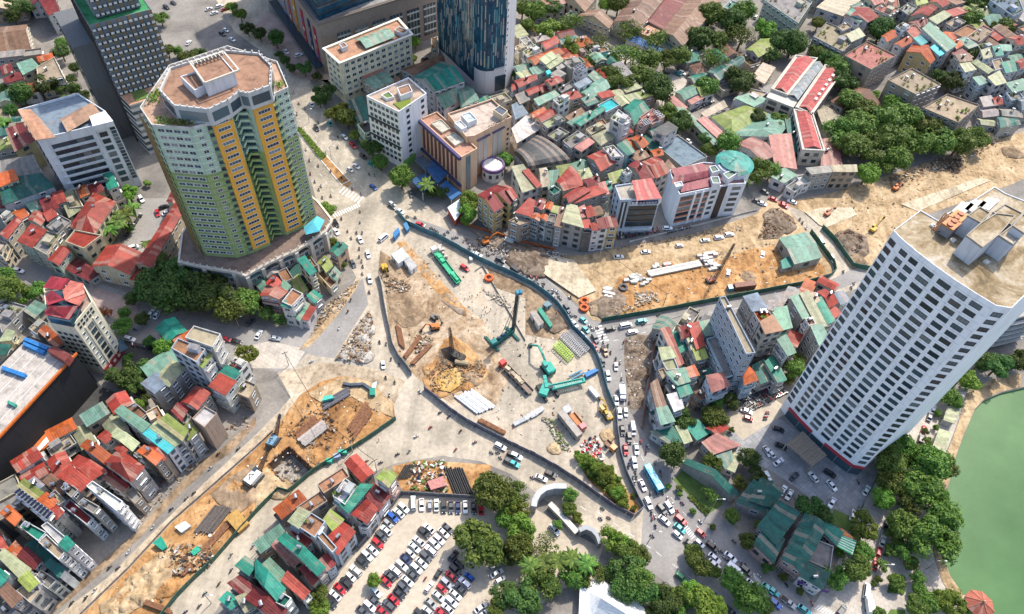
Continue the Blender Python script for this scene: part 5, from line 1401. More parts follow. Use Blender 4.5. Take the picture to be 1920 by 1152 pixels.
rows(4,'lake',g4,[
((1050,310,1130,308,1150,340,1080,350),15,'shed','N','c'),((1075,360,1130,355,1170,390,1110,405),14,'shed','L','w'),((1150,440,1200,432,1240,460,1190,480),11,'shed','G','b'),
((1195,290,1240,275,1262,320,1215,330),15,'shed','L','w'),((1260,270,1300,262,1325,310,1285,315),13,'shed','T','w'),((1300,255,1365,258,1370,285,1310,285),12,'shed','G','w'),
((1350,215,1440,195,1480,240,1400,255),13,'gable','R','c'),((1235,440,1300,405,1340,465,1280,480),12,'shed','L','w'),((1310,360,1380,345,1400,400,1340,410),12,'shed','T','w'),
((1390,350,1470,315,1490,370,1420,385),12,'gable','R','w'),((1335,475,1430,450,1480,495,1380,520),11,'shed','G','w'),((1340,520,1410,510,1440,550,1370,565),10,'flat','E','b'),
((1190,555,1250,545,1290,590,1215,600),8,'shed','E','g'),((1255,555,1300,545,1320,585,1275,590),8,'gable','R','g'),((1195,620,1270,610,1300,650,1210,660),6,'gable','E','g'),
((1180,670,1270,680,1280,710,1200,700),5,'gable','L','g'),((1290,660,1390,670,1420,700,1310,720),7,'gable','D','g'),((1300,615,1400,620,1430,660,1320,650),7,'gable','E','g'),
((1400,560,1500,540,1520,600,1430,620),9,'gable','B','g'),((1180,255,1230,240,1255,270,1200,285),12,'flat','E','w'),((1260,340,1310,325,1335,380,1280,395),12,'flat','I','w')])
rows(4,'school','blocks at the top edge',[((-20,0,120,-60,250,10,170,130),12,'flat','E','e',dict(tank=0)),((1250,0,1400,-40,1440,60,1380,90),14,'flat','B','b',dict(tank=0)),((820,-20,870,-30,900,15,840,30),12,'shed','Y','c'),
((545,-5,610,-30,650,10,600,30),12,'gable','P','c'),((640,0,730,-30,740,40,660,30),12,'flat','P','c'),((910,10,960,-10,1020,20,980,40),12,'gable','R','c')])
house(4,(420,520,480,488,632,588,590,600),6,'gable','N','c','school',label='low building with brown ridge roof among the grove trees',cat='building')
house(4,(355,570,420,530,480,560,420,610),5,'hip','N','c','school',label='small brown hipped roof house beside the school',cat='house')
rows(4,'dome','half demolished houses by the dirt road',[((215,950,350,935,365,965,245,980),11,'shed','E','g',dict(win=2)),((350,935,495,932,500,965,370,965),11,'shed','I','n',dict(win=2)),
((20,1000,90,950,160,985,90,1030),6,'shed','G','w'),((100,1050,160,1010,200,1040,150,1080),6,'flat','E','w'),((160,990,235,975,245,1020,190,1040),7,'flat','W','w')])
# --- the sign building, the white building with the teal dome
BO,BS=(1120,250),5.01;zs=21.0
q=zp(BO,BS,zs,165,490,215,625,590,610,500,440)
root,foot=block('sign_building','blue grey office building with dark blue signboard and red metal roof','building',q,zs,'clean_plaster',(0.42,0.50,0.58),'terrace',(0.4,0.36,0.3),.8,.3)
P=zp(BO,BS,zs+2.2,325,462,505,440,600,610,375,630)
if area2(P)<0:P=[P[1],P[0],P[3],P[2]]
roof_pitched(root,P,zs+2.2,.9,'shed',(0.42,0.085,0.08),.2)
m=MB()
for p in P:m.bar(zed(p,zs-.5),zed(p,zs+2.3),.25)
m.build('roof_post','white_frame',root)
f0,f1=q[1],q[2]
for k in range(4):ledge(root,lerp(f0,f1,.26),lerp(f0,f1,.97),6.3+k*3.2,1.9,.22,'window_glass',None,'window_band');ledge(root,lerp(f0,f1,.26),lerp(f0,f1,.97),4.8+k*3.2,.7,.3,'dark_frame',None,'spandrel')
ledge(root,lerp(f0,f1,.05),lerp(f0,f1,.20),10,19,.3,'dark_frame',None,'dark_pier');ledge(root,lerp(f0,f1,.10),lerp(f0,f1,.14),10.2,18.5,.5,'clean_plaster',(0.5,0.58,0.66),'light_pier');ledge(root,lerp(f0,f1,.02),lerp(f0,f1,.98),3.2,1.2,.9,'clean_plaster',(0.45,0.53,0.6),'fascia')
so=ledge(root,lerp(f0,f1,.30),lerp(f0,f1,.96),19.0,1.7,.5,'paint',(0.012,0.022,0.11),'sign_board')
ledge(root,lerp(f0,f1,.30),lerp(f0,f1,.46),19.0,1.5,.56,'paint',(0.62,0.62,0.64),'sign_emblem')
def letters(text,p0,p1,z,h,parent,color,lift=.56):
 cu=bpy.data.curves.new('sign_text','FONT');cu.body=text;cu.size=h*1.35;cu.extrude=.04;cu.align_x='CENTER';cu.align_y='CENTER'
 to=bpy.data.objects.new('sign_text',cu);COL.objects.link(to);dg=bpy.context.evaluated_depsgraph_get();me=bpy.data.meshes.new_from_object(to.evaluated_get(dg));bpy.data.objects.remove(to)
 me.materials.clear();me.materials.append(M('paint'))
 o=bpy.data.objects.new('sign_text',me);COL.objects.link(o);o.parent=parent;d=Vector((p1.x-p0.x,p1.y-p0.y,0));n=Vector((d.y,-d.x,0)).normalized()
 o.location=zed((p0+p1)/2+n*lift,z)-ROOTLOC[parent.name];o.rotation_euler=(math.pi/2,0,math.atan2(d.y,d.x));o.color=(*color,1)
 xs=[v.co.x for v in me.vertices];k=d.length*.92/max(.1,max(xs)-min(xs));o.scale=(min(k,1.6),1,1)
ledge(root,lerp(f0,f1,.365),lerp(f0,f1,.395),19.05,.8,.6,'dark_frame',None,'emblem_mark')
letters('AUS GROUP',lerp(f0,f1,.47),lerp(f0,f1,.95),19.0,1.1,root,(0.8,0.8,0.8))
for k in range(5):win_row(root,q[0],q[1],4+3.4*k,2,1.1,1.6,'dark',.4,.4,True)
zd=20.0
q=zp(BO,BS,zd,720,480,775,575,1230,480,1395,470,1330,300,1000,270,680,345)
root,foot=block('dome_building','white building with maroon roofs and round teal sheet dome','building',q,zd,'clean_plaster',(0.62,0.66,0.71),'terrace',(0.36,0.2,0.18),.7,.3)
for qq,rs in(((690,345,985,290,1040,365,735,420),.8),((705,430,1040,370,1055,405,700,480),1.5),((790,490,1050,425,1090,490,785,552),.8)):
 P=zp(BO,BS,zd+.5,*qq)
 if area2(P)<0:P=[P[1],P[0],P[3],P[2]]
 roof_pitched(root,P,zd+.3,rs,'shed',(0.26,0.06,0.075),0,name='maroon_roof')
for qq,hh in(((720,465,790,450,810,490,740,505),2.5),((1060,410,1140,405,1160,470,1085,470),3.0),((1050,310,1110,300,1150,350,1080,370),3.2),((1180,380,1290,330,1310,380,1230,430),3.5)):
 roofbox(BO,BS,zd-.6,qq,hh,root=root,tcol=(0.20,0.27,0.2)if qq[0]>1000 else(.7,.7,.7),color=(0.6,0.62,0.64))
dc=G(BO[0]+1290/BS,BO[1]+280/BS,zd+2.4);rx=1.2*(G(BO[0]+1425/BS,BO[1]+300/BS,zd+1)-dc).length
m=MB();NSEG=28
for(r0,z0,r1,z1)in((1.0,0,.8,.9),(.8,.9,.45,1.6),(.45,1.6,.0,1.9)):
 for i in range(NSEG):
  if 15<=i<=20 and r0==1.0:continue
  t0,t1=2*math.pi*i/NSEG,2*math.pi*(i+1)/NSEG
  f_=lambda r,t,z:dc+Vector((rx*r*math.cos(t),rx*r*math.sin(t),z))
  m.face([f_(r0,t0,z0),f_(r0,t1,z0),f_(r1,t1,z1),f_(r1,t0,z1)]if r1 else[f_(r0,t0,z0),f_(r0,t1,z0),f_(0,0,z1)],0,[(i*.75,0),(i*.75+.75,0),(i*.75+.75,3),(i*.75,3)][:4 if r1 else 3])
m.build('dome','metal_roof',root,(0.045,0.26,0.22),occ=True)
m=MB();ringp=[dc+Vector((rx*.92*math.cos(2*math.pi*i/24),rx*.92*math.sin(2*math.pi*i/24),0))for i in range(24)];m.prism(ringp,0,zd+2.4,0);m.build('drum','clean_plaster',root,(0.58,0.63,0.68),occ=True)
f0,f1,f2=q[1],q[2],q[3]
for k in range(5):
 z=4+3.3*k
 for s0,s1 in((.04,.30),(.36,.46),(.52,.62)):ledge(root,lerp(f0,f1,s0),lerp(f0,f1,s1),z,1.7,.2,'window_glass',None,'window_band');ledge(root,lerp(f0,f1,s0),lerp(f0,f1,s1),z-1.4,.8,.3,'clean_plaster',(0.45,0.17,0.1),'balcony_front')
 win_row(root,lerp(f0,f1,.68),lerp(f0,f1,.80),z,1,2.2,1.5,'dark',0,0,True);win_row(root,f1,f2,z,1,3.8,1.6,'dark',2,1,True)
for s in(.33,.49,.65):ledge(root,lerp(f0,f1,s-.02),lerp(f0,f1,s+.02),9.8,19,.5,'clean_plaster',(0.7,0.71,0.72),'pier')
ledge(root,lerp(f0,f1,.86),lerp(f0,f1,.995),9.5,19,.4,'clean_plaster',(0.06,0.045,0.04),'dark_panel')
m=MB()
for i in range(5):p=zp(BO,BS,zd+3,1240+15*i,300-12*i)[0];m.tube(zed(p,zd),zed(p,zd+5+i%2),.12,5)
m.build('antenna_mast','steel',root)
# --- row houses facing the site
FO,FS=(840,330),5.647
def frow(items,land='peach',group='row houses facing the building site'):
 for q,h,kind,rc,wc in items:
  q2=[0]*8
  for i in range(0,8,2):q2[i]=FO[0]+q[i]/FS;q2[i+1]=FO[1]+q[i+1]/FS
  house(0,q2,h*1.2,kind,rc,wc,land,win=2,group=group)
frow([((315,205,400,160,585,320,490,380),12,'gable','M','y'),((410,150,520,100,720,240,650,300),12,'gable','M','y'),((560,130,610,100,730,220,690,250),13,'gable','R','g'),
((720,390,860,240,920,265,885,430),11,'shed','R','g'),((910,330,960,250,1035,260,990,360),11,'gable','M','g'),((875,440,915,395,970,410,965,475),11,'gable','O','g'),
((970,440,1000,410,1050,420,1040,475),11,'gable','O','w'),((1040,470,1080,400,1140,410,1130,495),11,'flat','E','g'),((1025,340,1060,280,1110,290,1090,360),11,'gable','O','g'),
((1095,380,1120,320,1190,330,1165,400),11,'shed','Y','g'),((1130,530,1190,330,1250,340,1200,540),11,'shed','N','g'),((1210,490,1270,300,1365,320,1430,545),12,'shed','L','g'),
((1380,350,1440,320,1490,420,1420,440),11,'shed','P','g'),((1430,340,1510,318,1550,420,1480,440),11,'gable','R','g'),((1530,340,1600,320,1640,400,1560,420),11,'gable','N','g'),
((1420,480,1490,470,1520,550,1440,548),11,'shed','R','w'),((1500,510,1570,495,1600,570,1525,575),11,'gable','R','w'),((1570,470,1650,450,1690,550,1600,555),11.5,'shed','M','w'),((1660,450,1760,430,1800,535,1690,540),11.5,'shed','M','y'),
((1240,210,1360,130,1510,150,1280,280),13,'gable','R','g'),((640,470,740,430,880,480,760,520),9.5,'flat','I','n'),((1060,140,1130,100,1200,150,1120,200),11,'flat','D','e')])
h_=house(0,[FO[0]+v/FS if i%2==0 else FO[1]+v/FS for i,v in enumerate((1430,560,1520,555,1520,600,1425,600))],12.3,'flat','K','d','peach',label='narrow house wrapped in a dark grey facade screen',win=0,tank=0,stair=False)
for q,c_,l in(((1495,690,1570,690),(0.03,0.12,0.45),'blue tarpaulin hung across the first row house ground floor'),((1575,640,1650,640),(0.52,0.16,0.04),'orange tarpaulin hung between two blue tarpaulins'),((1650,660,1760,660),(0.03,0.12,0.45),'blue tarpaulin hung on the end row house')):
 a=G(FO[0]+q[0]/FS,FO[1]+(q[1]+100)/FS,0);c=G(FO[0]+q[2]/FS,FO[1]+(q[3]+95)/FS,0);m=MB();n_=8
 for i in range(n_):
  f_=lambda u:lerp(a,c,u)+Vector((0,.12*math.sin(u*20),0));m.face([zed(f_(i/n_),.1),zed(f_((i+1)/n_),.1),zed(f_((i+1)/n_)+Vector((0,.25,0)),4.4),zed(f_(i/n_)+Vector((0,.25,0)),4.4)])
  m.face([zed(f_((i+1)/n_),.1)+Vector((0,.04,0)),zed(f_(i/n_),.1)+Vector((0,.04,0)),zed(f_(i/n_)+Vector((0,.29,0)),4.4),zed(f_((i+1)/n_)+Vector((0,.29,0)),4.4)])
 tag(m.build('tarpaulin','cloth',None,c_),l,'tarpaulin')
m=MB();P=ccw(zp(FO,FS,4,0,340,130,250,145,380,75,470));m.prism(P,0,4,0);r0=empty('corner_kiosk',centroid(P));tag(r0,'triangular corner kiosk with white and green sign panel and red side','kiosk')
m.build('wall','clean_plaster',r0,(0.45,0.09,0.05),occ=True);m=MB();m.prism(offset(P,-.2),4,4.3,0);m.build('roof','clean_plaster',r0,(0.6,0.68,0.66))
# --- west side: red-roofed courtyard buildings and street houses (photo tile 5)
rows(5,'green','courtyard buildings beside the green tower',[
((395,122,525,-65,650,-15,532,162),12,'hip','R','c',dict(win=2)),((365,205,420,140,570,170,470,245),13,'flat','R','c',dict(stair=False)),((520,345,600,235,800,275,730,392),9,'gable','R','c'),
((765,335,1000,-30,1050,0,850,350),10,'gable','R','c',dict(win=2)),((735,420,775,370,830,385,800,435),7,'shed','R','c'),((370,370,440,310,560,385,500,425),5,'shed','M','g'),((940,-20,1000,-140,1030,-100,1010,10),9,'gable','M','c')])
rows(5,'cream','street houses on the west side',[
((0,165,90,70,122,85,40,190),12,'gable','R','c'),((105,210,180,115,260,145,180,240),12,'shed','R','e'),((160,85,190,35,260,70,230,115),11,'gable','R','w'),((240,40,290,0,320,60,270,90),11,'gable','R','w'),
((180,235,260,145,340,165,260,280),12,'flat','E','c'),((270,310,340,235,395,255,330,340),10,'gable','R','e'),((260,120,340,60,400,90,320,165),13,'flat','E','g'),((0,60,60,10,100,40,20,100),11,'flat','A','w'),
((80,40,130,20,160,60,110,90),11,'gable','O','w'),((150,0,200,-20,230,20,180,40),11,'shed','G','w'),((345,-40,410,-70,450,30,390,70),10,'shed','L','c'),
((-40,250,0,200,40,215,10,290),10,'flat','E','c')])
rows(5,'black','houses behind the black hall',[
((140,600,200,545,260,570,195,635),7,'shed','G','c'),((160,695,220,640,265,665,205,730),9,'flat','I','g'),((220,715,260,690,365,770,315,800),8,'shed','O','c'),((-30,600,30,535,150,570,10,720),8,'flat','E','g',dict(tank=4)),
((0,770,40,705,80,715,60,760),8,'shed','L','c'),((-10,850,0,790,60,790,30,840),8,'shed','D','c')])
# --- block between the dark street and the south-west road
q=pts(5,(965,805,1000,750,1155,805,1105,880),26)
rows(5,'cream','houses between the dark street and the dirt road',[
((1040,745,1090,680,1240,725,1195,800),26,'flat','I','w',dict(win=2,label='tall grey and white block with rusty frames on its roof',cat='building',tank=0,stair=False)),
((962,805,1000,750,1155,810,1105,885),25,'flat','A','b',dict(win=2,label='tall pale blue block with terracotta roof next to the white one',cat='building',tank=0)),
((1105,890,1160,835,1190,850,1140,915),22,'shed','Y','w'),((880,970,965,880,1050,905,950,1020),15,'hip','L','g'),((800,1010,880,950,960,985,870,1060),15,'shed','B','g'),
((1230,955,1275,910,1355,935,1310,990),13,'shed','T','w'),((1180,1025,1240,955,1325,995,1265,1070),13,'shed','R','w'),((1275,910,1320,860,1395,885,1350,940),13,'flat','P','w'),
((1030,1105,1100,1025,1180,1060,1110,1150),12,'gable','R','g'),((985,1152,1030,1105,1070,1140,1020,1190),10,'shed','R','g'),((1330,1060,1380,985,1440,1010,1400,1090),10,'flat','I','n')])
rows(6,'green','small houses below the green tower podium',[
((25,510,60,455,175,490,130,530),11,'gable','R','p',dict(win=2)),((55,445,95,400,140,435,110,470),12,'gable','R','p'),((145,545,205,470,265,500,200,570),13,'flat','A','w',dict(win=2)),
((145,570,160,540,210,550,200,580),12,'shed','T','w'),((237,315,275,298,337,375,305,395),14,'shed','T','c',dict(win=2)),((350,325,385,290,430,345,395,378),7,'gable','Y','e'),((345,385,380,360,460,430,420,470),5,'flat','N','c',dict(stair=False)),
((415,260,465,210,515,235,460,290),9,'gable','T','o'),((290,515,325,485,370,515,330,550),7,'shed','T','g'),((245,635,290,565,335,580,290,650),6,'shed','R','w'),((215,630,270,545,300,560,245,650),6.3,'shed','G','w'),
((415,400,445,355,475,385,450,425),6,'shed','G','c'),((200,430,240,400,290,480,250,500),6,'shed','Y','g'),((190,390,240,330,300,420,260,450),5,'shed','D','g'),((130,460,160,430,195,460,165,490),8,'shed','G','w')])
# --- terrace between the dark street and the south-west road (photo tile 9)
rows(9,'verge','terraced houses between the dark street and the dirt road',hk=1.36,items=[
((655,20,690,-10,840,85,800,125),10,'shed','G','w'),((815,145,850,110,985,205,945,245),11,'shed','C','w'),((850,110,890,75,1025,175,985,205),11,'shed','L','w'),((890,75,945,35,1055,120,1025,172),12,'shed','Y','g'),
((1020,115,1060,80,1110,120,1060,170),10,'shed','Y','g'),((550,155,590,120,635,155,595,190),9,'gable','R','w'),((625,145,655,110,780,190,745,230),9,'gable','L','g'),((650,220,690,185,730,215,690,250),9,'gable','R','n'),
((455,205,490,172,625,260,590,305),11,'gable','O','w'),((590,300,670,225,808,325,740,405),12,'hip','R','g'),((745,235,780,205,860,260,820,300),8,'flat','E','g'),((775,235,810,205,910,270,875,310),11,'gable','O','n'),((830,215,850,198,940,255,920,285),10,'gable','R','n'),
((400,300,440,260,595,345,520,395),10,'gable','R','g'),((325,375,390,318,512,405,450,460),12,'gable','R','c'),((250,405,290,370,380,440,340,485),10,'shed','N','g'),((340,440,380,405,440,450,400,495),13,'flat','E','g',dict(tank=3)),
((485,430,520,400,690,515,655,570),13,'flat','W','w',dict(win=2)),((585,390,620,355,720,430,690,460),8,'shed','M','g'),((700,470,750,430,800,490,760,530),7,'flat','E','n',dict(tank=0)),
((435,530,470,495,560,545,525,585),12,'flat','E','g'),((355,545,390,500,520,610,490,650),10,'flat','M','b'),((105,435,140,400,240,470,200,505),11,'shed','Y','w'),((160,410,195,385,245,425,215,450),11,'shed','B','w'),
((210,510,260,470,320,520,290,560),11,'gable','O','g'),((280,560,320,545,355,580,320,615),11,'gable','R','g'),((260,490,310,450,370,510,330,540),11,'flat','I','g'),((5,580,45,540,120,605,85,650),11,'gable','O','c'),
((110,660,140,625,260,690,215,740),13,'flat','T','w',dict(tank=2)),((230,655,265,630,410,750,370,800),13,'flat','W','w',dict(win=2)),((215,745,260,700,365,800,330,845),13,'flat','I','w',dict(win=2)),((335,760,375,715,415,755,375,795),13.4,'shed','T','w'),
((100,820,150,775,230,850,190,895),9,'shed','M','w'),((150,770,190,740,300,830,270,865),8,'shed','D','g'),((35,800,85,745,140,800,100,850),9,'gable','O','g'),((0,830,30,795,170,900,125,960),10,'shed','L','w'),((110,960,160,915,215,975,165,1020),10,'shed','Y','w'),
((-40,930,0,900,50,940,-10,1000),11,'gable','T','w'),((0,1030,45,985,120,1060,70,1110),10,'shed','N','g'),((90,1020,160,960,230,1010,170,1090),9,'flat','I','g'),((190,950,230,900,320,960,270,1010),8,'flat','E','g'),((-20,1130,40,1080,90,1130,20,1200),8,'flat','E','g'),
((260,870,290,845,360,900,330,940),9,'shed','D','w'),((700,-10,760,-40,830,20,790,60),9,'flat','N','g'),((970,10,1000,-30,1050,10,1020,60),10,'shed','M','g'),((1080,50,1150,-20,1220,20,1150,100),12,'flat','W','n',dict(win=0,tank=0))])
r_=house(9,(80,470,110,445,300,580,265,625),16.5,'flat','E','w','verge',label='house with a long row of solar panels on its roof',tank=0,stair=False)
P=pts(9,(75,465,108,440,302,580,265,622),18.2);solar(r_,P[0],P[3],P[2],P[1],11,1)
b=MB()
for p in P:b.bar(zed(p,15.5),p,.12)
b.build('panel_frame','steel',r_)
# --- houses beside the parking lot (photo tile 10)
rows(10,'lot','houses between the road and the parking lot',[
((430,485,500,385,570,430,500,535),12,'flat','W','w',dict(tank=3)),((475,540,590,425,650,425,520,580),11,'shed','T','w'),((605,470,660,420,750,490,690,570),9,'shed','M','w'),((680,385,725,332,790,370,745,435),14,'gable','Y','p'),
((540,590,620,510,680,560,625,640),10,'gable','R','w',dict(win=2)),((575,660,640,600,690,590,630,670),8,'flat','E','w',dict(tank=0,stair=False)),
((185,630,245,555,300,580,240,665),14,'shed','L','b'),((240,660,310,580,390,630,330,720),14,'flat','A','b',dict(tank=2)),((345,715,375,685,455,775,430,805),13,'flat','A','b',dict(tank=0,stair=False)),((400,720,490,640,555,690,460,815),11,'gable','R','b',dict(win=2)),
((385,620,420,570,490,620,440,690),9,'shed','Y','g'),((125,730,165,700,385,890,345,930),12,'gable','T','g'),((190,710,230,670,310,740,270,790),9,'shed','M','b'),((95,770,125,735,250,850,210,880),9,'shed','P','g'),
((250,900,290,870,350,950,320,985),9,'shed','M','g'),((360,850,400,815,445,870,400,905),9,'shed','M','b'),((0,940,0,850,160,1010,120,1075),13,'gable','T','c'),((40,880,80,845,210,970,150,1010),10,'shed','G','c'),((150,965,180,920,298,1025,265,1065),11,'shed','R','w'),
((-60,1060,0,1000,170,1130,120,1200),11,'gable','M','g'),((110,1085,150,1030,200,1060,160,1110),13,'flat','D','w',dict(tank=1)),((-110,880,-60,830,0,870,-40,930),12,'shed','T','g'),((-150,980,-90,940,0,1010,-60,1060),10,'shed','M','g'),((-200,1070,-160,1030,-90,1080,-140,1120),9,'shed','T','g'),((-110,1060,-60,1040,0,1100,-60,1140),10,'shed','L','g')])
# --- block round the grey slab building (photo tile 7)
QO,QS=(1200,550),4.8
def qrow(items,land='slab',group='houses round the grey slab building',**kw):
 for it in items:
  q,h,kind,rc,wc=it[:5];ex=dict(kw);ex.update(it[5]if len(it)>5 else{})
  house(0,[QO[0]+v/QS if i%2==0 else QO[1]+v/QS for i,v in enumerate(q)],h,kind,rc,wc,land,group=group,**ex)
qrow([((715,35,770,25,1040,535,955,545),27,'flat','I','b',dict(win=2,label='tall narrow grey slab building with cluttered roof terrace',cat='building',tank=1,bal=False)),
((935,30,1055,0,1145,135,1015,160),22,'hip','B','g',dict(rise=.8)),((1020,165,1145,140,1190,200,1075,260),21.8,'flat','O','g',dict(tank=3,stair=False)),((1080,265,1190,205,1280,330,1130,362),21.5,'shed','A','g',dict(win=2)),
((1195,185,1290,160,1345,310,1285,330),14,'shed','G','g'),((1235,430,1300,390,1350,530,1330,560),15,'shed','G','w'),((180,340,255,330,390,630,350,650),11,'shed','R','w'),((275,365,345,355,420,510,365,530),9,'shed','T','w'),
((345,310,440,285,460,370,375,410),12,'gable','M','g'),((430,290,520,275,580,470,510,500),12,'shed','R','g'),((410,390,480,370,520,500,470,520),11,'shed','L','g'),((475,510,570,490,610,580,510,600),11,'shed','Y','g'),
((530,270,640,245,680,370,590,380),11,'shed','G','b'),((600,410,700,380,860,730,770,760),12,'flat','E','b',dict(tank=0,stair=False)),((195,600,310,580,350,680,240,690),12,'flat','L','w'),((170,500,270,490,320,570,200,600),12,'shed','L','w'),
((235,720,400,680,450,790,340,825),13,'shed','G','w'),((415,680,485,655,530,735,450,755),13,'shed','O','w'),((330,840,430,820,470,895,365,935),12,'shed','T','w'),((245,925,345,900,390,1030,310,1060),11,'shed','W','b'),((230,840,300,800,350,900,290,920),10,'shed','E','g'),
((600,745,745,715,805,830,650,890),15,'hip','P','b',dict(win=2,tank=2)),((165,690,215,670,250,740,200,770),12,'flat','I','n'),((95,830,150,790,240,1020,150,1040),10,'shed','N','g'),((150,1045,240,1025,310,1150,190,1180),10,'shed','G','w'),
((925,740,985,670,1055,780,940,820),12,'gable','O','b'),((1010,660,1110,610,1190,770,1090,810),7,'shed','D','g'),((1125,630,1180,580,1310,780,1240,800),9,'shed','T','g'),((490,890,560,870,610,930,530,960),8,'gable','N','n'),((540,700,620,680,640,740,560,760),7,'shed','D','g')])
rows(8,'white','houses between the road and the white tower',[
((125,530,185,505,245,625,195,640),14,'shed','G','g'),((175,515,220,500,330,680,280,690),14,'shed','L','g'),((240,690,300,680,345,760,290,790),14,'shed','G','g'),((210,640,250,630,270,670,230,680),15,'flat','A','w'),((255,540,295,530,375,650,335,670),10,'shed','T','g'),
((280,490,320,478,390,550,345,580),10,'gable','R','g'),((345,590,380,580,410,610,370,640),9,'shed','R','g'),((370,500,420,490,460,540,410,560),8,'shed','B','g'),((225,505,265,498,290,540,250,560),11,'shed','I','g'),((30,595,100,580,135,690,75,705),13,'shed','G','g'),((0,660,60,645,80,700,10,725),13,'shed','N','g'),((50,725,85,715,155,830,120,845),11,'shed','G','g'),((0,870,30,860,100,980,40,1000),7,'shed','G','g')])
# --- low roofs south of the white tower (photo tiles 11 and 12)
rows(11,'white','low roofs south of the white tower',[
((780,20,860,-10,910,80,830,90),6,'shed','D','g'),((785,130,900,100,965,180,880,190),5,'shed','T','w'),((980,100,1040,60,1110,130,1040,170),5,'shed','T','g'),((920,100,970,90,1010,175,970,190),5,'shed','L','g'),
((1095,105,1180,70,1215,105,1150,140),6,'gable','R','c'),((1070,190,1150,140,1280,200,1130,250),6,'shed','P','g'),((1150,260,1230,230,1240,280,1200,330),5,'shed','G','w'),((1200,330,1250,250,1290,250,1250,350),4.5,'shed','L','w')])
house(11,(960,300,985,280,1270,470,1250,500),4.5,'gable','D','g','white',label='long thin dark green canopy roof along the lawn',cat='canopy',win=0)
rows(12,'white','low roofs south of the white tower',[
((-105,515,-40,390,85,455,20,555),6,'gable','D','g'),((-175,520,-80,400,-20,440,40,600),5.5,'shed','D','g'),((-60,660,60,520,175,580,45,760),7,'shed','D','g'),((80,840,210,590,330,650,190,920),7.5,'gable','D','p'),
((-80,760,0,640,90,730,30,860),6.5,'shed','D','p'),((230,850,275,730,370,770,350,905),6,'flat','E','g',dict(tank=0)),((180,940,215,865,345,920,305,1010),7,'shed','D','w'),((300,680,330,640,420,690,385,760),5.5,'shed','T','g')])
for q,l,z_ in(((165,960,335,1030),'purple shop signboard along the corner building',4.2),):
 a,c=GT(12,q[0],q[1],z_),GT(12,q[2],q[3]-12,z_);m=MB();d=(c-a);m.box((a+c)/2+Vector((0,-.5,0)),(d.length,.3,1.3),math.atan2(d.y,d.x));o_=m.build('signboard','paint',None,(0.09,0.03,0.2));tag(o_,l,'signboard')
r_=empty('striped_awning',GT(12,440,740));tag(r_,'green and white striped awning with an orange end panel','awning')
A_=pts(12,(405,700,500,735,475,820,385,770),5)
for i in range(12):
 u0,u1=i/12,(i+1)/12;m=MB();q=[lerp(A_[0],A_[3],u0),lerp(A_[1],A_[2],u0),lerp(A_[1],A_[2],u1),lerp(A_[0],A_[3],u1)];m.prism(ccw(q),4.8,5.0+.02*(i%2),bottom=True);m.build('stripe','paint',r_,(0.04,0.45,0.12)if i%2 else(0.7,0.75,0.7))
P=ccw(pts(12,(385,680,415,668,500,735,405,700),5.3));m=MB();m.prism(P,4.7,5.3,bottom=True);m.build('end_panel','paint',r_,(0.6,0.2,0.06))
for p in A_:m=MB();m.tube(zed(p,0),zed(p,4.8),.1,6);m.build('post','steel',r_)
# canopies by the lake, site shed
for q,l in(((990,60,1010,-10,1080,-5,1045,75),'pale sheet carport roof beside the lake, north one'),((930,205,965,115,1025,130,990,240),'pale sheet carport roof beside the lake, south one')):house(12,q,3.4,'shed','L','g','lake',label=l,cat='carport',win=0,name='carport')
house(8,(65,190,222,155,300,295,150,332),5.5,'gable','G','g','shed',label='green roofed site shed inside the dirt site',cat='shed',name='site_shed',rise=1.2)
house(8,(75,320,135,285,155,335,85,358),4.0,'shed','T','g','shed',label='small green lean-to beside the green site shed',cat='shed',name='site_shed')
# glass office beyond the white tower
q=pts(8,(1290,650,1400,640,1560,600,1500,480),20);root,foot=block('balcony_block','dark glass block with projecting balconies behind the white tower','building',q,20,'clean_plaster',(0.12,0.14,0.15))
for i in range(len(foot)):
 a,c=foot[i],foot[(i+1)%len(foot)]
 for k in range(5):ledge(root,a,c,3+k*3.6,.5,1.3,'clean_plaster',(0.45,0.44,0.42),'balcony');ledge(root,a,c,4.6+k*3.6,1.9,.15,'window_glass',None,'window_band')
# --- smaller houses that close the gaps inside the packed quarters
def fill(t,flat_,n,deg,land,group,seed,hs=(6,10),size=(5,9),cols='RRMOTGGELNEYD',ends='gsgsgf'):
 poly=pts(t,flat_);r=random.Random(seed);xs=[p.x for p in poly];ys=[p.y for p in poly];ang=math.radians(deg);made=0
 for tr in range(n*60):
  if made>=n:break
  c=Vector((r.uniform(min(xs),max(xs)),r.uniform(min(ys),max(ys)),0));w,l=r.uniform(size[0],size[1])/2,r.uniform(size[0],size[1])*.8
  if not inside(c,poly):continue
  a=ang+r.choice((0,math.pi/2))+r.uniform(-.06,.06);u=Vector((math.cos(a),math.sin(a),0));v=Vector((-u.y,u.x,0))
  Q=[c-u*l-v*w,c+u*l-v*w,c+u*l+v*w,c-u*l+v*w];S_=[c]+[lerp(c,q,.8)for q in Q]
  if any((q[0]-c).length<q[1]+12 and(any(inside(s,q[2])for s in S_)or any(inside(lerp(q[0],k,.8),Q)for k in[q[0]]+q[2]))for q in HPOLY):continue
  h=r.uniform(*hs);kind={'g':'gable','s':'shed','f':'flat'}[r.choice(ends)];fl=[]
  for p in Q:fl+=list(PX((p.x,p.y,h)))
  house(0,fl,h,kind,r.choice(cols)if kind!='flat' else r.choice('EIA'),r.choice('wgcgn'),land,group=group);made+=1
fill(4,[720,20,1100,40,1440,180,1500,560,1200,660,1150,500,960,380,760,200],60,28,'school',g4,1,(8,13))
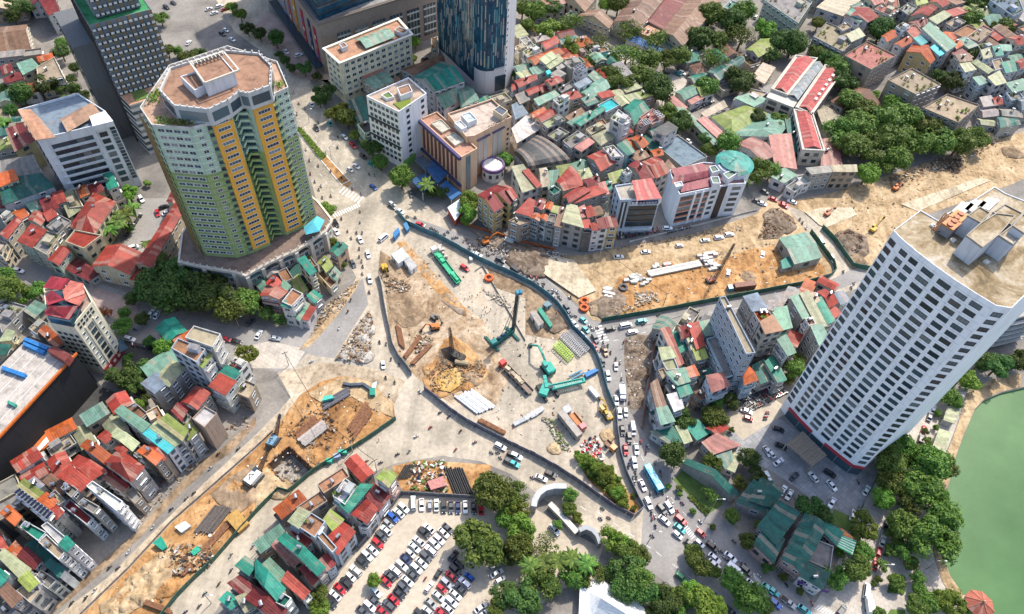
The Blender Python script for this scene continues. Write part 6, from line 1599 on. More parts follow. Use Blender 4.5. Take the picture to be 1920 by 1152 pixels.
fill(3,[30,250,330,250,560,440,700,560,780,620,600,700,300,640,60,600],40,30,'teal',g3,2,(8,11),(4,8));fill(3,[200,700,600,680,900,830,860,980,560,1100,240,1090,330,900],40,30,'dome',g3,3,(8,11),(4,8))
fill(1,[0,330,160,320,380,440,340,560,60,560],14,20,'office',g1,4);fill(1,[-100,-60,280,-60,300,130,0,140],14,20,'office',g1,14,(6,9),(7,12),'NNMEGI');fill(1,[0,620,90,600,190,860,0,900],8,20,'office',g1,5);fill(5,[-20,20,330,-40,420,90,240,330,120,280],14,40,'cream','street houses on the west side',6,(8,11),(4,7));fill(5,[20,560,150,560,330,760,200,720,60,700],6,40,'black','houses behind the black hall',7)
fill(9,[0,560,480,160,760,20,1080,40,1120,160,640,620,280,960,0,1120],40,45,'verge','terraced houses between the dark street and the dirt road',8,(10,13),(4,7),'RRRMONEYLGM');fill(5,[840,960,1000,760,1380,900,1440,1010,1260,1152,980,1152],12,45,'cream','houses between the dark street and the dirt road',9)
fill(10,[-160,1140,100,760,230,560,500,390,700,370,780,420,560,740,300,1000,100,1150],16,45,'lot','houses between the road and the parking lot',10,(7,10),(4,7));fill(7,[830,720,1100,670,1260,900,1440,880,1440,1000,1000,1120,800,1120],20,60,'slab','houses round the grey slab building',11,(6,9),(4,7));fill(8,[0,600,300,490,420,560,250,800,120,860,0,860],12,60,'white','houses between the road and the white tower',12,(7,10),(4,7));fill(3,[640,200,960,260,1440,380,1440,560,1240,600,1060,640,900,520,1060,420],10,30,'school','low halls beside the school',13,(4,6),(5,10),'GTENY');fill(6,[20,420,180,420,320,330,480,360,380,560,240,640,60,560],8,40,'green','small houses below the green tower podium',15,(5,8),(4,6))
fill(4,[-20,0,560,-40,700,90,560,150,300,160,40,120],12,28,'school',g4,16,(7,11));fill(3,[0,-20,280,-40,330,80,100,30],6,28,'factory','factory sheds',17,(6,8),(8,14),'NNME')
# ------------------------------------------------------------------ trees
def near_land(px,py,keys=None):
 return min(keys or LAND,key=lambda k:(LAND[k][1][0]-px)**2+(LAND[k][1][1]-py)**2)
def px_per_m(px,py):
 a=G(px,py);b_=G(px+10,py);return 10/(b_-a).length
def crown_mesh(seed,lobes,per,leaf,mat,flat_=0.72,spread=0.70,core=True):
 r=random.Random(seed);b=MB()
 L=[]
 for i in range(lobes):
  t=r.uniform(0,2*math.pi);u=math.sqrt(r.random())*spread;z=r.uniform(-.35,.55)*flat_*(1.1-u)
  L.append((Vector((math.cos(t)*u,math.sin(t)*u,z)),r.uniform(.17,.42)))
 for c,rad in L:
  if core:b.ball(c,rad*.6,6,4,0,(1,1,.8))
  for k in range(per):
   d=Vector((r.gauss(0,1),r.gauss(0,1),r.gauss(.25,1))).normalized()
   p=c+Vector((d.x,d.y,d.z*.85))*rad*r.uniform(.78,1.12)
   n=(d+Vector((r.uniform(-1,1),r.uniform(-1,1),r.uniform(-.3,1)))*.65).normalized()
   s=leaf*r.uniform(.6,1.35)
   a=n.orthogonal().normalized();a.rotate(Matrix.Rotation(r.uniform(0,6.28),3,n));e=n.cross(a)
   b.face([p-a*s,p-e*s*.55+n*s*.1,p+a*s,p+e*s*.55+n*s*.1])
 return b.data('crown',[mat])
def trunk_mesh(seed):
 r=random.Random(seed);b=MB()
 b.tube((0,0,-1),(r.uniform(-.05,.05),r.uniform(-.05,.05),-.2),.075,7,.05)
 for i in range(5):
  t=i*1.26+r.uniform(0,.5);b.tube((0,0,-.35+.04*i),(math.cos(t)*.45,math.sin(t)*.45,r.uniform(-.05,.25)),.035,5,.012)
 return b.data('trunk',['bark'])
TRUNKS=[trunk_mesh(i)for i in range(4)]
CROWN={}
for nm,mat in(('m','leaf'),('b','leaf_bright'),('d','leaf_dark')):
 CROWN[nm]=[crown_mesh(i*7+ord(nm),(26,15,36,20)[i],(150,200,120,130)[i],(.075,.085,.065,.07)[i],mat,(.72,.55,1.0,.8)[i],(.7,.78,.64,.86)[i])for i in range(4)]
 CROWN[nm+'s']=[crown_mesh(i*5+ord(nm)+50,11,120,.12,mat)for i in range(2)]
CROWN['l']=[crown_mesh(91+i,18,55,.06,'leaf',.8,.8,False)for i in range(2)];CROWN['ls']=CROWN['l']
CROWN['f']=[crown_mesh(77,10,70,.11,'flower',.6,.7,False)];CROWN['fs']=CROWN['f']
def palm_meshes():
 b=MB();r=random.Random(3)
 for i in range(15):
  t=i*2.4;dr=r.uniform(.1,.9);pa=Vector((0,0,0));seg=6
  prev=None
  for k in range(seg+1):
   u=k/seg;p=Vector((math.cos(t)*u,math.sin(t)*u,.45*u*(1-dr)-.75*dr*u*u+.12));w=.16*math.sin(math.pi*min(1,u*.9+.12))+.01
   sd=Vector((-math.sin(t),math.cos(t),0))*w
   if prev:b.face([prev[0]-prev[1]-Vector((0,0,.05)),p-sd-Vector((0,0,.05)),p,prev[0]]);b.face([prev[0],p,p+sd-Vector((0,0,.05)),prev[0]+prev[1]-Vector((0,0,.05))])
   prev=(p,sd)
 c=b.data('crown',['leaf']);b=MB();b.tube((0,0,-2.4),(0,0,.1),.09,7,.06);return c,b.data('trunk',['bark'])
PALM=palm_meshes()
TN=[0]
TADJ={'m':'green','b':'bright green','d':'dark green','l':'sparse airy','f':'orange flowering'}
def tree(t,x,y,r,kind='m'):
 px,py=tp(t,x,y);rp=r/3.0 if t else r
 TN[0]+=1;rnd=random.Random(TN[0]*13)
 k=px_per_m(px,py);R=rp/k*(1.28 if t in(2,3,4)else 1.16)
 if kind=='p':
  R=max(2.2,R);zc=8.0;p=G(px,py,zc);root=empty('palm_tree',zed(p,0))
  put('crown',PALM[0],root,(0,0,zc),rnd.uniform(0,6),None,R);put('trunk',PALM[1],root,(0,0,zc),0,None,(1.6,1.6,zc/2.4));l=near_land(px,py);tag(root,'tall palm tree with drooping fronds','palm tree','palm trees',l);return
 R=min(9.5,max(.7,R));zc=min(8.5,max(.9,R*(1.2 if R>2.2 else 1.0)))
 p=G(px,py,zc)
 root=empty('tree' if R>1.6 else 'shrub',zed(p,0))
 key=kind+('s' if R<2.6 else '')
 me=rnd.choice(CROWN[key]);sc=(R*rnd.uniform(.94,1.08),R*rnd.uniform(.94,1.08),R*rnd.uniform(1.0,1.2))
 put('crown',me,root,(0,0,zc),rnd.uniform(0,6.28),None,sc)
 put('trunk',rnd.choice(TRUNKS),root,(0,0,zc),rnd.uniform(0,6.28),None,(R,R,zc))
 size='large' if R>4.6 else 'mid-sized' if R>2.9 else 'small'
 nm='tree' if R>1.6 else 'shrub'
 tag(root,f'{size} {TADJ[kind]} {nm}',nm,'street trees and park trees' if nm=='tree' else 'planted shrubs',near_land(px,py))
def trees(t,s):
 for it in s.split():
  a=it.split(',');kd='m'
  if a[-1].isalpha():kd=a.pop()
  tree(t,float(a[0]),float(a[1]),float(a[2])if len(a)>2 else 45,kd)
trees(1,'115,530,62,d 250,470,62,d 130,40,60,d 70,90,45,d 340,290,48,d 290,420,35,d 20,690,45,p 1300,40,32,b 1350,80,36,b 1390,160,38,d 1050,320,52 900,100,38 830,1030,22,b 720,1085,48,b 400,445,30,d 60,620,40,d 10,500,40,d 420,500,40,d 470,540,36,d 380,560,40 330,500,40,d 350,240,40 420,380,32,d 30,30,50,d 200,20,40,d 940,280,36 1000,290,30 60,250,36 1120,300,40,d')
trees(2,'20,190,36,d 270,380,40,d 110,215,42,d 340,430,26,d 165,340,26,d 195,380,26,d 135,310,24,d 380,520,52,d 355,560,35,d 440,630,42,b 510,660,52 475,610,35,b 560,760,30,b 700,910,42 650,820,52,d 700,780,42,d 815,990,60 895,235,28,b 885,330,22,b 850,360,30,b 960,1040,45,p 1400,900,42 1210,1130,52,b 990,1080,30,d 1050,1080,35,d')
trees(3,'60,40,46 130,60,56 220,40,46,d 190,165,56,b 90,140,36 330,130,56,l 300,160,42 340,270,62,b 490,260,70,l 450,350,52,l 600,20,50 540,20,42,b 650,170,72,l 640,320,80,l 820,230,60,l 600,450,68 540,420,50 730,420,62 820,500,92,d 780,340,58 870,330,50 950,320,52 1060,220,74,d 1160,220,46 1120,80,70 1240,130,76,d 1310,60,56 1290,210,66,l 1420,170,56,b 1150,330,76,l 1270,440,82,d 1100,480,50 950,680,62,d 420,575,32,d 880,630,42 1090,780,36,d 1220,810,60 1110,840,40 1380,650,44,d 1400,950,60 1340,1000,42 960,930,32,d 20,420,32,d 690,300,45,l 560,340,45')
trees(4,'140,250,105,d 60,220,60,d 20,310,42,d 290,290,52 380,380,62 430,450,60,d 330,330,50,d 285,130,32,b 10,150,32,b 640,170,58,d 1150,120,58 1300,150,60 1100,0,60,d 1200,20,60,d 470,560,56 590,540,36,b 690,580,46,b 520,700,96 650,680,88 780,650,78 420,740,70 560,820,88 700,800,90 850,790,96 980,790,78 1080,800,70 1180,770,52 740,890,60 640,920,46 450,820,60 560,970,55,b 60,670,40 1040,450,52,d 960,430,42,d 1150,290,50,d 20,960,46 540,620,60 910,720,60')
trees(5,'70,480,88 200,480,60 30,390,50 0,460,60 690,680,52 800,640,42,d 700,610,36 590,600,40,f 740,530,40,d 840,770,36,d 925,800,62,b 720,860,26 690,960,75,d 800,930,60,d 760,1020,60,d 640,960,45,d 900,430,110,d 1020,380,100,d 960,520,110,d 1100,480,110,d 1230,520,100,d 1300,580,86 1380,550,80 880,330,68 1180,420,78,d 840,480,70,d 1390,830,60,b 660,90,60,p 620,130,60,p 700,60,60,p 740,20,50,p 720,130,30,d 830,220,40,p 820,1090,30,d 770,1130,36,b 120,520,50,b')
trees(6,'400,30,46,b 430,210,30,b 490,340,22 60,610,46,d 130,640,42,d 20,560,42,d 1200,40,52,b 1180,90,30,b')
trees(7,'1140,1120,46 1230,1110,50,d');trees(8,'150,930,58 170,870,40 110,980,36 1090,970,80,b 1000,1060,58 1050,1100,46 1200,880,60,d 1300,900,70,d 1420,870,60,d 1150,1010,40,b')
trees(9,'570,120,60,b 540,170,36,b 390,250,56,b 320,300,46,b 215,360,50,b 180,380,36,b 30,510,32,b 10,560,26 800,20,30,d 1040,30,30,b 480,160,30,b')
trees(10,'345,1050,60 355,1120,56,b 665,960,44,b 1330,460,104 1420,540,60 1400,620,50 1250,760,132 1390,1040,70,d 1350,1120,60 1430,1060,60,d 1420,820,52,d 1270,420,50')
trees(11,'20,470,60 30,580,60,b 60,680,78,b 40,780,80 200,760,70,l 260,640,34 330,480,44 320,560,42 370,610,28,b 100,880,60,p 180,860,60,p 260,850,60,p 340,840,60,p 420,870,60,p 170,960,80 220,1000,60,d 330,920,70 440,910,66 50,1050,88,d 110,1110,60,d 380,960,50 570,720,66,b 640,780,70 720,820,60 600,760,60,b 570,900,60,d 650,920,88,d 720,950,78 640,1010,80,d 760,1020,80,d 850,1060,80,d 930,1050,60 1010,1020,55,b 1080,1100,88,b 1150,1110,60,b 960,1120,60 900,1110,60,d 800,1130,50,d 1050,860,68 1020,800,44 1130,910,42 1240,960,64 1350,1070,86 1300,1060,60 1420,1110,50 905,250,76,d 970,50,58,d 1140,40,64 1150,190,32 1125,290,50 1330,270,58,d 1380,365,46,d 1290,410,36,b 1235,110,20 880,430,18 945,440,22 940,480,18 1020,570,20 1125,660,22 1110,480,44,l 1240,600,42 1320,740,52 1400,660,42 1160,60,40')
trees(11,'380,260,30,b 430,290,36,b 470,330,36,b 520,350,40,b 510,400,32 560,430,36,b 590,470,40,b 620,510,36,b 600,390,18 685,485,16 690,560,20,b 640,540,20,b 550,330,22,b 450,350,30 400,310,24,b 545,390,28')
trees(12,'760,210,70 700,250,70 690,330,78 690,400,78 640,500,66,b 770,280,50 910,310,104 1000,320,70 850,260,60 870,450,104 930,480,70 800,500,70 990,610,86 930,720,104 1000,740,70 1040,600,52 770,660,80 720,640,50 720,710,46 780,800,50 810,870,42 840,950,40 850,1010,38 555,645,70,b 510,710,50 540,800,50 500,890,74 380,950,60 420,920,36 410,800,28,b 240,540,70,d 310,600,60,d 650,870,36 690,790,36 660,815,15 600,980,18 620,955,22 630,1140,36 900,1080,60 980,1070,60,b 1050,1100,70,b 840,1110,60 1120,1110,40 900,170,25 940,100,20 950,20,25 0,890,36,d 90,950,30 175,1020,25 720,970,42 885,120,20 895,200,22')
# strips of low planting nobody could count
def planting(name,label,poly,n,mat,hmax,z0=.1,s0=.35):
 r=random.Random(n);b=MB();xs=[p.x for p in poly];ys=[p.y for p in poly];k=0
 while k<n:
  p=Vector((r.uniform(min(xs),max(xs)),r.uniform(min(ys),max(ys)),0))
  if not inside(p,poly):continue
  k+=1;p.z=z0+r.uniform(.1,hmax)*(.4+.6*abs(noise.noise(p*.35)))
  nn=Vector((r.uniform(-.8,.8),r.uniform(-.8,.8),1)).normalized();a=nn.orthogonal().normalized();a.rotate(Matrix.Rotation(r.uniform(0,6.28),3,nn));e=nn.cross(a);s=s0*r.uniform(.6,1.4)
  b.face([p-a*s,p-e*s*.6,p+a*s,p+e*s*.6])
 o=b.build(name,mat);o['kind']='stuff';o['label']=label
planting('hedge','low green hedge in the avenue median',pts(0,[555,243,563,239,612,294,602,302]),1500,'leaf_bright',1.6,.2)
planting('ground_cover','green ground cover in the planted wedge',pts(11,[345,255,420,250,560,330,640,450,650,540,620,545,540,480,430,390]),2600,'leaf_bright',1.4,.2)
planting('ground_cover','shrub bed edging the lawn',pts(11,[985,490,1010,485,1110,580,1090,600]),500,'leaf',1.0,.1)
planting('ground_cover','clipped shrub bed in the park',pts(12,[700,925,765,940,765,1040,670,1030]),900,'leaf',.7,.25)
planting('grass','grass verge beside the gate road',pts(11,[330,580,350,570,400,630,385,645]),300,'leaf_bright',.6,.05)
# ------------------------------------------------------------------ vehicles
def hull(b,st,m=0):
 """body lofted along x; st: (x, half width, low z, high z)"""
 R=[]
 for x,w,z0,z1 in st:
  zm=z0+(z1-z0)*.55
  R.append([(x,-w*.86,z0),(x,w*.86,z0),(x,w,zm),(x,w*.9,z1),(x,-w*.9,z1),(x,-w,zm)])
 b.loft(R,m)
def proto_car(L,W,H,belt,hood,a0,a1,a2,a3,van=False):
 l=L/2;w=W/2
 b=MB();hull(b,[(-l,w*.80,.32,belt*.86),(-l+.12,w*.93,.25,belt*.97),(a0,w,.22,belt),(a3,w,.22,belt),(l-.5,w*.95,.24,hood),(l-.1,w*.86,.27,hood*.86),(l,w*.72,.36,hood*.72)])
# cabin shell with slanted pillars
 base=[(a0,-w*.9),(a3,-w*.9),(a3,w*.9),(a0,w*.9)];topp=[(a1,-w*.70),(a2,-w*.70),(a2,w*.70),(a1,w*.70)]
 v=[(x,y,belt-.02)for x,y in base]+[(x,y,H)for x,y in topp]
 b.mesh(v,[(0,1,5,4),(1,2,6,5),(2,3,7,6),(3,0,4,7),(4,5,6,7)])
 parts=[('body',b.data('body',['car_paint']),True)]
 def pane(q,nm):
  c=sum((Vector(p)for p in q),Vector())/4;n=(Vector(q[1])-Vector(q[0])).cross(Vector(q[3])-Vector(q[0])).normalized();g=MB()
  if n.dot(c-Vector((0,0,belt)))<0:n=-n
  g.face([lerp(c,Vector(p),.88)+n*.012 for p in q]);parts.append((nm,g.data(nm,['car_glass']),False))
 pane([v[1],v[2],v[6],v[5]],'windscreen');pane([v[3],v[0],v[4],v[7]],'rear_window');pane([v[0],v[1],v[5],v[4]],'side_window');pane([v[2],v[3],v[7],v[6]],'side_window')
 wr=.32
 for sx in(-l*.58,l*.60):
  for sy in(-1,1):
   g=MB();g.tube((sx,sy*(w-.2),wr),(sx,sy*(w+.01),wr),wr,10);g.tube((sx,sy*(w+.01),wr),(sx,sy*(w+.02),wr),wr*.6,8,m=1);parts.append(('wheel',g.data('wheel',['rubber','steel']),False))
 for sy in(-1,1):
  g=MB();g.box((l-.07,sy*w*.62,hood*.80),(.16,.34,.16));parts.append(('headlight',g.data('headlight',['headlight']),False))
  g=MB();g.box((-l+.03,sy*w*.64,belt*.82),(.12,.3,.18));parts.append(('taillight',g.data('taillight',['taillight']),False))
 return parts
def wheels(parts,xs,w,r,n=10):
 for x in xs:
  for s in(-1,1):
   g=MB();g.tube((x,s*(w-.3),r),(x,s*w,r),r,n);parts.append(('wheel',g.data('wheel',['rubber']),False))
def boxmesh(nm,c,size,mat,flag=False,bev=.06):
 g=MB();x,y,z=size[0]/2,size[1]/2,size[2]/2;k=bev
 R=[]
 for zz,ins in((-z,k),(-z+k,0),(z-k,0),(z,k)):R.append([(c[0]+sx*(x-ins),c[1]+sy*(y-ins),c[2]+zz)for sx,sy in((-1,-1),(1,-1),(1,1),(-1,1))])
 g.loft(R);return(nm,g.data(nm,[mat]),flag)
PROTO={'s':proto_car(4.5,1.8,1.46,.92,.86,-1.85,-1.05,.35,1.15),'u':proto_car(4.6,1.88,1.72,1.05,1.02,-2.15,-1.9,.35,1.05),'h':proto_car(3.7,1.62,1.5,.92,.86,-1.7,-1.4,.3,.95),
'v':proto_car(5.3,1.95,2.1,1.2,1.12,-2.58,-2.45,1.3,2.0)}
p_=[x for x in proto_car(5.2,1.88,1.75,1.05,1.02,-.55,-.35,.75,1.35)]
g=MB();g.box((-1.55,0,1.02),(1.9,1.5,.1));p_.append(('cargo_bed',g.data('cargo_bed',['dark_metal']),False));PROTO['p']=p_
t_=[boxmesh('cab',(2.1,0,1.35),(1.6,1.95,1.9),'car_paint',True,.15),boxmesh('cargo_box',(-.85,0,1.95),(4.2,2.1,2.2),'car_paint',True),boxmesh('chassis',(0,0,.6),(5.9,1.1,.25),'dark_metal')]
g=MB();g.face([(2.91,-.8,1.45),(2.91,.8,1.45),(2.91,.8,2.05),(2.91,-.8,2.05)]);t_.append(('windscreen',g.data('windscreen',['car_glass']),False));wheels(t_,(2.0,-1.9),1.0,.42);PROTO['t']=t_
PCOL={'w':('white',(0.74,0.75,0.76)),'k':('black',(0.022,0.025,0.03)),'g':('silver',(0.34,0.35,0.36)),'r':('red',(0.42,0.015,0.025)),'c':('teal',(0.02,0.36,0.38)),'b':('blue',(0.02,0.11,0.42)),'n':('brown',(0.30,0.19,0.11)),'e':('green',(0.02,0.32,0.13)),'d':('dark grey',(0.07,0.08,0.09)),'l':('dark blue',(0.02,0.04,0.12))}
KN={'s':('sedan','car'),'u':('sport utility car','car'),'h':('small hatchback','car'),'v':('minibus','minibus'),'p':('pickup truck','pickup truck'),'t':('box truck','truck')}
KNAME={'s':'sedan_car','u':'utility_car','h':'hatchback_car','v':'minibus','p':'pickup_truck','t':'box_truck'}
def heading(px,py,deg):
 a=math.radians(deg);d=G(px+12*math.cos(a),py+12*math.sin(a))-G(px,py);return math.atan2(d.y,d.x)
CRND=random.Random(4)
def car(t,x,y,deg,code,land,place,group):
 px,py=tp(t,x,y);z=.06;p=G(px,py,.8);kd=code[0]if len(code)>1 else 's';c=code[-1]
 if kd=='s':kd=CRND.choice('ssshu')if len(code)==1 else 's'
 cn,cv=PCOL[c];cv=vary(cv,.1)
 if c=='k' and CRND.random()<.4:cn,cv=PCOL['d']
 root=empty(KNAME[kd],zed(p,z));root.rotation_euler=(0,0,heading(px,py,deg)+(math.pi if CRND.random()<.25 and group.startswith('cars parked')else 0))
 for nm,me,fl in PROTO[kd]:
  o=bpy.data.objects.new(nm,me);COL.objects.link(o);o.parent=root
  if fl:o.color=(*cv,1)
 tag(root,f'{cn} {KN[kd][0]} {place}',KN[kd][1],group,land or near_land(px,py))
def cars(t,deg,land,place,group,s):
 for it in s.split():
  a=it.split(',');code=a[2];d=float(a[3])if len(a)>3 else deg
  car(t,float(a[0]),float(a[1]),d,code,land,place,group)
gp='cars parked in the parking lot'
cars(10,88,'lot','parked along the lot wall',gp,'885,525,vw 932,535,w 977,538,g 1015,538,w 1057,545,k 1097,548,k 1136,550,l 1178,548,w 1225,552,k 1265,556,r')
cars(10,42,'lot','in the parking row beside the houses',gp,'830,552,uw 803,580,w 770,605,b 742,640,g 732,680,w 705,712,uk 685,752,r 657,790,w 625,820,uw 598,858,uk 562,905,w 533,940,w 505,975,uk 472,1008,r 445,1045,w 420,1085,uk')
cars(10,42,'lot','in the second parking row',gp,'945,692,uk 972,668,w 917,740,w 892,775,w 870,810,w 845,843,l 820,875,w 785,907,w 752,935,k 730,968,r 675,1025,w 668,1080,k 640,1105,uw 600,1135,k 710,1137,r')
cars(10,42,'lot','in the third parking row',gp,'1080,668,k 1055,693,w 1030,730,uw 1003,755,w 983,792,uw 955,826,k 932,862,w 903,893,uw 877,930,k 853,965,w 828,1000,uk 805,1036,k 775,1070,r 747,1100,uk')
cars(10,42,'lot','in the parking rows by the big tree',gp,'1110,820,k,-50 1140,868,k 1122,902,uk 1097,936,r 1072,975,g 1045,1006,r 1028,1050,w 985,1090,g 965,1130,w 1025,920,k,-60 973,1000,w,-55 1200,940,b 1175,975,uw 1150,1010,k 1122,1042,w 1100,1080,uw 1078,1118,w 1045,1148,r 925,1150,k')
cars(10,-30,'lot','parked under the trees of the lot',gp,'1390,790,w,42 1370,822,k,42 1345,880,g 1355,920,w 1375,958,w 1265,1115,w,-35 1295,1142,w,-35')
gt='cars queueing in the traffic'
cars(7,36,'crane','queueing along the blue hoarding',gt,'20,372,vk 75,410,k 137,447,k 218,500,k 310,583,uk,55 350,668,w,50 402,650,c,35 415,703,c,40 398,735,hw,45 468,752,uk,60 462,800,r,50 523,822,pn,70 512,885,k,75 540,962,uw,75')
cars(7,-12,'crane','on the east road',gt,'553,698,uk 640,680,vw 677,716,w 730,655,c')
cars(7,84,'bus','queueing beside the blue bus',gt,'585,910,w 618,1065,tw 588,1100,w')
cars(11,82,'bus','queueing beside the blue bus',gt,'605,22,w 640,15,hw 622,115,k 680,108,vw 660,160,k 640,225,r 700,222,w 688,298,uw,75 735,425,w,65 768,527,uw,65 885,550,uw,55 845,562,uk,50')
cars(11,40,'bus','queueing at the crossing',gt,'858,623,w 950,620,ur 945,668,c 932,705,w 1063,695,r 1003,757,k 1055,752,w 1128,772,uk 1140,835,w 1138,870,w 1230,830,w 1250,910,tw 1318,905,uk 1352,985,w 1440,1005,c 955,945,e 1225,1130,k 1420,1090,w,60')
cars(11,25,'lot','driving along the curved hoarding',gt,'165,385,w 218,365,uk 25,262,w 10,305,c 240,675,uw,50')
cars(10,27,'lot','driving along the curved hoarding',gt,'1375,208,uw 1428,295,uk 1438,255,k')
cars(12,38,'pav','on the south-east road',gt,'30,1020,c 40,1090,b 115,1085,pg 205,1125,c 415,1130,k,-50')
ge='cars parked around the white tower'
cars(12,50,'white','parked on the tower plaza',ge,'480,595,w,-70 360,525,w,-60 360,428,w 255,380,w 150,375,k,-45 60,295,w,-35 75,205,k,25 60,110,k,20 15,245,w 350,360,k,30 85,455,w,-60 120,480,w,-60 10,400,w 235,605,w')
cars(12,-74,'lake','parked in line by the lake park',ge,'605,870,r 625,800,r 645,740,w 665,655,k 555,455,w,-60 860,165,k 878,110,r 910,40,k 930,0,w 555,1020,vw,-82 565,1100,tw,-98')
cars(11,60,'white','parked west of the tower plaza',ge,'1438,380,w 1436,235,w 1330,50,r,20 1320,8,w,20')
gc='cars around the central junction'
cars(6,60,'green','at the junction below the tower',gc,'450,105,uk 450,150,w,50 585,195,w 630,278,w,72 640,418,uw,80 715,900,w,85 810,35,w,30 765,8,k,30 545,330,k 718,185,vw,-40')
cars(6,24,'crane','near the blue hoarding',gc,'925,113,r,15 1375,310,k 1370,342,k 1245,280,w 1175,355,ur,32')
cars(5,15,'cream','on the shaded west street','cars on the west street','850,612,w,-60 882,618,w,-60 938,700,g,20 1022,708,w 620,700,w,60 730,755,w 1275,757,r 1330,768,k 1410,660,k,-40 105,370,w 885,45,r,70 940,45,w,-20 920,12,k,-20 745,245,vw,-20')
cars(6,10,'green','on the shaded west street','cars on the west street','15,730,w,-60 108,750,w')
cars(2,38,'mall','on the north avenue','cars on the north avenue','170,290,w,50 240,310,uw,-20 165,345,vw,55 125,395,w,45 148,420,w,45 312,590,w,45 340,720,uk,60 415,695,c 497,770,w 545,820,r 603,880,uk 650,923,c 530,955,w 565,935,w 660,1052,b 735,870,w,0 765,1148,w 875,1090,d,80 950,330,k,-20')
cars(1,0,'mall','on the north-west square','cars on the north-west square','80,95,w 1175,50,w,-20 1235,35,w,-20 1205,72,w,-20 1265,52,r,-20 1270,170,w,30 1250,190,k,30 1305,222,w,30 935,40,k,30 975,15,k,30 795,1120,w,60 1060,240,w,-50 180,80,b')
cars(3,5,'factory','parked near the factory','cars parked near the factory','165,108,w 235,115,k 405,213,w 425,240,w 180,210,w 285,210,g 935,412,c,30 958,408,w,35 1370,95,w,-60 690,395,b,40 870,410,k,40 350,215,k 700,410,k,30')
cars(3,20,'dome','parked near the dome','cars parked near the dome','995,795,w,30 1420,1080,k 1378,1130,k 1408,1145,w')
cars(4,20,'dome','parked near the dome','cars parked near the dome','30,1120,r 135,1135,w 90,1148,r')
cars(7,-6,'dome','parked on the dirt road','white cars on the dirt road','600,293,w 752,265,w 942,230,w 1087,200,w 1165,185,w 1222,168,uw 1215,385,uw,-80 1410,280,w,-80 875,133,uw,0')
cars(8,60,'shed','on the fenced road','cars on the fenced road','300,212,vw 362,305,w 307,443,vk,-8 90,5,r,30')
# --- the blue city bus
px,py=tp(11,795,388);p=G(px,py,1.5);root=empty('city_bus',zed(p,.05));root.rotation_euler=(0,0,heading(px,py,60));tag(root,'long bright blue city bus in the traffic queue','bus')
BB=[boxmesh('body',(0,0,1.75),(10.2,2.5,2.7),'car_paint',True,.16)]
for s in(-1,1):
 for k in range(7):g=MB();g.box((-4+k*1.25,s*1.255,2.05),(1.1,.03,.95));BB.append(('side_window',g.data('side_window',['car_glass']),False))
g=MB();g.box((5.1,0,2.0),(.04,2.2,1.3));BB.append(('windscreen',g.data('windscreen',['car_glass']),False))
for x in(-2.2,1.6):BB.append(boxmesh('roof_unit',(x,0,3.2),(2.2,1.6,.28),'clean_plaster',True))
wheels(BB,(-3.0,3.2),1.24,.48)
for nm,me,fl in BB:
 o=put(nm,me,root);o.color=(0.05,0.42,0.58,1)if nm=='body' else(0.30,0.62,0.72,1)
# --- motorbikes and riders
g=MB()
for x in(-.62,.62):g.tube((x,-.06,.3),(x,.06,.3),.3,10)
bw=g
bk_=MB();bk_.loft([[(x,-w,z0),(x,w,z0),(x,w,z1),(x,-w,z1)]for x,w,z0,z1 in((-.85,.08,.55,.75),(-.5,.17,.35,.82),(0,.16,.28,.72),(.35,.13,.3,.62),(.6,.1,.4,1.0),(.72,.08,.5,1.02))]);bk_.bar((.52,-.33,1.02),(.52,.33,1.02),.05)
BIKE=[('frame',bk_.data('frame',['car_paint']),True)]
for x in(-.62,.62):g=MB();g.tube((x,-.06,.3),(x,.06,.3),.3,10);BIKE.append(('wheel',g.data('wheel',['rubber']),False))
def figure(joints,edges,name):
 """one continuous body grown over a skeleton; faces coloured by height band"""
 me=bpy.data.meshes.new(name);me.from_pydata([j[0]for j in joints],edges,[]);o=bpy.data.objects.new(name,me);COL.objects.link(o)
 o.modifiers.new('skin','SKIN');sv=me.skin_vertices[0].data
 for i,j in enumerate(joints):sv[i].radius=(j[1],j[1]);sv[i].use_root=(i==0)
 s=o.modifiers.new('sub','SUBSURF');s.levels=1;s.render_levels=1
 dg=bpy.context.evaluated_depsgraph_get();out=bpy.data.meshes.new_from_object(o.evaluated_get(dg));bpy.data.objects.remove(o)
 out.materials.clear()
 for k in('cloth','skin','dark_metal'):out.materials.append(M(k))
 hz=max(j[0][2]for j in joints)
 for f in out.polygons:
  c=f.center
  f.material_index=1 if c.z>hz-.2 or min((Vector(j[0])-c).length for j in joints[-2:])<.12 else 2 if c.z<hip_z else 0
  f.use_smooth=True
 return out
hip_z=.78
RIDER=figure([((-.15,0,.9),.15),((-.08,0,1.15),.16),((-.02,0,1.38),.17),((0,0,1.5),.07),((.03,0,1.62),.11),((.04,0,1.72),.11),((.12,.14,.85),.09),((.22,.16,.5),.07),((.12,.17,.25),.06),((.12,-.14,.85),.09),((.22,-.16,.5),.07),((.12,-.17,.25),.06),((.02,.22,1.36),.07),((.22,.28,1.15),.055),((.02,-.22,1.36),.07),((.22,-.28,1.15),.055),((.48,.3,1.05),.045),((.48,-.3,1.05),.045)],
[(0,1),(1,2),(2,3),(3,4),(4,5),(0,6),(6,7),(7,8),(0,9),(9,10),(10,11),(2,12),(12,13),(13,16),(2,14),(14,15),(15,17)],'person')
hip_z=.92
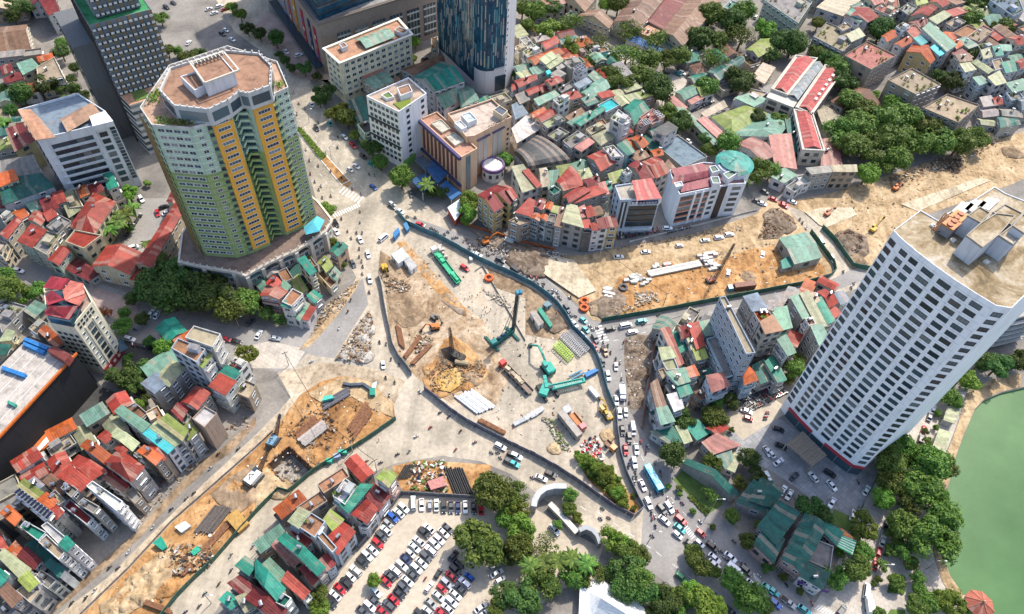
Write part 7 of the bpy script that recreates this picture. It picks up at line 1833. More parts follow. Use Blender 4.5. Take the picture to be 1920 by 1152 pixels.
WALKER=figure([((0,0,.95),.14),((0,0,1.15),.14),((0,0,1.38),.17),((0,0,1.5),.065),((.02,0,1.6),.1),((.02,0,1.7),.1),((.06,.1,.5),.075),((.0,.11,.06),.055),((-.06,-.1,.5),.075),((-.2,-.11,.08),.055),((0,.22,1.38),.065),((-.05,.27,1.12),.05),((0,-.22,1.38),.065),((.06,-.27,1.12),.05),((.06,.28,.9),.04),((.2,-.26,.95),.04)],
[(0,1),(1,2),(2,3),(3,4),(4,5),(0,6),(6,7),(0,8),(8,9),(2,10),(10,11),(11,14),(2,12),(12,13),(13,15)],'person')
SHIRT=[('dark',(0.03,0.03,0.035)),('white',(0.6,0.6,0.58)),('blue',(0.05,0.1,0.28)),('red',(0.35,0.03,0.03)),('grey',(0.2,0.2,0.2)),('green',(0.03,0.2,0.12)),('beige',(0.45,0.38,0.28)),('pink',(0.5,0.2,0.24))]
MR=random.Random(9)
def bike(p,rz,rider,place,land,group,label=None):
 root=empty('motorbike' if rider else 'scooter',zed(p,.05));root.rotation_euler=(0,0,rz);c=MR.choice(('k','k','r','w','l','d','g'));cn,cv=PCOL[c]
 for nm,me,fl in BIKE:o=put(nm,me,root);o.color=(*cv,1)
 tag(root,label or f'{cn} motorbike {place}','motorbike' if rider else 'scooter',group,land)
 if rider:
  sn,sv=MR.choice(SHIRT[:1]*3+SHIRT);o=put('person',RIDER,None,zed(p,.05),rz,sv);tag(o,f'person in {sn} shirt riding a motorbike {place}','person','motorbike riders',land)
def bikes(t,deg,land,place,s):
 for it in s.split():
  a=it.split(',');px,py=tp(t,float(a[0]),float(a[1]));d=float(a[2])if len(a)>2 else deg
  bike(G(px,py,.8),heading(px,py,d+MR.uniform(-14,14)),True,place,land,'moving motorbikes')
bikes(6,65,'green','below the green tower','515,145 535,185 565,155 597,155 580,245 580,290 595,315 600,345 598,385 637,490 585,35 480,75 585,95 310,880,-30 532,535,-60 515,600,-60 467,692,-60')
bikes(6,70,'casing','beside the drilling site','695,770 732,780 760,865 805,895 730,970 780,997 920,1050 750,1068')
bikes(6,25,'crane','behind the blue hoarding','850,65 895,70 1060,165 1110,185 1130,180 1200,245 1235,245 1255,255 1305,280 1080,150 1040,172 1020,150 985,130 1005,140')
bikes(7,40,'crane','in the queue by the blue hoarding','30,345 85,375 110,405 140,412 178,440 230,480 255,490 265,515 275,525 325,520 335,620 358,622 440,680 455,700 480,690 172,455 60,350')
bikes(7,80,'bus','in the queue north of the bus','510,740 515,770 540,790 555,830 585,865 610,885 630,770 618,975 625,1010 640,1090 660,1110 500,815')
bikes(7,-12,'slab','on the east road','825,618 855,672 960,648 1065,632 740,670');bikes(8,60,'shed','on the fenced road','65,545,-12 470,465 485,440 425,375 195,100 180,80 215,130')
bikes(9,-42,'pit','on the south-west road','612,890 660,892 530,1018 1045,500 1088,470 1338,220 1395,100 1225,250 1297,820 1298,905 1150,1035 1120,1105 1420,770 720,800 860,660 960,560 1180,330 400,1090 480,1060 1390,850 1230,980 1040,1140')
bikes(10,-25,'lot','above the lot','795,250 860,235 1035,15 1085,38 1230,183 1122,225 700,297 1325,240,30 1360,240,30 1375,268,30 952,950,-60 560,330 620,290 470,420 380,470 300,520 900,150 980,100 1150,120 1240,90')
bikes(11,80,'bus','around the blue bus','725,180 755,210 768,208 755,240 660,305 695,350 700,380 683,378 692,412 655,320 835,350 810,465 850,465 875,500 905,535 785,580 790,610 805,600 808,655 780,470 805,300 840,365')
bikes(11,38,'bus','on the south-east crossing','115,380 510,555 498,612 545,607 790,710 930,570 960,525 1060,630 1175,795 1130,750 1200,835 1220,850 1290,860 1140,1030 1390,935 1310,870 1250,740')
bikes(2,55,'mall','on the north avenue','240,580 275,608 350,688 458,828 460,770 490,775 350,930 305,975 365,1045 352,1065 372,1110 420,1100 635,980 665,985 310,480 210,520 230,640 390,860 420,960 330,1020 540,1060 590,1090 480,1000 280,840 300,900');bikes(12,60,'white','near the tower plaza','510,405 250,1090 105,985');bikes(5,15,'cream','on the west street','905,730 755,700 560,690 500,680')
def parked(t,a,b_,rows_,n,deg,land,label,group):
 pa,pb=GT(t,*a),GT(t,*b_);d=(pb-pa).normalized();nn=Vector((-d.y,d.x,0))
 px,py=tp(t,*a);rz=heading(px,py,deg)
 for r in range(rows_):
  for i in range(n):
   if MR.random()<.08:continue
   bike(lerp(pa,pb,(i+MR.uniform(.2,.8))/n)+nn*(r*2.1+MR.uniform(-.15,.15)),rz+MR.uniform(-.15,.15),False,'',land,group,label)
parked(3,(990,640),(1135,575),2,20,60,'school','parked scooter in the double row by the school sheds','scooters parked by the school sheds')
parked(7,(590,195),(830,150),2,24,70,'dome','parked scooter in front of the sign building','scooters parked by the sign building')
parked(7,(870,160),(1010,125),1,14,70,'dome','parked scooter in front of the dome building','scooters parked by the dome building')
parked(0,(1395,775),(1475,735),4,24,40,'white','parked scooter in the packed yard west of the tower','scooters in the packed yard')
parked(5,(690,210),(800,50),1,16,20,'green','parked scooter in the courtyard with palms','scooters in the palm courtyard')
parked(5,(740,790),(860,815),1,10,80,'cream','parked scooter beside the dark yard','scooters by the dark yard')
parked(11,(1420,60),(1440,10),1,6,0,'white','parked scooter near the bright yard','scooters near the bright yard')
WR=random.Random(2)
def walkers(t,s,place,land):
 for it in s.split():
  a=it.split(',');p=GT(t,float(a[0]),float(a[1]),.9);sn,sv=WR.choice(SHIRT+[('orange',(0.6,0.2,0.03))]*3);o=put('person',WALKER,None,zed(p,.12),WR.uniform(0,6.28),sv);tag(o,f'person in {sn} shirt standing {place}','person','people on foot',land)
walkers(6,'1200,520 1215,515 1245,510 1270,625 1285,580 1290,605 1320,590 1390,560 1175,530 1300,650 1215,640','on the central site','crane');walkers(7,'130,765 165,790 180,800 250,610 75,790 330,520','by the green machines','crane');walkers(10,'150,75 345,60 690,170','on the sand site','pit');walkers(11,'60,40 240,320 420,300','inside the curved hoarding','wedge')
walkers(7,'880,225 825,345 1075,150','on the dirt road','dome');walkers(12,'510,405 700,650 770,740 980,870','in the lake park','lake')
# ------------------------------------------------------------------ site hoardings, panel by panel
def fence(line,h,color,label,pw=2.4,name='site_hoarding',cat='hoarding',t=0,rail=True):
 P=pts(t,line);root=empty(name,zed(P[0],0));tag(root,label,cat)
 g=MB();g.box((0,0,h/2),(pw*.985,.07,h));
 for x in(-pw*.3,0,pw*.3):g.box((x,0,h/2),(.06,.11,h*.98))
 if rail:g.box((0,0,h-.06),(pw,.16,.14))
 me=g.data('panel',['paint','steel'])
 s0=0;acc=0.0;n=0
 for i in range(len(P)-1):
  d=P[i+1]-P[i];L=d.length;k=max(1,round(L/pw));rz=math.atan2(d.y,d.x)
  for j in range(k):
   o=put('panel',me,root,lerp(P[i],P[i+1],(j+.5)/k)-ROOTLOC[root.name]+Vector((0,0,.05)),rz,vary(color,.14),(L/k/pw,1,1));o.rotation_euler=(random.uniform(-.03,.03),0,rz)
 return root
BL=(0.07,0.17,0.21);DG=(0.035,0.115,0.085);GY=(0.10,0.105,0.12)
fence([745,402,763,422,793,436,820,446,847,461,870,474,897,489,923,501,960,517,997,536,1027,557,1045,574,1060,594,1073,617,1093,636,1112,657,1123,681,1130,707,1138,737,1152,768],3.0,BL,'long curving blue site hoarding beside the queueing cars')
fence([1153,768,1157,811,1162,851,1173,888,1187,918,1198,941,1205,955,1188,971],2.8,(0.16,0.18,0.22),'grey site hoarding round the tip of the planted wedge')
fence([1187,971,1147,950,1093,911,1047,881,1003,856,960,836,910,811,877,793,847,773,795,731],2.8,(0.13,0.13,0.17),'curved dark grey site hoarding along the south road')
fence([772,704,763,691,747,671,737,651,732,624,723,584,717,544,710,517],2.8,(0.20,0.20,0.21),'grey site hoarding west of the drilling pit')
fence([1127,604,1227,587,1337,566,1440,547,1507,534,1553,521,1565,511,1562,497,1543,471,1518,437],2.8,DG,'dark green hoarding along the east road round the green shed')
fence([1540,429,1567,457,1583,481,1597,501,1627,507],2.8,DG,'dark green hoarding on the far side of the fenced road')
fence([743,788,680,831,640,855,590,884,560,910,541,925,523,920,480,964,443,1006,400,1055,367,1085,333,1121,290,1175],2.8,DG,'long dark green hoarding beside the sand site')
fence([130,1175,157,1148,240,1068,320,981,400,911,480,840,512,810],1.2,(0.28,0.26,0.24),'low grey barrier between dirt road and sand site',rail=False)
fence([673,1028,713,981,753,926,890,935],2.4,(0.18,0.18,0.19),'grey wall between the houses and the parking lot',name='lot_wall',cat='wall')
fence([862,420,895,430,935,442,975,455,1040,470],1.6,(0.40,0.11,0.04),'orange mesh fence in front of the row houses',name='mesh_fence',cat='fence',rail=False)
fence([1229,640,1222,684,1215,730,1208,768,1203,805],1.8,(0.36,0.09,0.05),'red mesh fence along the brown strip',name='mesh_fence',cat='fence',rail=False)
fence([985,640,905,500,890,510],.9,(0.42,0.40,0.36),'low concrete barrier inside the blue hoarding',name='barrier',cat='barrier',rail=False)
fence([145,766,60,868,-10,945],.8,(0.6,0.58,0.55),'low white barrier beside the black hall',name='barrier',cat='barrier',rail=False)
fence([1320,690,1430,660,1440,700],2,(0.3,0.3,0.28),'short grey wall west of the packed yard',name='yard_wall',cat='wall',rail=False)
fence([1180,455,1290,428,1420,395],1.0,(0.55,0.53,0.5),'pale kerb wall below the sign building',name='kerb_wall',cat='wall',rail=False)
# ------------------------------------------------------------------ machines
def at(t,x,y,z=0.0,o=None):
 if o:return G(o[0]+x/o[2],o[1]+y/o[2],z)
 return GT(t,x,y,z)
Z3,Z4,Z5,Z6,Z7,Z8=(890,500,5.76),(900,630,5.76),(700,440,6.4),(740,560,5.236),(440,760,5.76),(580,690,7.2)
def mk(root,nm,fn,mat,color=None,smooth=False):
 b=MB();fn(b);return b.build(nm,mat,root,color,smooth)
def lattice(b,a,c,w,w2=None,n=10,r=.07):
 d=(c-a);q=d.to_track_quat('Z','Y');w2=w if w2 is None else w2;pr=None
 for k in range(n+1):
  u=k/n;ww=(w+(w2-w)*u)/2;ring=[a+d*u+q@Vector((sx*ww,sy*ww,0))for sx,sy in((-1,-1),(1,-1),(1,1),(-1,1))]
  if pr:
   for i in range(4):b.bar(pr[i],ring[i],r*1.6);b.bar(pr[i],ring[(i+1)%4],r);b.bar(ring[i],ring[(i+1)%4],r)
  pr=ring
def tracks(root,p,rz,L,W,w=.6,h=.9):
 for s in(-1,1):
  d=Vector((-math.sin(rz),math.cos(rz),0))*s*W/2
  b=MB();R=[]
  for k in range(12):
   t=2*math.pi*k/12;R.append((math.copysign(L/2-h/2,math.cos(t))+math.cos(t)*h/2,h/2+math.sin(t)*h/2))
  ux=Vector((math.cos(rz),math.sin(rz),0));uy=Vector((-math.sin(rz),math.cos(rz),0))
  b.loft([[p+d+ux*x+uy*yy+Vector((0,0,z))for x,z in R]for yy in(-w/2,w/2)]);b.build('track','dark_metal',root)
def excavator(c,tip,color,label,s=1.0,boomz=3.2,name='excavator',turn=0.0):
 p=zed(c,.1);d=Vector((tip.x-c.x,tip.y-c.y,0));rz=math.atan2(d.y,d.x);u=d.normalized();v=Vector((-u.y,u.x,0))
 root=empty(name,p);tag(root,label,'excavator');tracks(root,p,rz+turn,3.6*s,2.2*s,.55*s,.8*s)
 def body(b):
  R=[]
  for z,k in((.95,.95),(1.15,1),(1.9,1),(2.1,.9)):R.append([p+u*x*s*k+v*y*s*k+Vector((0,0,z*s))for x,y in((-1.9,-1.2),(1.0,-1.25),(1.2,-.4),(1.2,1.2),(-1.9,1.2),(-2.15,0))])
  b.loft(R)
 mk(root,'body',body,'paint',color)
 mk(root,'cab',lambda b:b.box(p+u*.6*s+v*.72*s+Vector((0,0,2.1*s)),(1.5*s,.95*s,1.5*s),rz),'window_glass');mk(root,'cab_roof',lambda b:b.box(p+u*.6*s+v*.72*s+Vector((0,0,2.9*s)),(1.55*s,1.0*s,.12*s),rz),'paint',color)
 L=max(4.0,d.length);a=p+u*1.0*s+Vector((0,0,1.6*s));e=p+u*L*.62+Vector((0,0,boomz*s+1));f=p+u*L+Vector((0,0,.9))
 mk(root,'boom',lambda b:(b.bar(a,lerp(a,e,.5)+Vector((0,0,.7*s)),.42*s,.55*s),b.bar(lerp(a,e,.5)+Vector((0,0,.7*s)),e,.4*s,.45*s)),'paint',color)
 mk(root,'arm',lambda b:(b.bar(e,f,.34*s,.42*s),b.bar(lerp(a,e,.4)+Vector((0,0,1.1*s)),lerp(e,f,.1)+Vector((0,0,.4)),.14)),'paint',color)
 mk(root,'bucket',lambda b:b.loft([[f+u*x*s+v*y*s+Vector((0,0,z*s))for x,z in((-.5,.2),(.4,.3),(.5,-.5),(-.3,-.7))]for y in(-.5,.5)]),'dark_metal')
YE,OR,TE=(0.55,0.33,0.04),(0.58,0.17,0.035),(0.03,0.33,0.26)
excavator(at(0,135,400,1.5,Z5),at(0,160,480,0,Z5),YE,'yellow excavator beside the rubble near the white site offices')
excavator(at(0,392,275,1.5,Z6),at(0,262,325,0,Z6),OR,'orange excavator north of the drilling pit')
excavator(at(0,390,180,1.5,Z6),at(0,425,225,0,Z6),(0.16,0.15,0.13),'small dark excavator with pale cab north of the drilling pit',.8)
excavator(at(0,1385,855,1.5,Z4),at(0,1290,690,0,Z4),YE,'yellow excavator against the east end of the blue hoarding')
excavator(at(0,735,340,2,Z4),at(0,545,115,0,Z4),TE,'large teal green excavator with long raised boom',1.5,3.6)
excavator(at(6,1295,205,1.5),at(6,1395,180),OR,'orange excavator behind the blue hoarding beside concrete pipes')
excavator(at(8,595,135,1.5),at(8,650,75),YE,'yellow excavator on the dirt beside the white tower');excavator(at(8,335,50,1.2),at(8,375,25),(0.38,0.13,0.06),'rusty orange loader on the pale levelled pad',.9,1.5)
excavator(at(4,720,1058,1.2),at(4,755,1045),(0.5,0.14,0.04),'orange loader on the dirt road beside the grove',.9,1.5);excavator(at(9,1155,105,1.2),at(9,1170,130),YE,'yellow mini excavator among the demolished houses',.6,2)
# lower teal crawler crane, boom laid low
c=zed(at(0,700,590,1.5,Z4),.1);root=empty('crawler_crane',c);tag(root,'teal crawler crane with wide ribbed boom lowered to one side','crane');tip=at(0,1120,480,2.4,Z4);u=(tip-c);u.z=0;u.normalize();rz=math.atan2(u.y,u.x)
d2=at(0,730,740,0,Z4)-at(0,620,560,0,Z4);tracks(root,c+u*1.2,math.atan2(d2.y,d2.x),8,5,1.0,1.2)
mk(root,'body',lambda b:b.box(c+Vector((0,0,2.1)),(5.5,3.2,1.8),rz+.9),'paint',TE);mk(root,'cab',lambda b:b.box(c+u*2.2+Vector((0,0,2.2)),(1.8,1.4,1.9),rz),'window_glass')
mk(root,'back_arm',lambda b:[b.bar(at(0,720-8*k,560-42*k,3.0,Z4),at(0,712-8*k,515-42*k,3.0,Z4),1.3,.9)for k in range(3)],'paint',TE)
bs=c+u*2.5+Vector((0,0,2.4));bv=Vector((-u.y,u.x,0))*1.0
for s in(-1,1):mk(root,'boom_chord',lambda b:b.bar(bs+bv*s,tip+bv*s*.8,.3,1.2),'paint',TE)
mk(root,'boom_web',lambda b:[b.bar(lerp(bs,tip,k/16)-bv,lerp(bs,tip,k/16)+bv,.5,.2)for k in range(17)],'paint',(0.05,0.42,0.38));mk(root,'boom_head',lambda b:b.tube(tip-bv,tip+bv,.6,10),'paint',TE)
# dark green drilling rig with upright mast
c=zed(at(0,300,770,1,Z3),.1);root=empty('drilling_rig',c);tag(root,'dark green drilling rig with tall upright mast and guy struts','drilling rig');RG=(0.02,0.13,0.11)
base=zed(at(0,412,690,1,Z3),1.2);a0=zed(at(0,180,860,1,Z3),1.0);top=base+Vector((.6,.6,23))
mk(root,'main_frame',lambda b:(lattice(b,a0,base,1.8,1.8,8,.14),b.bar(a0,base,2.2,.5)),'paint',RG)
for(x0,y0,x1,y1)in((105,765,250,920),(330,660,470,805)):mk(root,'outrigger',lambda b:[b.bar(zed(at(0,x0+k,y0,0,Z3),.7),zed(at(0,x1+k,y1,0,Z3),.7),.4,.5)for k in(0,18)],'paint',RG)
mk(root,'mast',lambda b:(b.bar(base,top,1.0,.9),b.tube(base+Vector((.8,-.4,0)),top+Vector((.8,-.4,-2)),.12,6)),'paint',(0.04,0.06,0.065));mk(root,'mast_head',lambda b:(b.box(top+Vector((.6,0,0)),(2.2,1.6,1.4),.4),b.tube(top+Vector((1.2,-.8,.5)),top+Vector((1.2,.8,.5)),.6,10)),'paint',(0.03,0.2,0.3))
for k in(0,1):mk(root,'guy_strut',lambda b:b.tube(lerp(a0,base,.35+.3*k),lerp(base,top,.78),.12,6),'dark_metal')
for k in range(3):mk(root,'winch',lambda b:b.tube(lerp(a0,base,.15+.2*k)+Vector((-.7,0,1.4)),lerp(a0,base,.15+.2*k)+Vector((.7,.6,1.4)),.55,10),'paint',(0.05,0.09,0.16))
mk(root,'engine_house',lambda b:b.box(lerp(a0,base,.1)+Vector((0,0,1.6)),(2.4,2,1.8),.7),'paint',(0.03,0.2,0.19))
# lattice cranes
def crane(c,tip,color,label,s=1.0,w=1.2,mat='rust'):
 c=zed(c,.1);u=Vector((tip.x-c.x,tip.y-c.y,0.01));rz=math.atan2(u.y,u.x);u.normalize();root=empty('lattice_crane',c);tag(root,label,'crane');tracks(root,c,rz,5*s,3.6*s,.8*s,1.0*s)
 mk(root,'body',lambda b:b.box(c-u*.8*s+Vector((0,0,2.0*s)),(4.6*s,2.9*s,1.7*s),rz),'paint',color);mk(root,'counterweight',lambda b:b.box(c-u*3.2*s+Vector((0,0,1.9*s)),(1.0*s,3.0*s,1.3*s),rz),'dark_metal');mk(root,'cab',lambda b:b.box(c+u*1.3*s+Vector((-u.y,u.x,0))*.9*s+Vector((0,0,2.2*s)),(1.4*s,1.0*s,1.7*s),rz),'window_glass')
 ft=c+u*1.6*s+Vector((0,0,1.8*s));mk(root,'boom',lambda b:lattice(b,ft,tip,w,w*.5,14,.08),mat,color)
 ga=c-u*1.5*s+Vector((0,0,5.0*s));mk(root,'gantry',lambda b:(b.bar(c-u*2*s+Vector((0,0,2.6*s)),ga,.2),b.bar(c+Vector((0,0,2.6*s)),ga,.2)),'dark_metal');mk(root,'pendant_line',lambda b:(b.tube(ga,tip,.06,4),b.tube(tip,zed(tip,2.5),.05,4)),'dark_metal')
p=at(0,600,565,1.5,Z6);crane(p,zed(p,0)+Vector((-2.2,1.0,18)),(0.05,0.045,0.035),'black lattice crane over the dark drilling pit',1.0,1.3,'dark_metal')
p=at(0,225,770,1.5,Z7);crane(p,at(0,385,430,9,Z7),(0.68,0.67,0.64),'white crawler crane with lattice boom beside the sheet-pile pit',1.15,1.2,'dark_metal')
p=at(0,420,370,1.5,Z7);crane(p,at(0,488,100,9,Z7),(0.16,0.28,0.38),'blue grey lattice crane beside the dirt road barrier',.85,1.1,'dark_metal')
p=at(7,1125,425,1);crane(p,zed(p,0)+Vector((4,2,22)),(0.30,0.10,0.06),'rusty red lattice crane beside the precast beams',.8,1.1,'dark_metal')
# flatbed and tipper trucks
def lorry(a,c,cabc,bedc,label,W=2.5,load=None,boxed=False):
 a=zed(a,.1);c=zed(c,.1);d=c-a;L=d.length;rz=math.atan2(d.y,d.x);u=d.normalized();root=empty('lorry',zed((a+c)/2,.1));tag(root,label,'truck')
 if cabc:mk(root,'cab',lambda b:b.loft([[a+u*x*k+Vector((-u.y,u.x,0))*y*k+Vector((0,0,z))for x,y in((0,-W/2),(2.2,-W/2),(2.2,W/2),(0,W/2))]for z,k in((.6,1),(2.4,1),(3.0,.9))]),'car_paint',cabc);mk(root,'windscreen',lambda b:b.box(a-u*.02+Vector((0,0,2.0)),(.06,W*.85,.8),rz),'car_glass')
 s0=2.7 if cabc else 0
 if boxed:mk(root,'cargo_body',lambda b:b.box(a+u*(s0+(L-s0)/2)+Vector((0,0,2.2)),(L-s0,W,2.8),rz),'metal_roof',bedc)
 else:mk(root,'flatbed',lambda b:b.box(a+u*(s0+(L-s0)/2)+Vector((0,0,1.25)),(L-s0,W,.25),rz),'paint',bedc);[mk(root,'side_board',lambda b:b.box(a+u*(s0+(L-s0)/2)+Vector((-u.y,u.x,0))*s*W/2+Vector((0,0,1.7)),(L-s0,.1,.7),rz),'paint',bedc)for s in(-1,1)]
 n=int(L/2.6)
 for k in range(n+1):
  q=a+u*(1.1+(L-2.2)*k/max(1,n));mk(root,'axle_wheels',lambda b:(b.tube(q+Vector((u.y,-u.x,0))*W*.5+Vector((0,0,.5)),q-Vector((u.y,-u.x,0))*W*.5+Vector((0,0,.5)),.5,10)),'rubber')
 if load:
  r=random.Random(int(L*10))
  for k in range(load[0]):q=a+u*r.uniform(s0+1,L-1);mk(root,'load',lambda b:b.box(q+Vector((0,0,1.9)),(r.uniform(1,2.6),W*r.uniform(.4,.8),r.uniform(.5,1.2)),rz+r.uniform(-.2,.2)),'paint',vary(load[1],.4))
lorry(at(0,225,290,1,Z4),at(0,550,620,1,Z4),(0.48,0.03,0.025),(0.20,0.15,0.12),'long flatbed lorry with red cab and mixed load',2.5,(7,(0.35,0.28,0.2)))
lorry(at(0,715,180,1,Z5),at(0,1025,585,1,Z5),(0.62,0.6,0.55),(0.04,0.38,0.2),'pale cabbed lorry carrying long green steelwork',2.6,(8,(0.05,0.42,0.22)))
lorry(at(0,1120,1020,1,Z4),at(0,985,850,1,Z4),(0.5,0.10,0.12),(0.42,0.16,0.05),'tipper lorry with pink red cab and orange bed',2.5);lorry(at(0,862,850,1,Z4),at(0,1070,1110,1,Z4),None,(0.52,0.47,0.42),'long beige box trailer beside the tipper lorry',2.6,None,True)
lorry(at(7,1210,480,1),at(7,1360,462,1),(0.05,0.22,0.34),(0.28,0.12,0.08),'blue cabbed tipper lorry with brown bed on the sand',2.5,None,True);lorry(at(11,580,235,1),at(11,525,185,1),(0.5,0.2,0.04),(0.2,0.1,0.06),'orange cabbed tipper lorry near the wedge',2.2);lorry(at(11,500,-10,1),at(11,555,60,1),(0.5,0.3,0.05),(0.25,0.2,0.1),'yellow brown site lorry against the hoarding',2.2,(3,(.3,.25,.15)))
# ------------------------------------------------------------------ stored materials: every bar, pipe and beam a piece
def bundle(t,a,c,across,n,r,mat,label,name,cat,color=None,piece='pipe',z=.15,o=None,jit=.06,layers=1):
 A,C=at(t,a[0],a[1],z,o),at(t,c[0],c[1],z,o);B=at(t,across[0],across[1],z,o)-A;rr=random.Random(n+int(A.x));root=empty(name,zed((A+C)/2,0));tag(root,label,cat)
 for l in range(layers):
  for k in range(n):
   s=B*(k/max(1,n-1));e=(C-A)*rr.uniform(-jit,jit);jz=rr.uniform(0,.12);q0,q1=A+s+e+Vector((0,0,r+jz+l*r*2)),C+s+e*.5+Vector((0,0,r+jz+l*r*2))+B*rr.uniform(-.02,.02)
   mk(root,piece,(lambda b:b.tube(q0,q1,r,8))if piece in('pipe','casing')else(lambda b:b.bar(q0,q1,r*2.2,r*1.4)),mat,vary(color,.25)if color else None)
bundle(0,(590,965),(815,1135),(760,905),9,.42,'paint','bundle of long white wrapped pipes beside the drilling pit','pipe_bundle','pipes',(0.68,0.68,0.72),o=Z6)
bundle(10,(795,395),(840,315),(865,385),7,.26,'paint','short stack of black pipes by the parking lot corner','pipe_stack','pipes',(0.02,0.022,0.025));bundle(10,(1060,330),(1120,480),(1155,325),9,.3,'paint','stack of long black pipes in the storage yard','pipe_stack','pipes',(0.02,0.022,0.025))
bundle(0,(530,800),(770,460),(615,950),16,.2,'rust','large bundle of rusty steel bars beside the green hoarding','bar_bundle','steel bars',piece='bar',o=Z8,z=.6,jit=.1);bundle(0,(700,380),(965,175),(745,450),5,.5,'paint','grey sheet piles stacked above the sheet-pile pit','sheet_pile_stack','sheet piles',(0.30,0.27,0.25),'bar',.6,Z7)
bundle(0,(640,330),(860,130),(700,380),5,.35,'rust','rusty beams lying above the grey sheet piles','beam_stack','steel beams',piece='bar',o=Z7,z=.5);bundle(0,(200,570),(560,360),(180,470),6,.25,'paint','dark steel sections beside the green machine','beam_stack','steel beams',(0.10,0.10,0.115),'bar',.6,Z8)
bundle(9,(1095,690),(1215,540),(1190,700),13,.2,'paint','dark bundle of reinforcing bars on the sand','bar_bundle','steel bars',(0.10,0.085,0.075),'bar',.6);bundle(9,(1000,930),(1270,640),(1030,940),5,.22,'rust','thin rusty rails lying along the sand site','bar_bundle','steel bars',piece='bar',z=.6);bundle(9,(800,1070),(960,1130),(810,1090),3,.35,'rust','short rusty beams at the foot of the sand site','beam_stack','steel beams',piece='bar',z=.9)
bundle(7,(775,405),(1065,345),(765,385),4,.6,'paint','row of long pale precast beams','precast_beams','beams',(0.42,0.41,0.38),'beam',.5);bundle(6,(790,680),(810,790),(815,700),6,.25,'rust','upright bundle of rusty bars beside the grey hoarding','bar_bundle','steel bars',piece='bar',z=.5);bundle(6,(830,860),(920,740),(840,870),3,.35,'rust','long rusty beams west of the drilling pit','beam_stack','steel beams',piece='bar',z=.5);bundle(6,(870,900),(975,790),(880,905),2,.4,'rust','pair of brown beams beside the pit edge','beam_stack','steel beams',piece='bar',z=.5)
bundle(0,(590,635),(722,655),(588,650),1,1.0,'paint','thick beige steel casing lying beside the pit','casing_pipe','pipe',(0.48,0.36,0.23),'casing',.6,Z6);bundle(0,(610,650),(700,680),(600,690),4,.5,'paint','four concrete pipes beside the orange excavator','pipe_stack','pipes',(0.5,0.5,0.47),o=(840,330,5.647));bundle(0,(0,905),(270,1045),(-8,925),3,.4,'rust','long rusty girders along the south hoarding','beam_stack','steel beams',piece='bar',o=Z4,z=.3)
RB=random.Random(8)
def stack(t,q,n,size,color,label,name='block_stack',cat='blocks',o=None,piece='block',rz=.2):
 P=[at(t,q[i],q[i+1],0,o)for i in range(0,8,2)];root=empty(name,centroid(P));tag(root,label,cat)
 for k in range(n):u,v=RB.random(),RB.random();p=lerp(lerp(P[0],P[1],u),lerp(P[3],P[2],u),v);mk(root,piece,lambda b:b.box(p+Vector((0,0,size[2]/2+.3)),(size[0]*RB.uniform(.8,1.2),size[1],size[2]*RB.uniform(.75,1.25)),rz+RB.uniform(-.1,.1)),'paint',vary(color,.2))
stack(7,(1060,320,1100,300,1165,350,1120,380),14,(3,1.2,1.6),(0.44,0.43,0.41),'stack of pale concrete blocks beside the red crane');stack(7,(630,430,690,400,795,440,700,470),18,(2.4,1.2,1.2),(0.45,0.44,0.42),'scattered pale concrete blocks on the sand');stack(7,(755,365,780,345,900,340,880,365),7,(1.6,1.6,1.2),(0.5,0.48,0.45),'row of concrete blocks behind the precast beams');stack(7,(1030,305,1050,285,1150,275,1140,295),7,(2,1.4,1.2),(0.5,0.48,0.45),'row of concrete blocks beside the beam ends')
stack(7,(510,460,540,450,575,520,545,530),5,(3.2,1.2,.8),(0.6,0.58,0.55),'pale slabs laid like steps on the dirt',rz=-.2);stack(0,(390,970,400,950,650,800,640,840),10,(3.4,1.6,.9),(0.42,0.42,0.43),'grey steel formwork boxes in a row','formwork','formwork',Z4,'box',.6);stack(0,(760,160,800,150,900,270,870,300),9,(1.2,1.0,1.2),(0.55,0.5,0.45),'row of small concrete rings beside the green lorry','ring_row','blocks',Z5)
stack(0,(1130,300,1150,290,1210,330,1190,345),2,(1.4,1.2,1.2),(0.6,0.6,0.58),'two pale boxes beside the blue hoarding','box_pair','boxes',Z5)
def cage(q,zt,color,label,o=Z4,n=9):
 P=[at(0,q[i],q[i+1],.3,o)for i in range(0,8,2)];root=empty('steel_cage',centroid(P));tag(root,label,'steel frame');up=Vector((0,0,zt))
 for k in range(n+1):
  u=k/n;a,c=lerp(P[0],P[1],u),lerp(P[3],P[2],u);mk(root,'rib',lambda b:(b.bar(a,c,.16),b.bar(a+up,c+up,.16),b.bar(a,a+up,.16),b.bar(c,c+up,.16),b.bar(a+up,lerp(P[3],P[2],min(1,u+1/n))+up,.12)),'paint',color)
 for s in((0,1),(3,2)):mk(root,'rail',lambda b:(b.bar(P[s[0]],P[s[1]],.22),b.bar(P[s[0]]+up,P[s[1]]+up,.22)),'paint',color)
cage((790,130,955,285,1005,235,850,80),1.8,(0.33,0.52,0.05),'lime green steel frame lying near the hoarding');cage((860,20,1075,235,1120,190,905,-30),1.2,(0.40,0.40,0.41),'grey lattice steel frame beside the lime one',n=14);cage((935,-30,1140,190,1180,150,990,-60),1.0,(0.36,0.36,0.37),'thinner grey lattice steel frame against the hoarding',n=14)
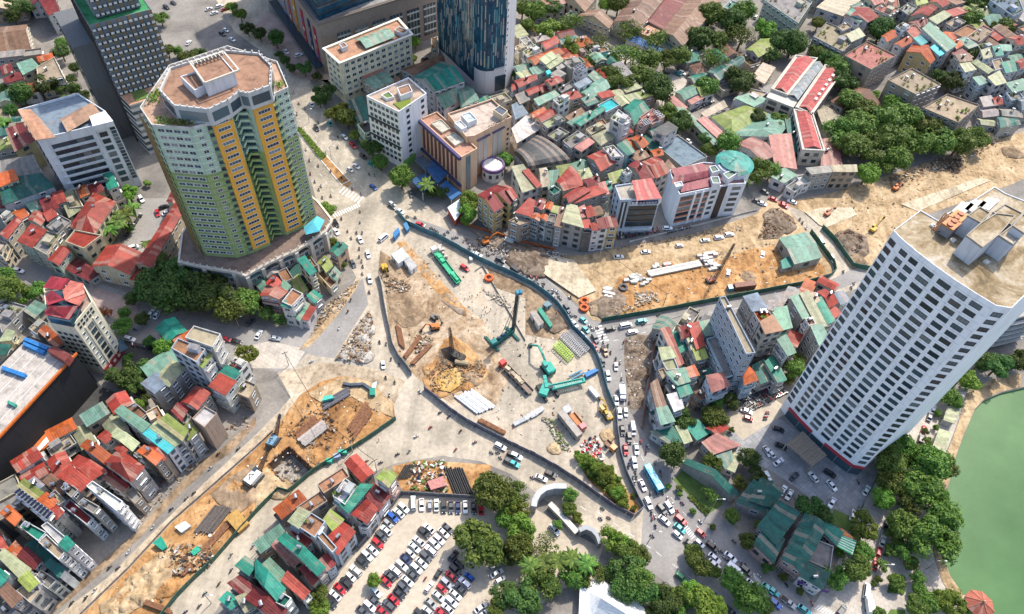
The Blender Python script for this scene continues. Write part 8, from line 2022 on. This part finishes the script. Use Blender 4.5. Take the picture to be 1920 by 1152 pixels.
def crate(P,h,color,label,name,cat,mat='clean_plaster',z0=.1,doors=True):
 P=ccw(P);root=empty(name,centroid(P));tag(root,label,cat);b=MB();b.prism(P,z0,h-.15,0);b.build('wall',mat,root,color);b=MB();b.prism(offset(P,-.12),h-.15,h,0,bottom=True);b.build('roof','metal_roof' if mat!='paint' else 'paint',root,color)
 if doors:
  for i in range(len(P)):
   if facing(P[i],P[(i+1)%len(P)]):ledge(root,lerp(P[i],P[(i+1)%len(P)],.4),lerp(P[i],P[(i+1)%len(P)],.55),h*.42,h*.7,.06,'dark_frame',None,'door')
def crt(q,h,color,label,name='site_office',cat='site office',o=None,t=0,mat='clean_plaster',doors=True):crate([at(t,q[i],q[i+1],h,o)for i in range(0,len(q),2)],h,color,label,name,cat,mat,doors=doors)
crt((215,235,345,155,430,262,300,345),3.2,(.74,.74,.73),'larger white site office container',o=Z5);crt((362,298,438,266,522,378,450,432),3.0,(.72,.72,.71),'smaller white site office container',o=Z5);crt((890,780,955,740,990,800,930,835),2.8,(.66,.68,.72),'small white container next to the box trailer',o=Z4);crt((600,495,650,470,745,605,690,640),3.4,(.58,.56,.52),'weathered white mixer box inside the hoarding','mixing_plant','site plant',Z3)
crt((680,460,715,440,840,630,815,650),2.6,(.03,.24,.17),'long green steel hopper beside the mixer box','hopper','hopper',Z3,mat='paint',doors=False);crt((735,405,785,370,830,405,780,435),2.4,(.22,.34,.38),'blue grey site hut near the hoarding','site_hut','hut',Z3);crt((1130,400,1240,355,1280,370,1150,440),2.0,(.03,.17,.42),'bright blue hydraulic power unit against the hoarding','power_unit','site plant',Z4,mat='paint',doors=False);crt((1170,560,1200,540,1290,640,1260,665),2.0,(.5,.5,.5),'grey steel tank below the teal boom','tank','tank',Z4,mat='paint',doors=False)
for k in(0,1):a,c=at(0,960+30*k,440+28*k,1,Z4),at(0,1095+25*k,372+25*k,1,Z4);b=MB();b.bar(a,c,.5,.5);tag(b.build('steel_leader','paint',None,(0.08,0.24,0.36)),('upper','lower')[k]+' blue steel leader bar beside the power unit','steel bar')
crt((175,440,195,385,300,365,330,400),2.4,(.07,.42,.34),'teal piling machine body lying among steel sections','piling_machine','site machine',Z8,mat='paint',doors=False);crt((845,260,860,210,905,190,885,270),1.6,(.55,.68,.68),'pale sheeted box at the end of the bent boom','site_box','box',Z8,mat='paint',doors=False);crt((820,360,815,280,880,270,885,360),2.2,(.02,.24,.17),'dark green machine head beside the pale box','machine_head','site machine',Z8,mat='paint',doors=False)
A_=[at(0,x,y,1.2,Z8)for x,y in((455,215),(560,235),(730,225),(840,300))];b=MB();[b.bar(A_[i],A_[i+1],1.1,1.2)for i in range(3)];tag(b.build('bent_boom','paint',None,(0.07,0.085,0.11)),'bent dark blue boom section lying on the sand','boom section')
crt((970,605,1000,570,1060,570,1040,610),2.2,(.05,.38,.28),'green tarpaulin shelter beside the green hoarding','shelter','shelter',Z7,mat='paint',doors=False);crt((1060,570,1070,530,1130,510,1140,550),2.2,(.30,.40,.60),'pale blue tarpaulin shelter between two green ones','shelter','shelter',Z7,mat='paint',doors=False);crt((1110,510,1130,480,1200,480,1210,510),2.2,(.05,.40,.30),'green shelter nearest the wire crossing','shelter','shelter',Z7,mat='paint',doors=False)
crt((965,405,1055,375,1070,425,985,450),2.4,(.42,.18,.16),'pink roofed hut in the storage yard','site_hut','hut',t=10,mat='paint');crt((860,750,905,715,935,770,915,790),2.2,(.02,.26,.18),'dark green tent on the sand near the barrier','site_tent','tent',t=9,mat='paint',doors=False);crt((985,660,1040,630,1070,655,1020,690),1.6,(.6,.66,.66),'white and green sheeted pile on the sand','site_tent','tent',t=9,mat='paint',doors=False);crt((1072,800,1110,768,1128,790,1090,820),1.8,(.03,.32,.2),'small green container on the sand','site_container','container',t=9,mat='paint',doors=False);crt((1270,610,1330,560,1400,640,1340,690),2.0,(.40,.24,.07),'open ochre settling tank beside the hoarding','settling_tank','tank',t=9,mat='paint',doors=False)
crt((770,160,800,130,808,150,780,185),2.6,(.04,.18,.4),'blue sign panel box at the hoarding end','information_sign','sign',t=6,mat='paint',doors=False);crt((830,110,845,95,862,130,848,145),2.4,(.06,.2,.36),'second blue panel leaning by the hoarding','information_sign','sign',t=6,mat='paint',doors=False)
for t,x,y,c_,l in((7,407,545,'orange','upper orange cable coil beside the queue'),(7,405,583,'orange','lower orange cable coil beside the queue'),(7,885,345,'orange','orange cable coils behind the precast beams'),(6,1310,415,'orange','orange cable coil inside the blue hoarding'),(7,625,470,'dark','dark cable drum with red hub on the sand')):
 p=at(t,x,y,.6);b=MB();n=16
 for k in range(n):
  t0,t1=2*math.pi*k/n,2*math.pi*(k+1)/n;b.bar(p+Vector((1.5*math.cos(t0),1.5*math.sin(t0),.3)),p+Vector((1.5*math.cos(t1),1.5*math.sin(t1),.3)),.9,1.1)
 tag(b.build('cable_coil','paint',None,(0.6,0.11,0.02)if c_=='orange' else(0.05,0.06,0.09)),l,'cable coil')
# ------------------------------------------------------------------ sheet piles and pile heads of the pit
root=empty('sheet_pile_wall',centroid(PIT2));tag(root,'rusty sheet piles standing round the square pit','pile wall');P=ccw(PIT2)
for i in range(len(P)):
 a,c=P[i],P[(i+1)%len(P)];n=int((c-a).length/.8)
 for k in range(n):q=lerp(a,c,(k+.5)/n);h=random.Random(k*7+i).uniform(.3,1.6);mk(root,'sheet_pile',lambda b:b.box(zed(q,h/2-2.2),(.55,.28,h+4.2),math.atan2(c.y-a.y,c.x-a.x)),'rust')
for k,(x,y)in enumerate(((470,700),(600,610),(570,690),(680,690),(560,790),(670,790))):
 p=G(440+x/5.76,760+y/5.76,-3.6);root=empty('pile_head',zed(p,-4.5));tag(root,'broken concrete pile head on the pit floor','pile head','pile heads in the pit','pit');mk(root,'shaft',lambda b:b.tube(zed(p,-4.5),zed(p,-3.2),.75,10),'lot_concrete');mk(root,'rebar',lambda b:[b.tube(p+Vector((.5*math.cos(j),.5*math.sin(j),.3)),p+Vector((.6*math.cos(j),.6*math.sin(j),1.5)),.04,4)for j in range(7)],'rust')
# ------------------------------------------------------------------ rubble and litter nobody could count
def rubble(t,flat_,n,s,mats,z=.1,label='broken concrete and rubble',name='rubble',zs=.5):
 poly=pts(t,flat_);r=random.Random(n);b=MB();xs=[p.x for p in poly];ys=[p.y for p in poly];k=0
 while k<n*1.7:
  p=Vector((r.uniform(min(xs),max(xs)),r.uniform(min(ys),max(ys)),0))
  if not inside(p,poly):continue
  k+=1;q=s*.62*r.uniform(.3,1.35)**2;p.z=z+r.uniform(0,zs);b.box(p,(q*r.uniform(.7,2.2),q*r.uniform(.5,1.2),q*r.uniform(.25,.7)),r.uniform(0,3.14),r.randrange(len(mats)),None,Matrix.Rotation(r.uniform(-.6,.6),3,'X'))
 o=b.build(name,mats);o['kind']='stuff';o['label']=label
CM=['grey_rubble_ground','dark_soil','brown_soil','tan_sand','rust','brown_soil','lot_concrete']
rubble(6,[450,870,560,700,640,600,660,660,645,830,600,900],420,.8,CM,.3,zs=1.2);rubble(6,[380,580,520,470,585,420,480,590,390,650,300,760],260,.7,CM);rubble(9,[700,640,900,420,1130,200,1440,0,1440,40,1140,280,960,470,760,680],200,.6,CM);rubble(9,[880,820,1040,760,1200,780,1180,900,1000,930,900,890],260,.9,['tan_sand','rust','dark_metal','grey_rubble_ground','tan_sand','orange_sand'],.6,zs=.8)
rubble(7,[0,230,260,270,330,310,100,340,-60,300,-200,190],420,.7,['dark_soil','grey_rubble_ground','brown_soil','line_paint'],.3,zs=.8);rubble(7,[680,500,800,490,830,550,700,580],110,.8,['lot_concrete','grey_rubble_ground','tan_sand'],.6);rubble(7,[400,560,620,540,700,600,510,640],240,.6,CM,.7,zs=.6);rubble(7,[580,240,800,200,1000,170,1300,120,1300,150,900,210,600,265],260,.5,CM);rubble(7,[640,760,800,745,770,900,720,1140,665,1140,640,900],320,.45,['dark_soil','brown_soil','grey_rubble_ground','line_paint'],.2)
rubble(8,[0,50,70,30,150,110,50,180,-60,200],260,.7,['dark_soil','brown_soil','rust'],.7,zs=.9);rubble(8,[370,180,470,150,540,200,500,280,420,250],220,.7,['dark_soil','rust','dark_metal'],.6,zs=.9);rubble(4,[640,1020,800,960,1000,880,1200,780,1400,700,1400,740,1100,920,700,1050],360,.9,CM,.2,zs=.8);rubble(4,[1000,900,1080,900,1080,980,960,960],120,1.0,['dark_metal','dark_soil','rust'],.3)
rubble(10,[880,300,1060,290,1080,460,900,470,850,420],190,.9,['line_paint','rust','solar_cell','lot_concrete','grass_turf'],.2,zs=.8);rubble(6,[720,420,860,430,880,490,740,500],140,.8,CM,.4);rubble(6,[900,740,1000,750,970,830,900,840],110,.8,CM,.4);rubble(6,[960,960,1050,860,1120,920,1270,880,1300,960,1200,1010,1000,1060],300,.6,['dark_soil','orange_sand','rust','brown_soil'],.9,zs=.5);rubble(11,[390,190,470,150,520,250,500,300,400,240],120,.8,['line_paint','taillight','grey_rubble_ground','solar_cell'],.1);rubble(11,[160,40,240,60,330,230,280,230],120,.7,['dark_soil','leaf','grey_rubble_ground'],.1);rubble(6,[1270,470,1400,520,1440,590,1350,560],130,.6,['lot_concrete','grey_rubble_ground'],.1);rubble(10,[150,140,330,0,420,20,470,140,330,240,220,170],240,.6,['grey_rubble_ground','rust','orange_sand','dark_metal','orange_sand'],.5);rubble(6,[1150,200,1440,170,1440,330,1250,270],200,.6,['dark_soil','rust','grey_rubble_ground'],.3)
CL=['dark_soil','rust','grey_rubble_ground','brown_soil','dark_metal','line_paint']
rubble(0,[720,505,760,455,960,530,1070,630,1120,720,1145,800,1150,880,1050,870,900,790,800,725,750,670],330,.55,CL,.05,'small site litter spread over the central site','litter',.15)
rubble(0,[1130,598,1160,520,1300,480,1500,450,1550,515,1337,560],240,.6,CL,.5,'small site litter on the eastern sand','litter',.4)
rubble(0,[200,1120,400,930,520,830,600,720,730,760,640,850,540,915,400,1045,300,1140],300,.6,CL,.4,'small site litter on the south-west sand','litter',.4)
rubble(0,[1560,365,1850,270,1920,260,1900,340,1720,395,1640,480,1560,440],200,.6,['brown_soil','dark_soil','tan_sand'],.2,'clods of soil on the dirt road','clods',.3)
# ------------------------------------------------------------------ heaps of soil
def heap(t,x,y,r,h,mat,label,z=.3):
 p=GT(t,x,y,h/2);n=26;b=MB();R=[];sd=Vector((x*.1,y*.1,0))
 for k in range(8):
  f=1-k/8;R.append([Vector((p.x+r*f*math.cos(2*math.pi*i/n)*(1+.35*noise.noise(sd+Vector((math.cos(i*.24),math.sin(i*.24),0))*1.5)),p.y+r*f*math.sin(2*math.pi*i/n)*(1+.35*noise.noise(sd+Vector((math.cos(i*.24),math.sin(i*.24),3))*1.5)),(z if k else 0)+h*(1-f**1.6)*(.75+.5*noise.fractal(sd+Vector((i*.4,k*.5,0)),1,2,3))))for i in range(n)])
 b.loft(R,0,True);tag(b.build('soil_heap',mat,None,None,True),label,'soil heap','soil heaps',near_land(*tp(t,x,y)))
for a in((6,1215,970,4,1.6,'brown_soil'),(6,985,930,3.5,1.5,'orange_sand'),(6,1190,1020,3,1.2,'orange_sand'),(6,1250,900,3,1.4,'brown_soil'),(6,800,560,4,1.2,'brown_soil'),(6,880,640,4,1.0,'brown_soil'),(7,120,310,9,2.6,'dark_soil'),(7,40,300,6,2.0,'dark_soil'),(7,560,560,6,1.8,'dark_soil'),(7,480,590,4,1.5,'brown_soil'),(7,1330,400,4,1.4,'brown_soil'),(7,690,830,3,1.3,'dark_soil'),(7,720,960,3.5,1.2,'dark_soil'),
(8,450,200,7,2.6,'dark_soil'),(8,60,90,8,2.4,'dark_soil'),(8,500,310,5,1.6,'brown_soil'),(9,760,1000,5,2.4,'tan_sand'),(9,850,930,5,2.2,'tan_sand'),(9,700,1060,5,2.0,'orange_sand'),(9,1330,440,4,1.6,'orange_sand'),(9,640,1120,5,1.8,'tan_sand'),(9,930,1000,4,1.6,'orange_sand'),(10,130,450,4,1.6,'tan_sand'),(10,330,260,3,1.2,'orange_sand'),(11,540,145,3,1.4,'tan_sand'),(11,238,220,2.6,1.1,'tan_sand'),(6,600,850,4,1.8,'grey_rubble_ground'),(6,620,700,3.5,1.6,'grey_rubble_ground'),(4,1380,850,6,2.2,'brown_soil'),(4,1250,760,5,1.8,'tan_sand')):heap(*a,{'b':'brown','o':'orange','d':'dark','t':'tan','g':'grey'}[a[5][0]]+' soil heap')
# ------------------------------------------------------------------ gate, tent, pavilion, poles and wires
def curved_wall(flat_,h,th,label,color,name='gate_wall'):
 P=pts(0,flat_);root=empty(name,zed(P[0],0));tag(root,label,'gate');n=len(P);L=[];R=[]
 for i in range(n):
  d=(P[min(n-1,i+1)]-P[max(0,i-1)]).normalized();v=Vector((-d.y,d.x,0))*th/2;L.append(P[i]+v);R.append(P[i]-v)
 b=MB();b.prism(ccw(L+R[::-1]),0,h,0);b.build('wall','clean_plaster',root,color);b=MB();b.prism(offset(ccw(L+R[::-1]),-.15),h,h+.3,0,bottom=True);b.build('coping','clean_plaster',root,tuple(c*1.15 for c in color))
curved_wall([999,962,1001,950,1008,938,1020,929,1036,925,1058,925],5.5,1.6,'tall curved white gate wall at the park entrance',(0.36,0.37,0.38));curved_wall([1084,1004,1096,999,1108,1004,1117,1014,1122,1028],4.5,1.2,'smaller curved grey gate wall facing the first one',(0.28,0.29,0.30));curved_wall([1030,950,1052,972,1080,1003],2.2,1.6,'straight pale gate wall between the two curved walls',(0.44,0.42,0.38))
root=empty('marquee',GT(11,550,1080));tag(root,'big white peaked tent beside the trees','tent');E_=pts(11,(382,985,500,948,640,1058,700,1075,790,1160,760,1260,420,1260,375,1160),4);pk=[GT(11,500,1060,9),GT(11,660,1160,9)]
def tentf(b):
 n=len(E_)
 for i in range(n):
  a,c=E_[i],E_[(i+1)%n];ka=0 if(a-pk[0]).length<(a-pk[1]).length else 1;kc=0 if(c-pk[0]).length<(c-pk[1]).length else 1
  for k in range(4):
   f=lambda p,q,s:Vector((lerp(p,q,s).x,lerp(p,q,s).y,p.z+(q.z-p.z)*s**1.6))
   s0,s1=k/4,(k+1)/4;b.face([f(a,pk[ka],s0),f(c,pk[kc],s0),f(c,pk[kc],s1),f(a,pk[ka],s1)])
mk(root,'canopy',tentf,'cloth',(0.78,0.77,0.74),True);[mk(root,'pole',lambda b:b.tube(zed(p,0),p,.12,6),'steel')for p in E_]
c=GT(12,1190,1095,5);root=empty('pavilion',zed(c,-1.3));tag(root,'octagonal pavilion with red tiled roof on the lake','pavilion');R8=[c+Vector((4.6*math.cos(math.pi*k/4+.3),4.6*math.sin(math.pi*k/4+.3),0))for k in range(8)];ap=c+Vector((0,0,2.6))
for k in range(8):mk(root,'roof',lambda b:b.face([R8[k],R8[(k+1)%8],ap],0,[(0,0),(3,0),(1.5,4)]),'metal_roof',(0.40,0.12,0.08));mk(root,'ridge',lambda b:b.bar(R8[k],ap,.22),'clean_plaster',(0.4,0.16,0.1));mk(root,'column',lambda b:b.tube(zed(lerp(R8[k],c,.2),-1.3),zed(lerp(R8[k],c,.2),4.9),.16,6),'clean_plaster',(.6,.5,.42))
mk(root,'finial',lambda b:b.ball(ap+Vector((0,0,.4)),.4),'clean_plaster',(.5,.3,.2));mk(root,'deck',lambda b:b.prism([zed(lerp(p,c,.05),0)for p in R8],-1.4,.2),'lot_concrete');mk(root,'bridge',lambda b:b.bar(c+Vector((-4,.5,-4.8)),GT(12,1090,1085,.2),2.2,.4),'lot_concrete')
def pole(t,x,y,h,label,lamp=False,land=None):
 p=GT(t,x,y);root=empty('lamp_post' if lamp else 'utility_pole',p);tag(root,label,'lamp post' if lamp else 'pole','lamp posts' if lamp else 'utility poles',land);mk(root,'shaft',lambda b:b.tube(p,zed(p,h),.17,8,.1),'steel' if lamp else 'lot_concrete')
 if lamp:mk(root,'arm',lambda b:b.tube(zed(p,h),zed(p,h+.5)+Vector((2,0,0)),.08,6),'steel');mk(root,'lamp_head',lambda b:b.box(zed(p,h+.5)+Vector((2.2,0,0)),(.9,.35,.15)),'white_frame')
 else:mk(root,'crossarm',lambda b:b.box(zed(p,h-.6),(2.2,.16,.16),.6),'dark_metal')
 return zed(p,h-.4)
T1=[pole(t,x,y,9,'concrete utility pole carrying wires',False,'pit')for t,x,y in((6,185,905),(10,405,118),(10,680,350),(10,375,590),(10,30,800),(10,545,240))]
T2=[pole(t,x,y,8.5,'concrete utility pole on the east road',False,'slab')for t,x,y in((7,660,760),(7,1030,660),(7,850,570),(7,490,310))]
for i,(a,c)in enumerate(((T1[0],T1[1]),(T1[1],T1[5]),(T1[5],T1[2]),(T1[2],T1[3]),(T1[3],T1[4]),(T2[0],T2[1]),(T2[3],T2[2]))):
 b=MB();q=[lerp(a,c,k/10)-Vector((0,0,1.2*math.sin(math.pi*k/10)))for k in range(11)];[b.tube(q[k],q[k+1],.09,5)for k in range(10)];o_=b.build('overhead_wire','dark_metal');tag(o_,'black overhead wire strung between poles','wire','overhead wires','pit' if i<5 else 'slab')
for t,x,y in((2,425,900),(2,300,690),(11,1120,560),(11,900,350),(11,770,740),(5,960,660),(5,1350,700),(12,890,900),(12,600,920),(9,1190,1090),(10,40,770)):pole(t,x,y,8,'grey street lamp with short arm',True,near_land(*tp(t,x,y)))
# ------------------------------------------------------------------ windows in view, then labels that single things out
flush_windows()
print('objects', len(bpy.data.objects))
def ordinal(n):
    w = ['', 'first', 'second', 'third', 'fourth', 'fifth', 'sixth', 'seventh', 'eighth', 'ninth', 'tenth']
    if n <= 10: return w[n]
    s = 'th' if 10 <= n % 100 <= 20 else {1: 'st', 2: 'nd', 3: 'rd'}.get(n % 10, 'th')
    return f'{n}{s}'
def short(s):
    for a, b in ((' nearest to the ', ' from the '), (' nearest to ', ' from '), (' in the queue by the blue hoarding', ' by the blue hoarding'), (' in the queue north of the bus', ' in the queue'), ('sport utility car', 'utility car'), ('riding a motorbike', 'on motorbike'), (' small hatchback ', ' hatchback '), ('person in ', 'rider in '), (' on the wide road', ' on the road'), (' on the south-west roads', ' on the south-west road'), (' shirt', ''), (' gabled ', ' '), (' sloping ', ' ')):
        if len(s.split()) <= 16: break
        s = s.replace(a, b)
    return s
byl = {}
for o, lab, land in REG: byl.setdefault(lab, []).append((o, land))
for lab, rows in byl.items():
    if len(rows) < 2: continue
    byland = {}
    for o, land in rows: byland.setdefault(land, []).append(o)
    for land, obs in byland.items():
        nm = LAND[land][0] if land else None
        if nm is None:
            continue
        px = LAND[land][1]; base = G(px[0], px[1])
        obs.sort(key=lambda o: (Vector((o.location.x, o.location.y, 0)) - base).length)
        for i, o in enumerate(obs):
            if len(obs) == 1: o['label'] = short(f'{lab} near {nm}')
            elif i == 0: o['label'] = short(f'{lab}, nearest to {nm}')
            else: o['label'] = short(f'{lab}, {ordinal(i + 1)} nearest to {nm}')
for o in bpy.data.objects:
    if '_wc' in o: del o['_wc']
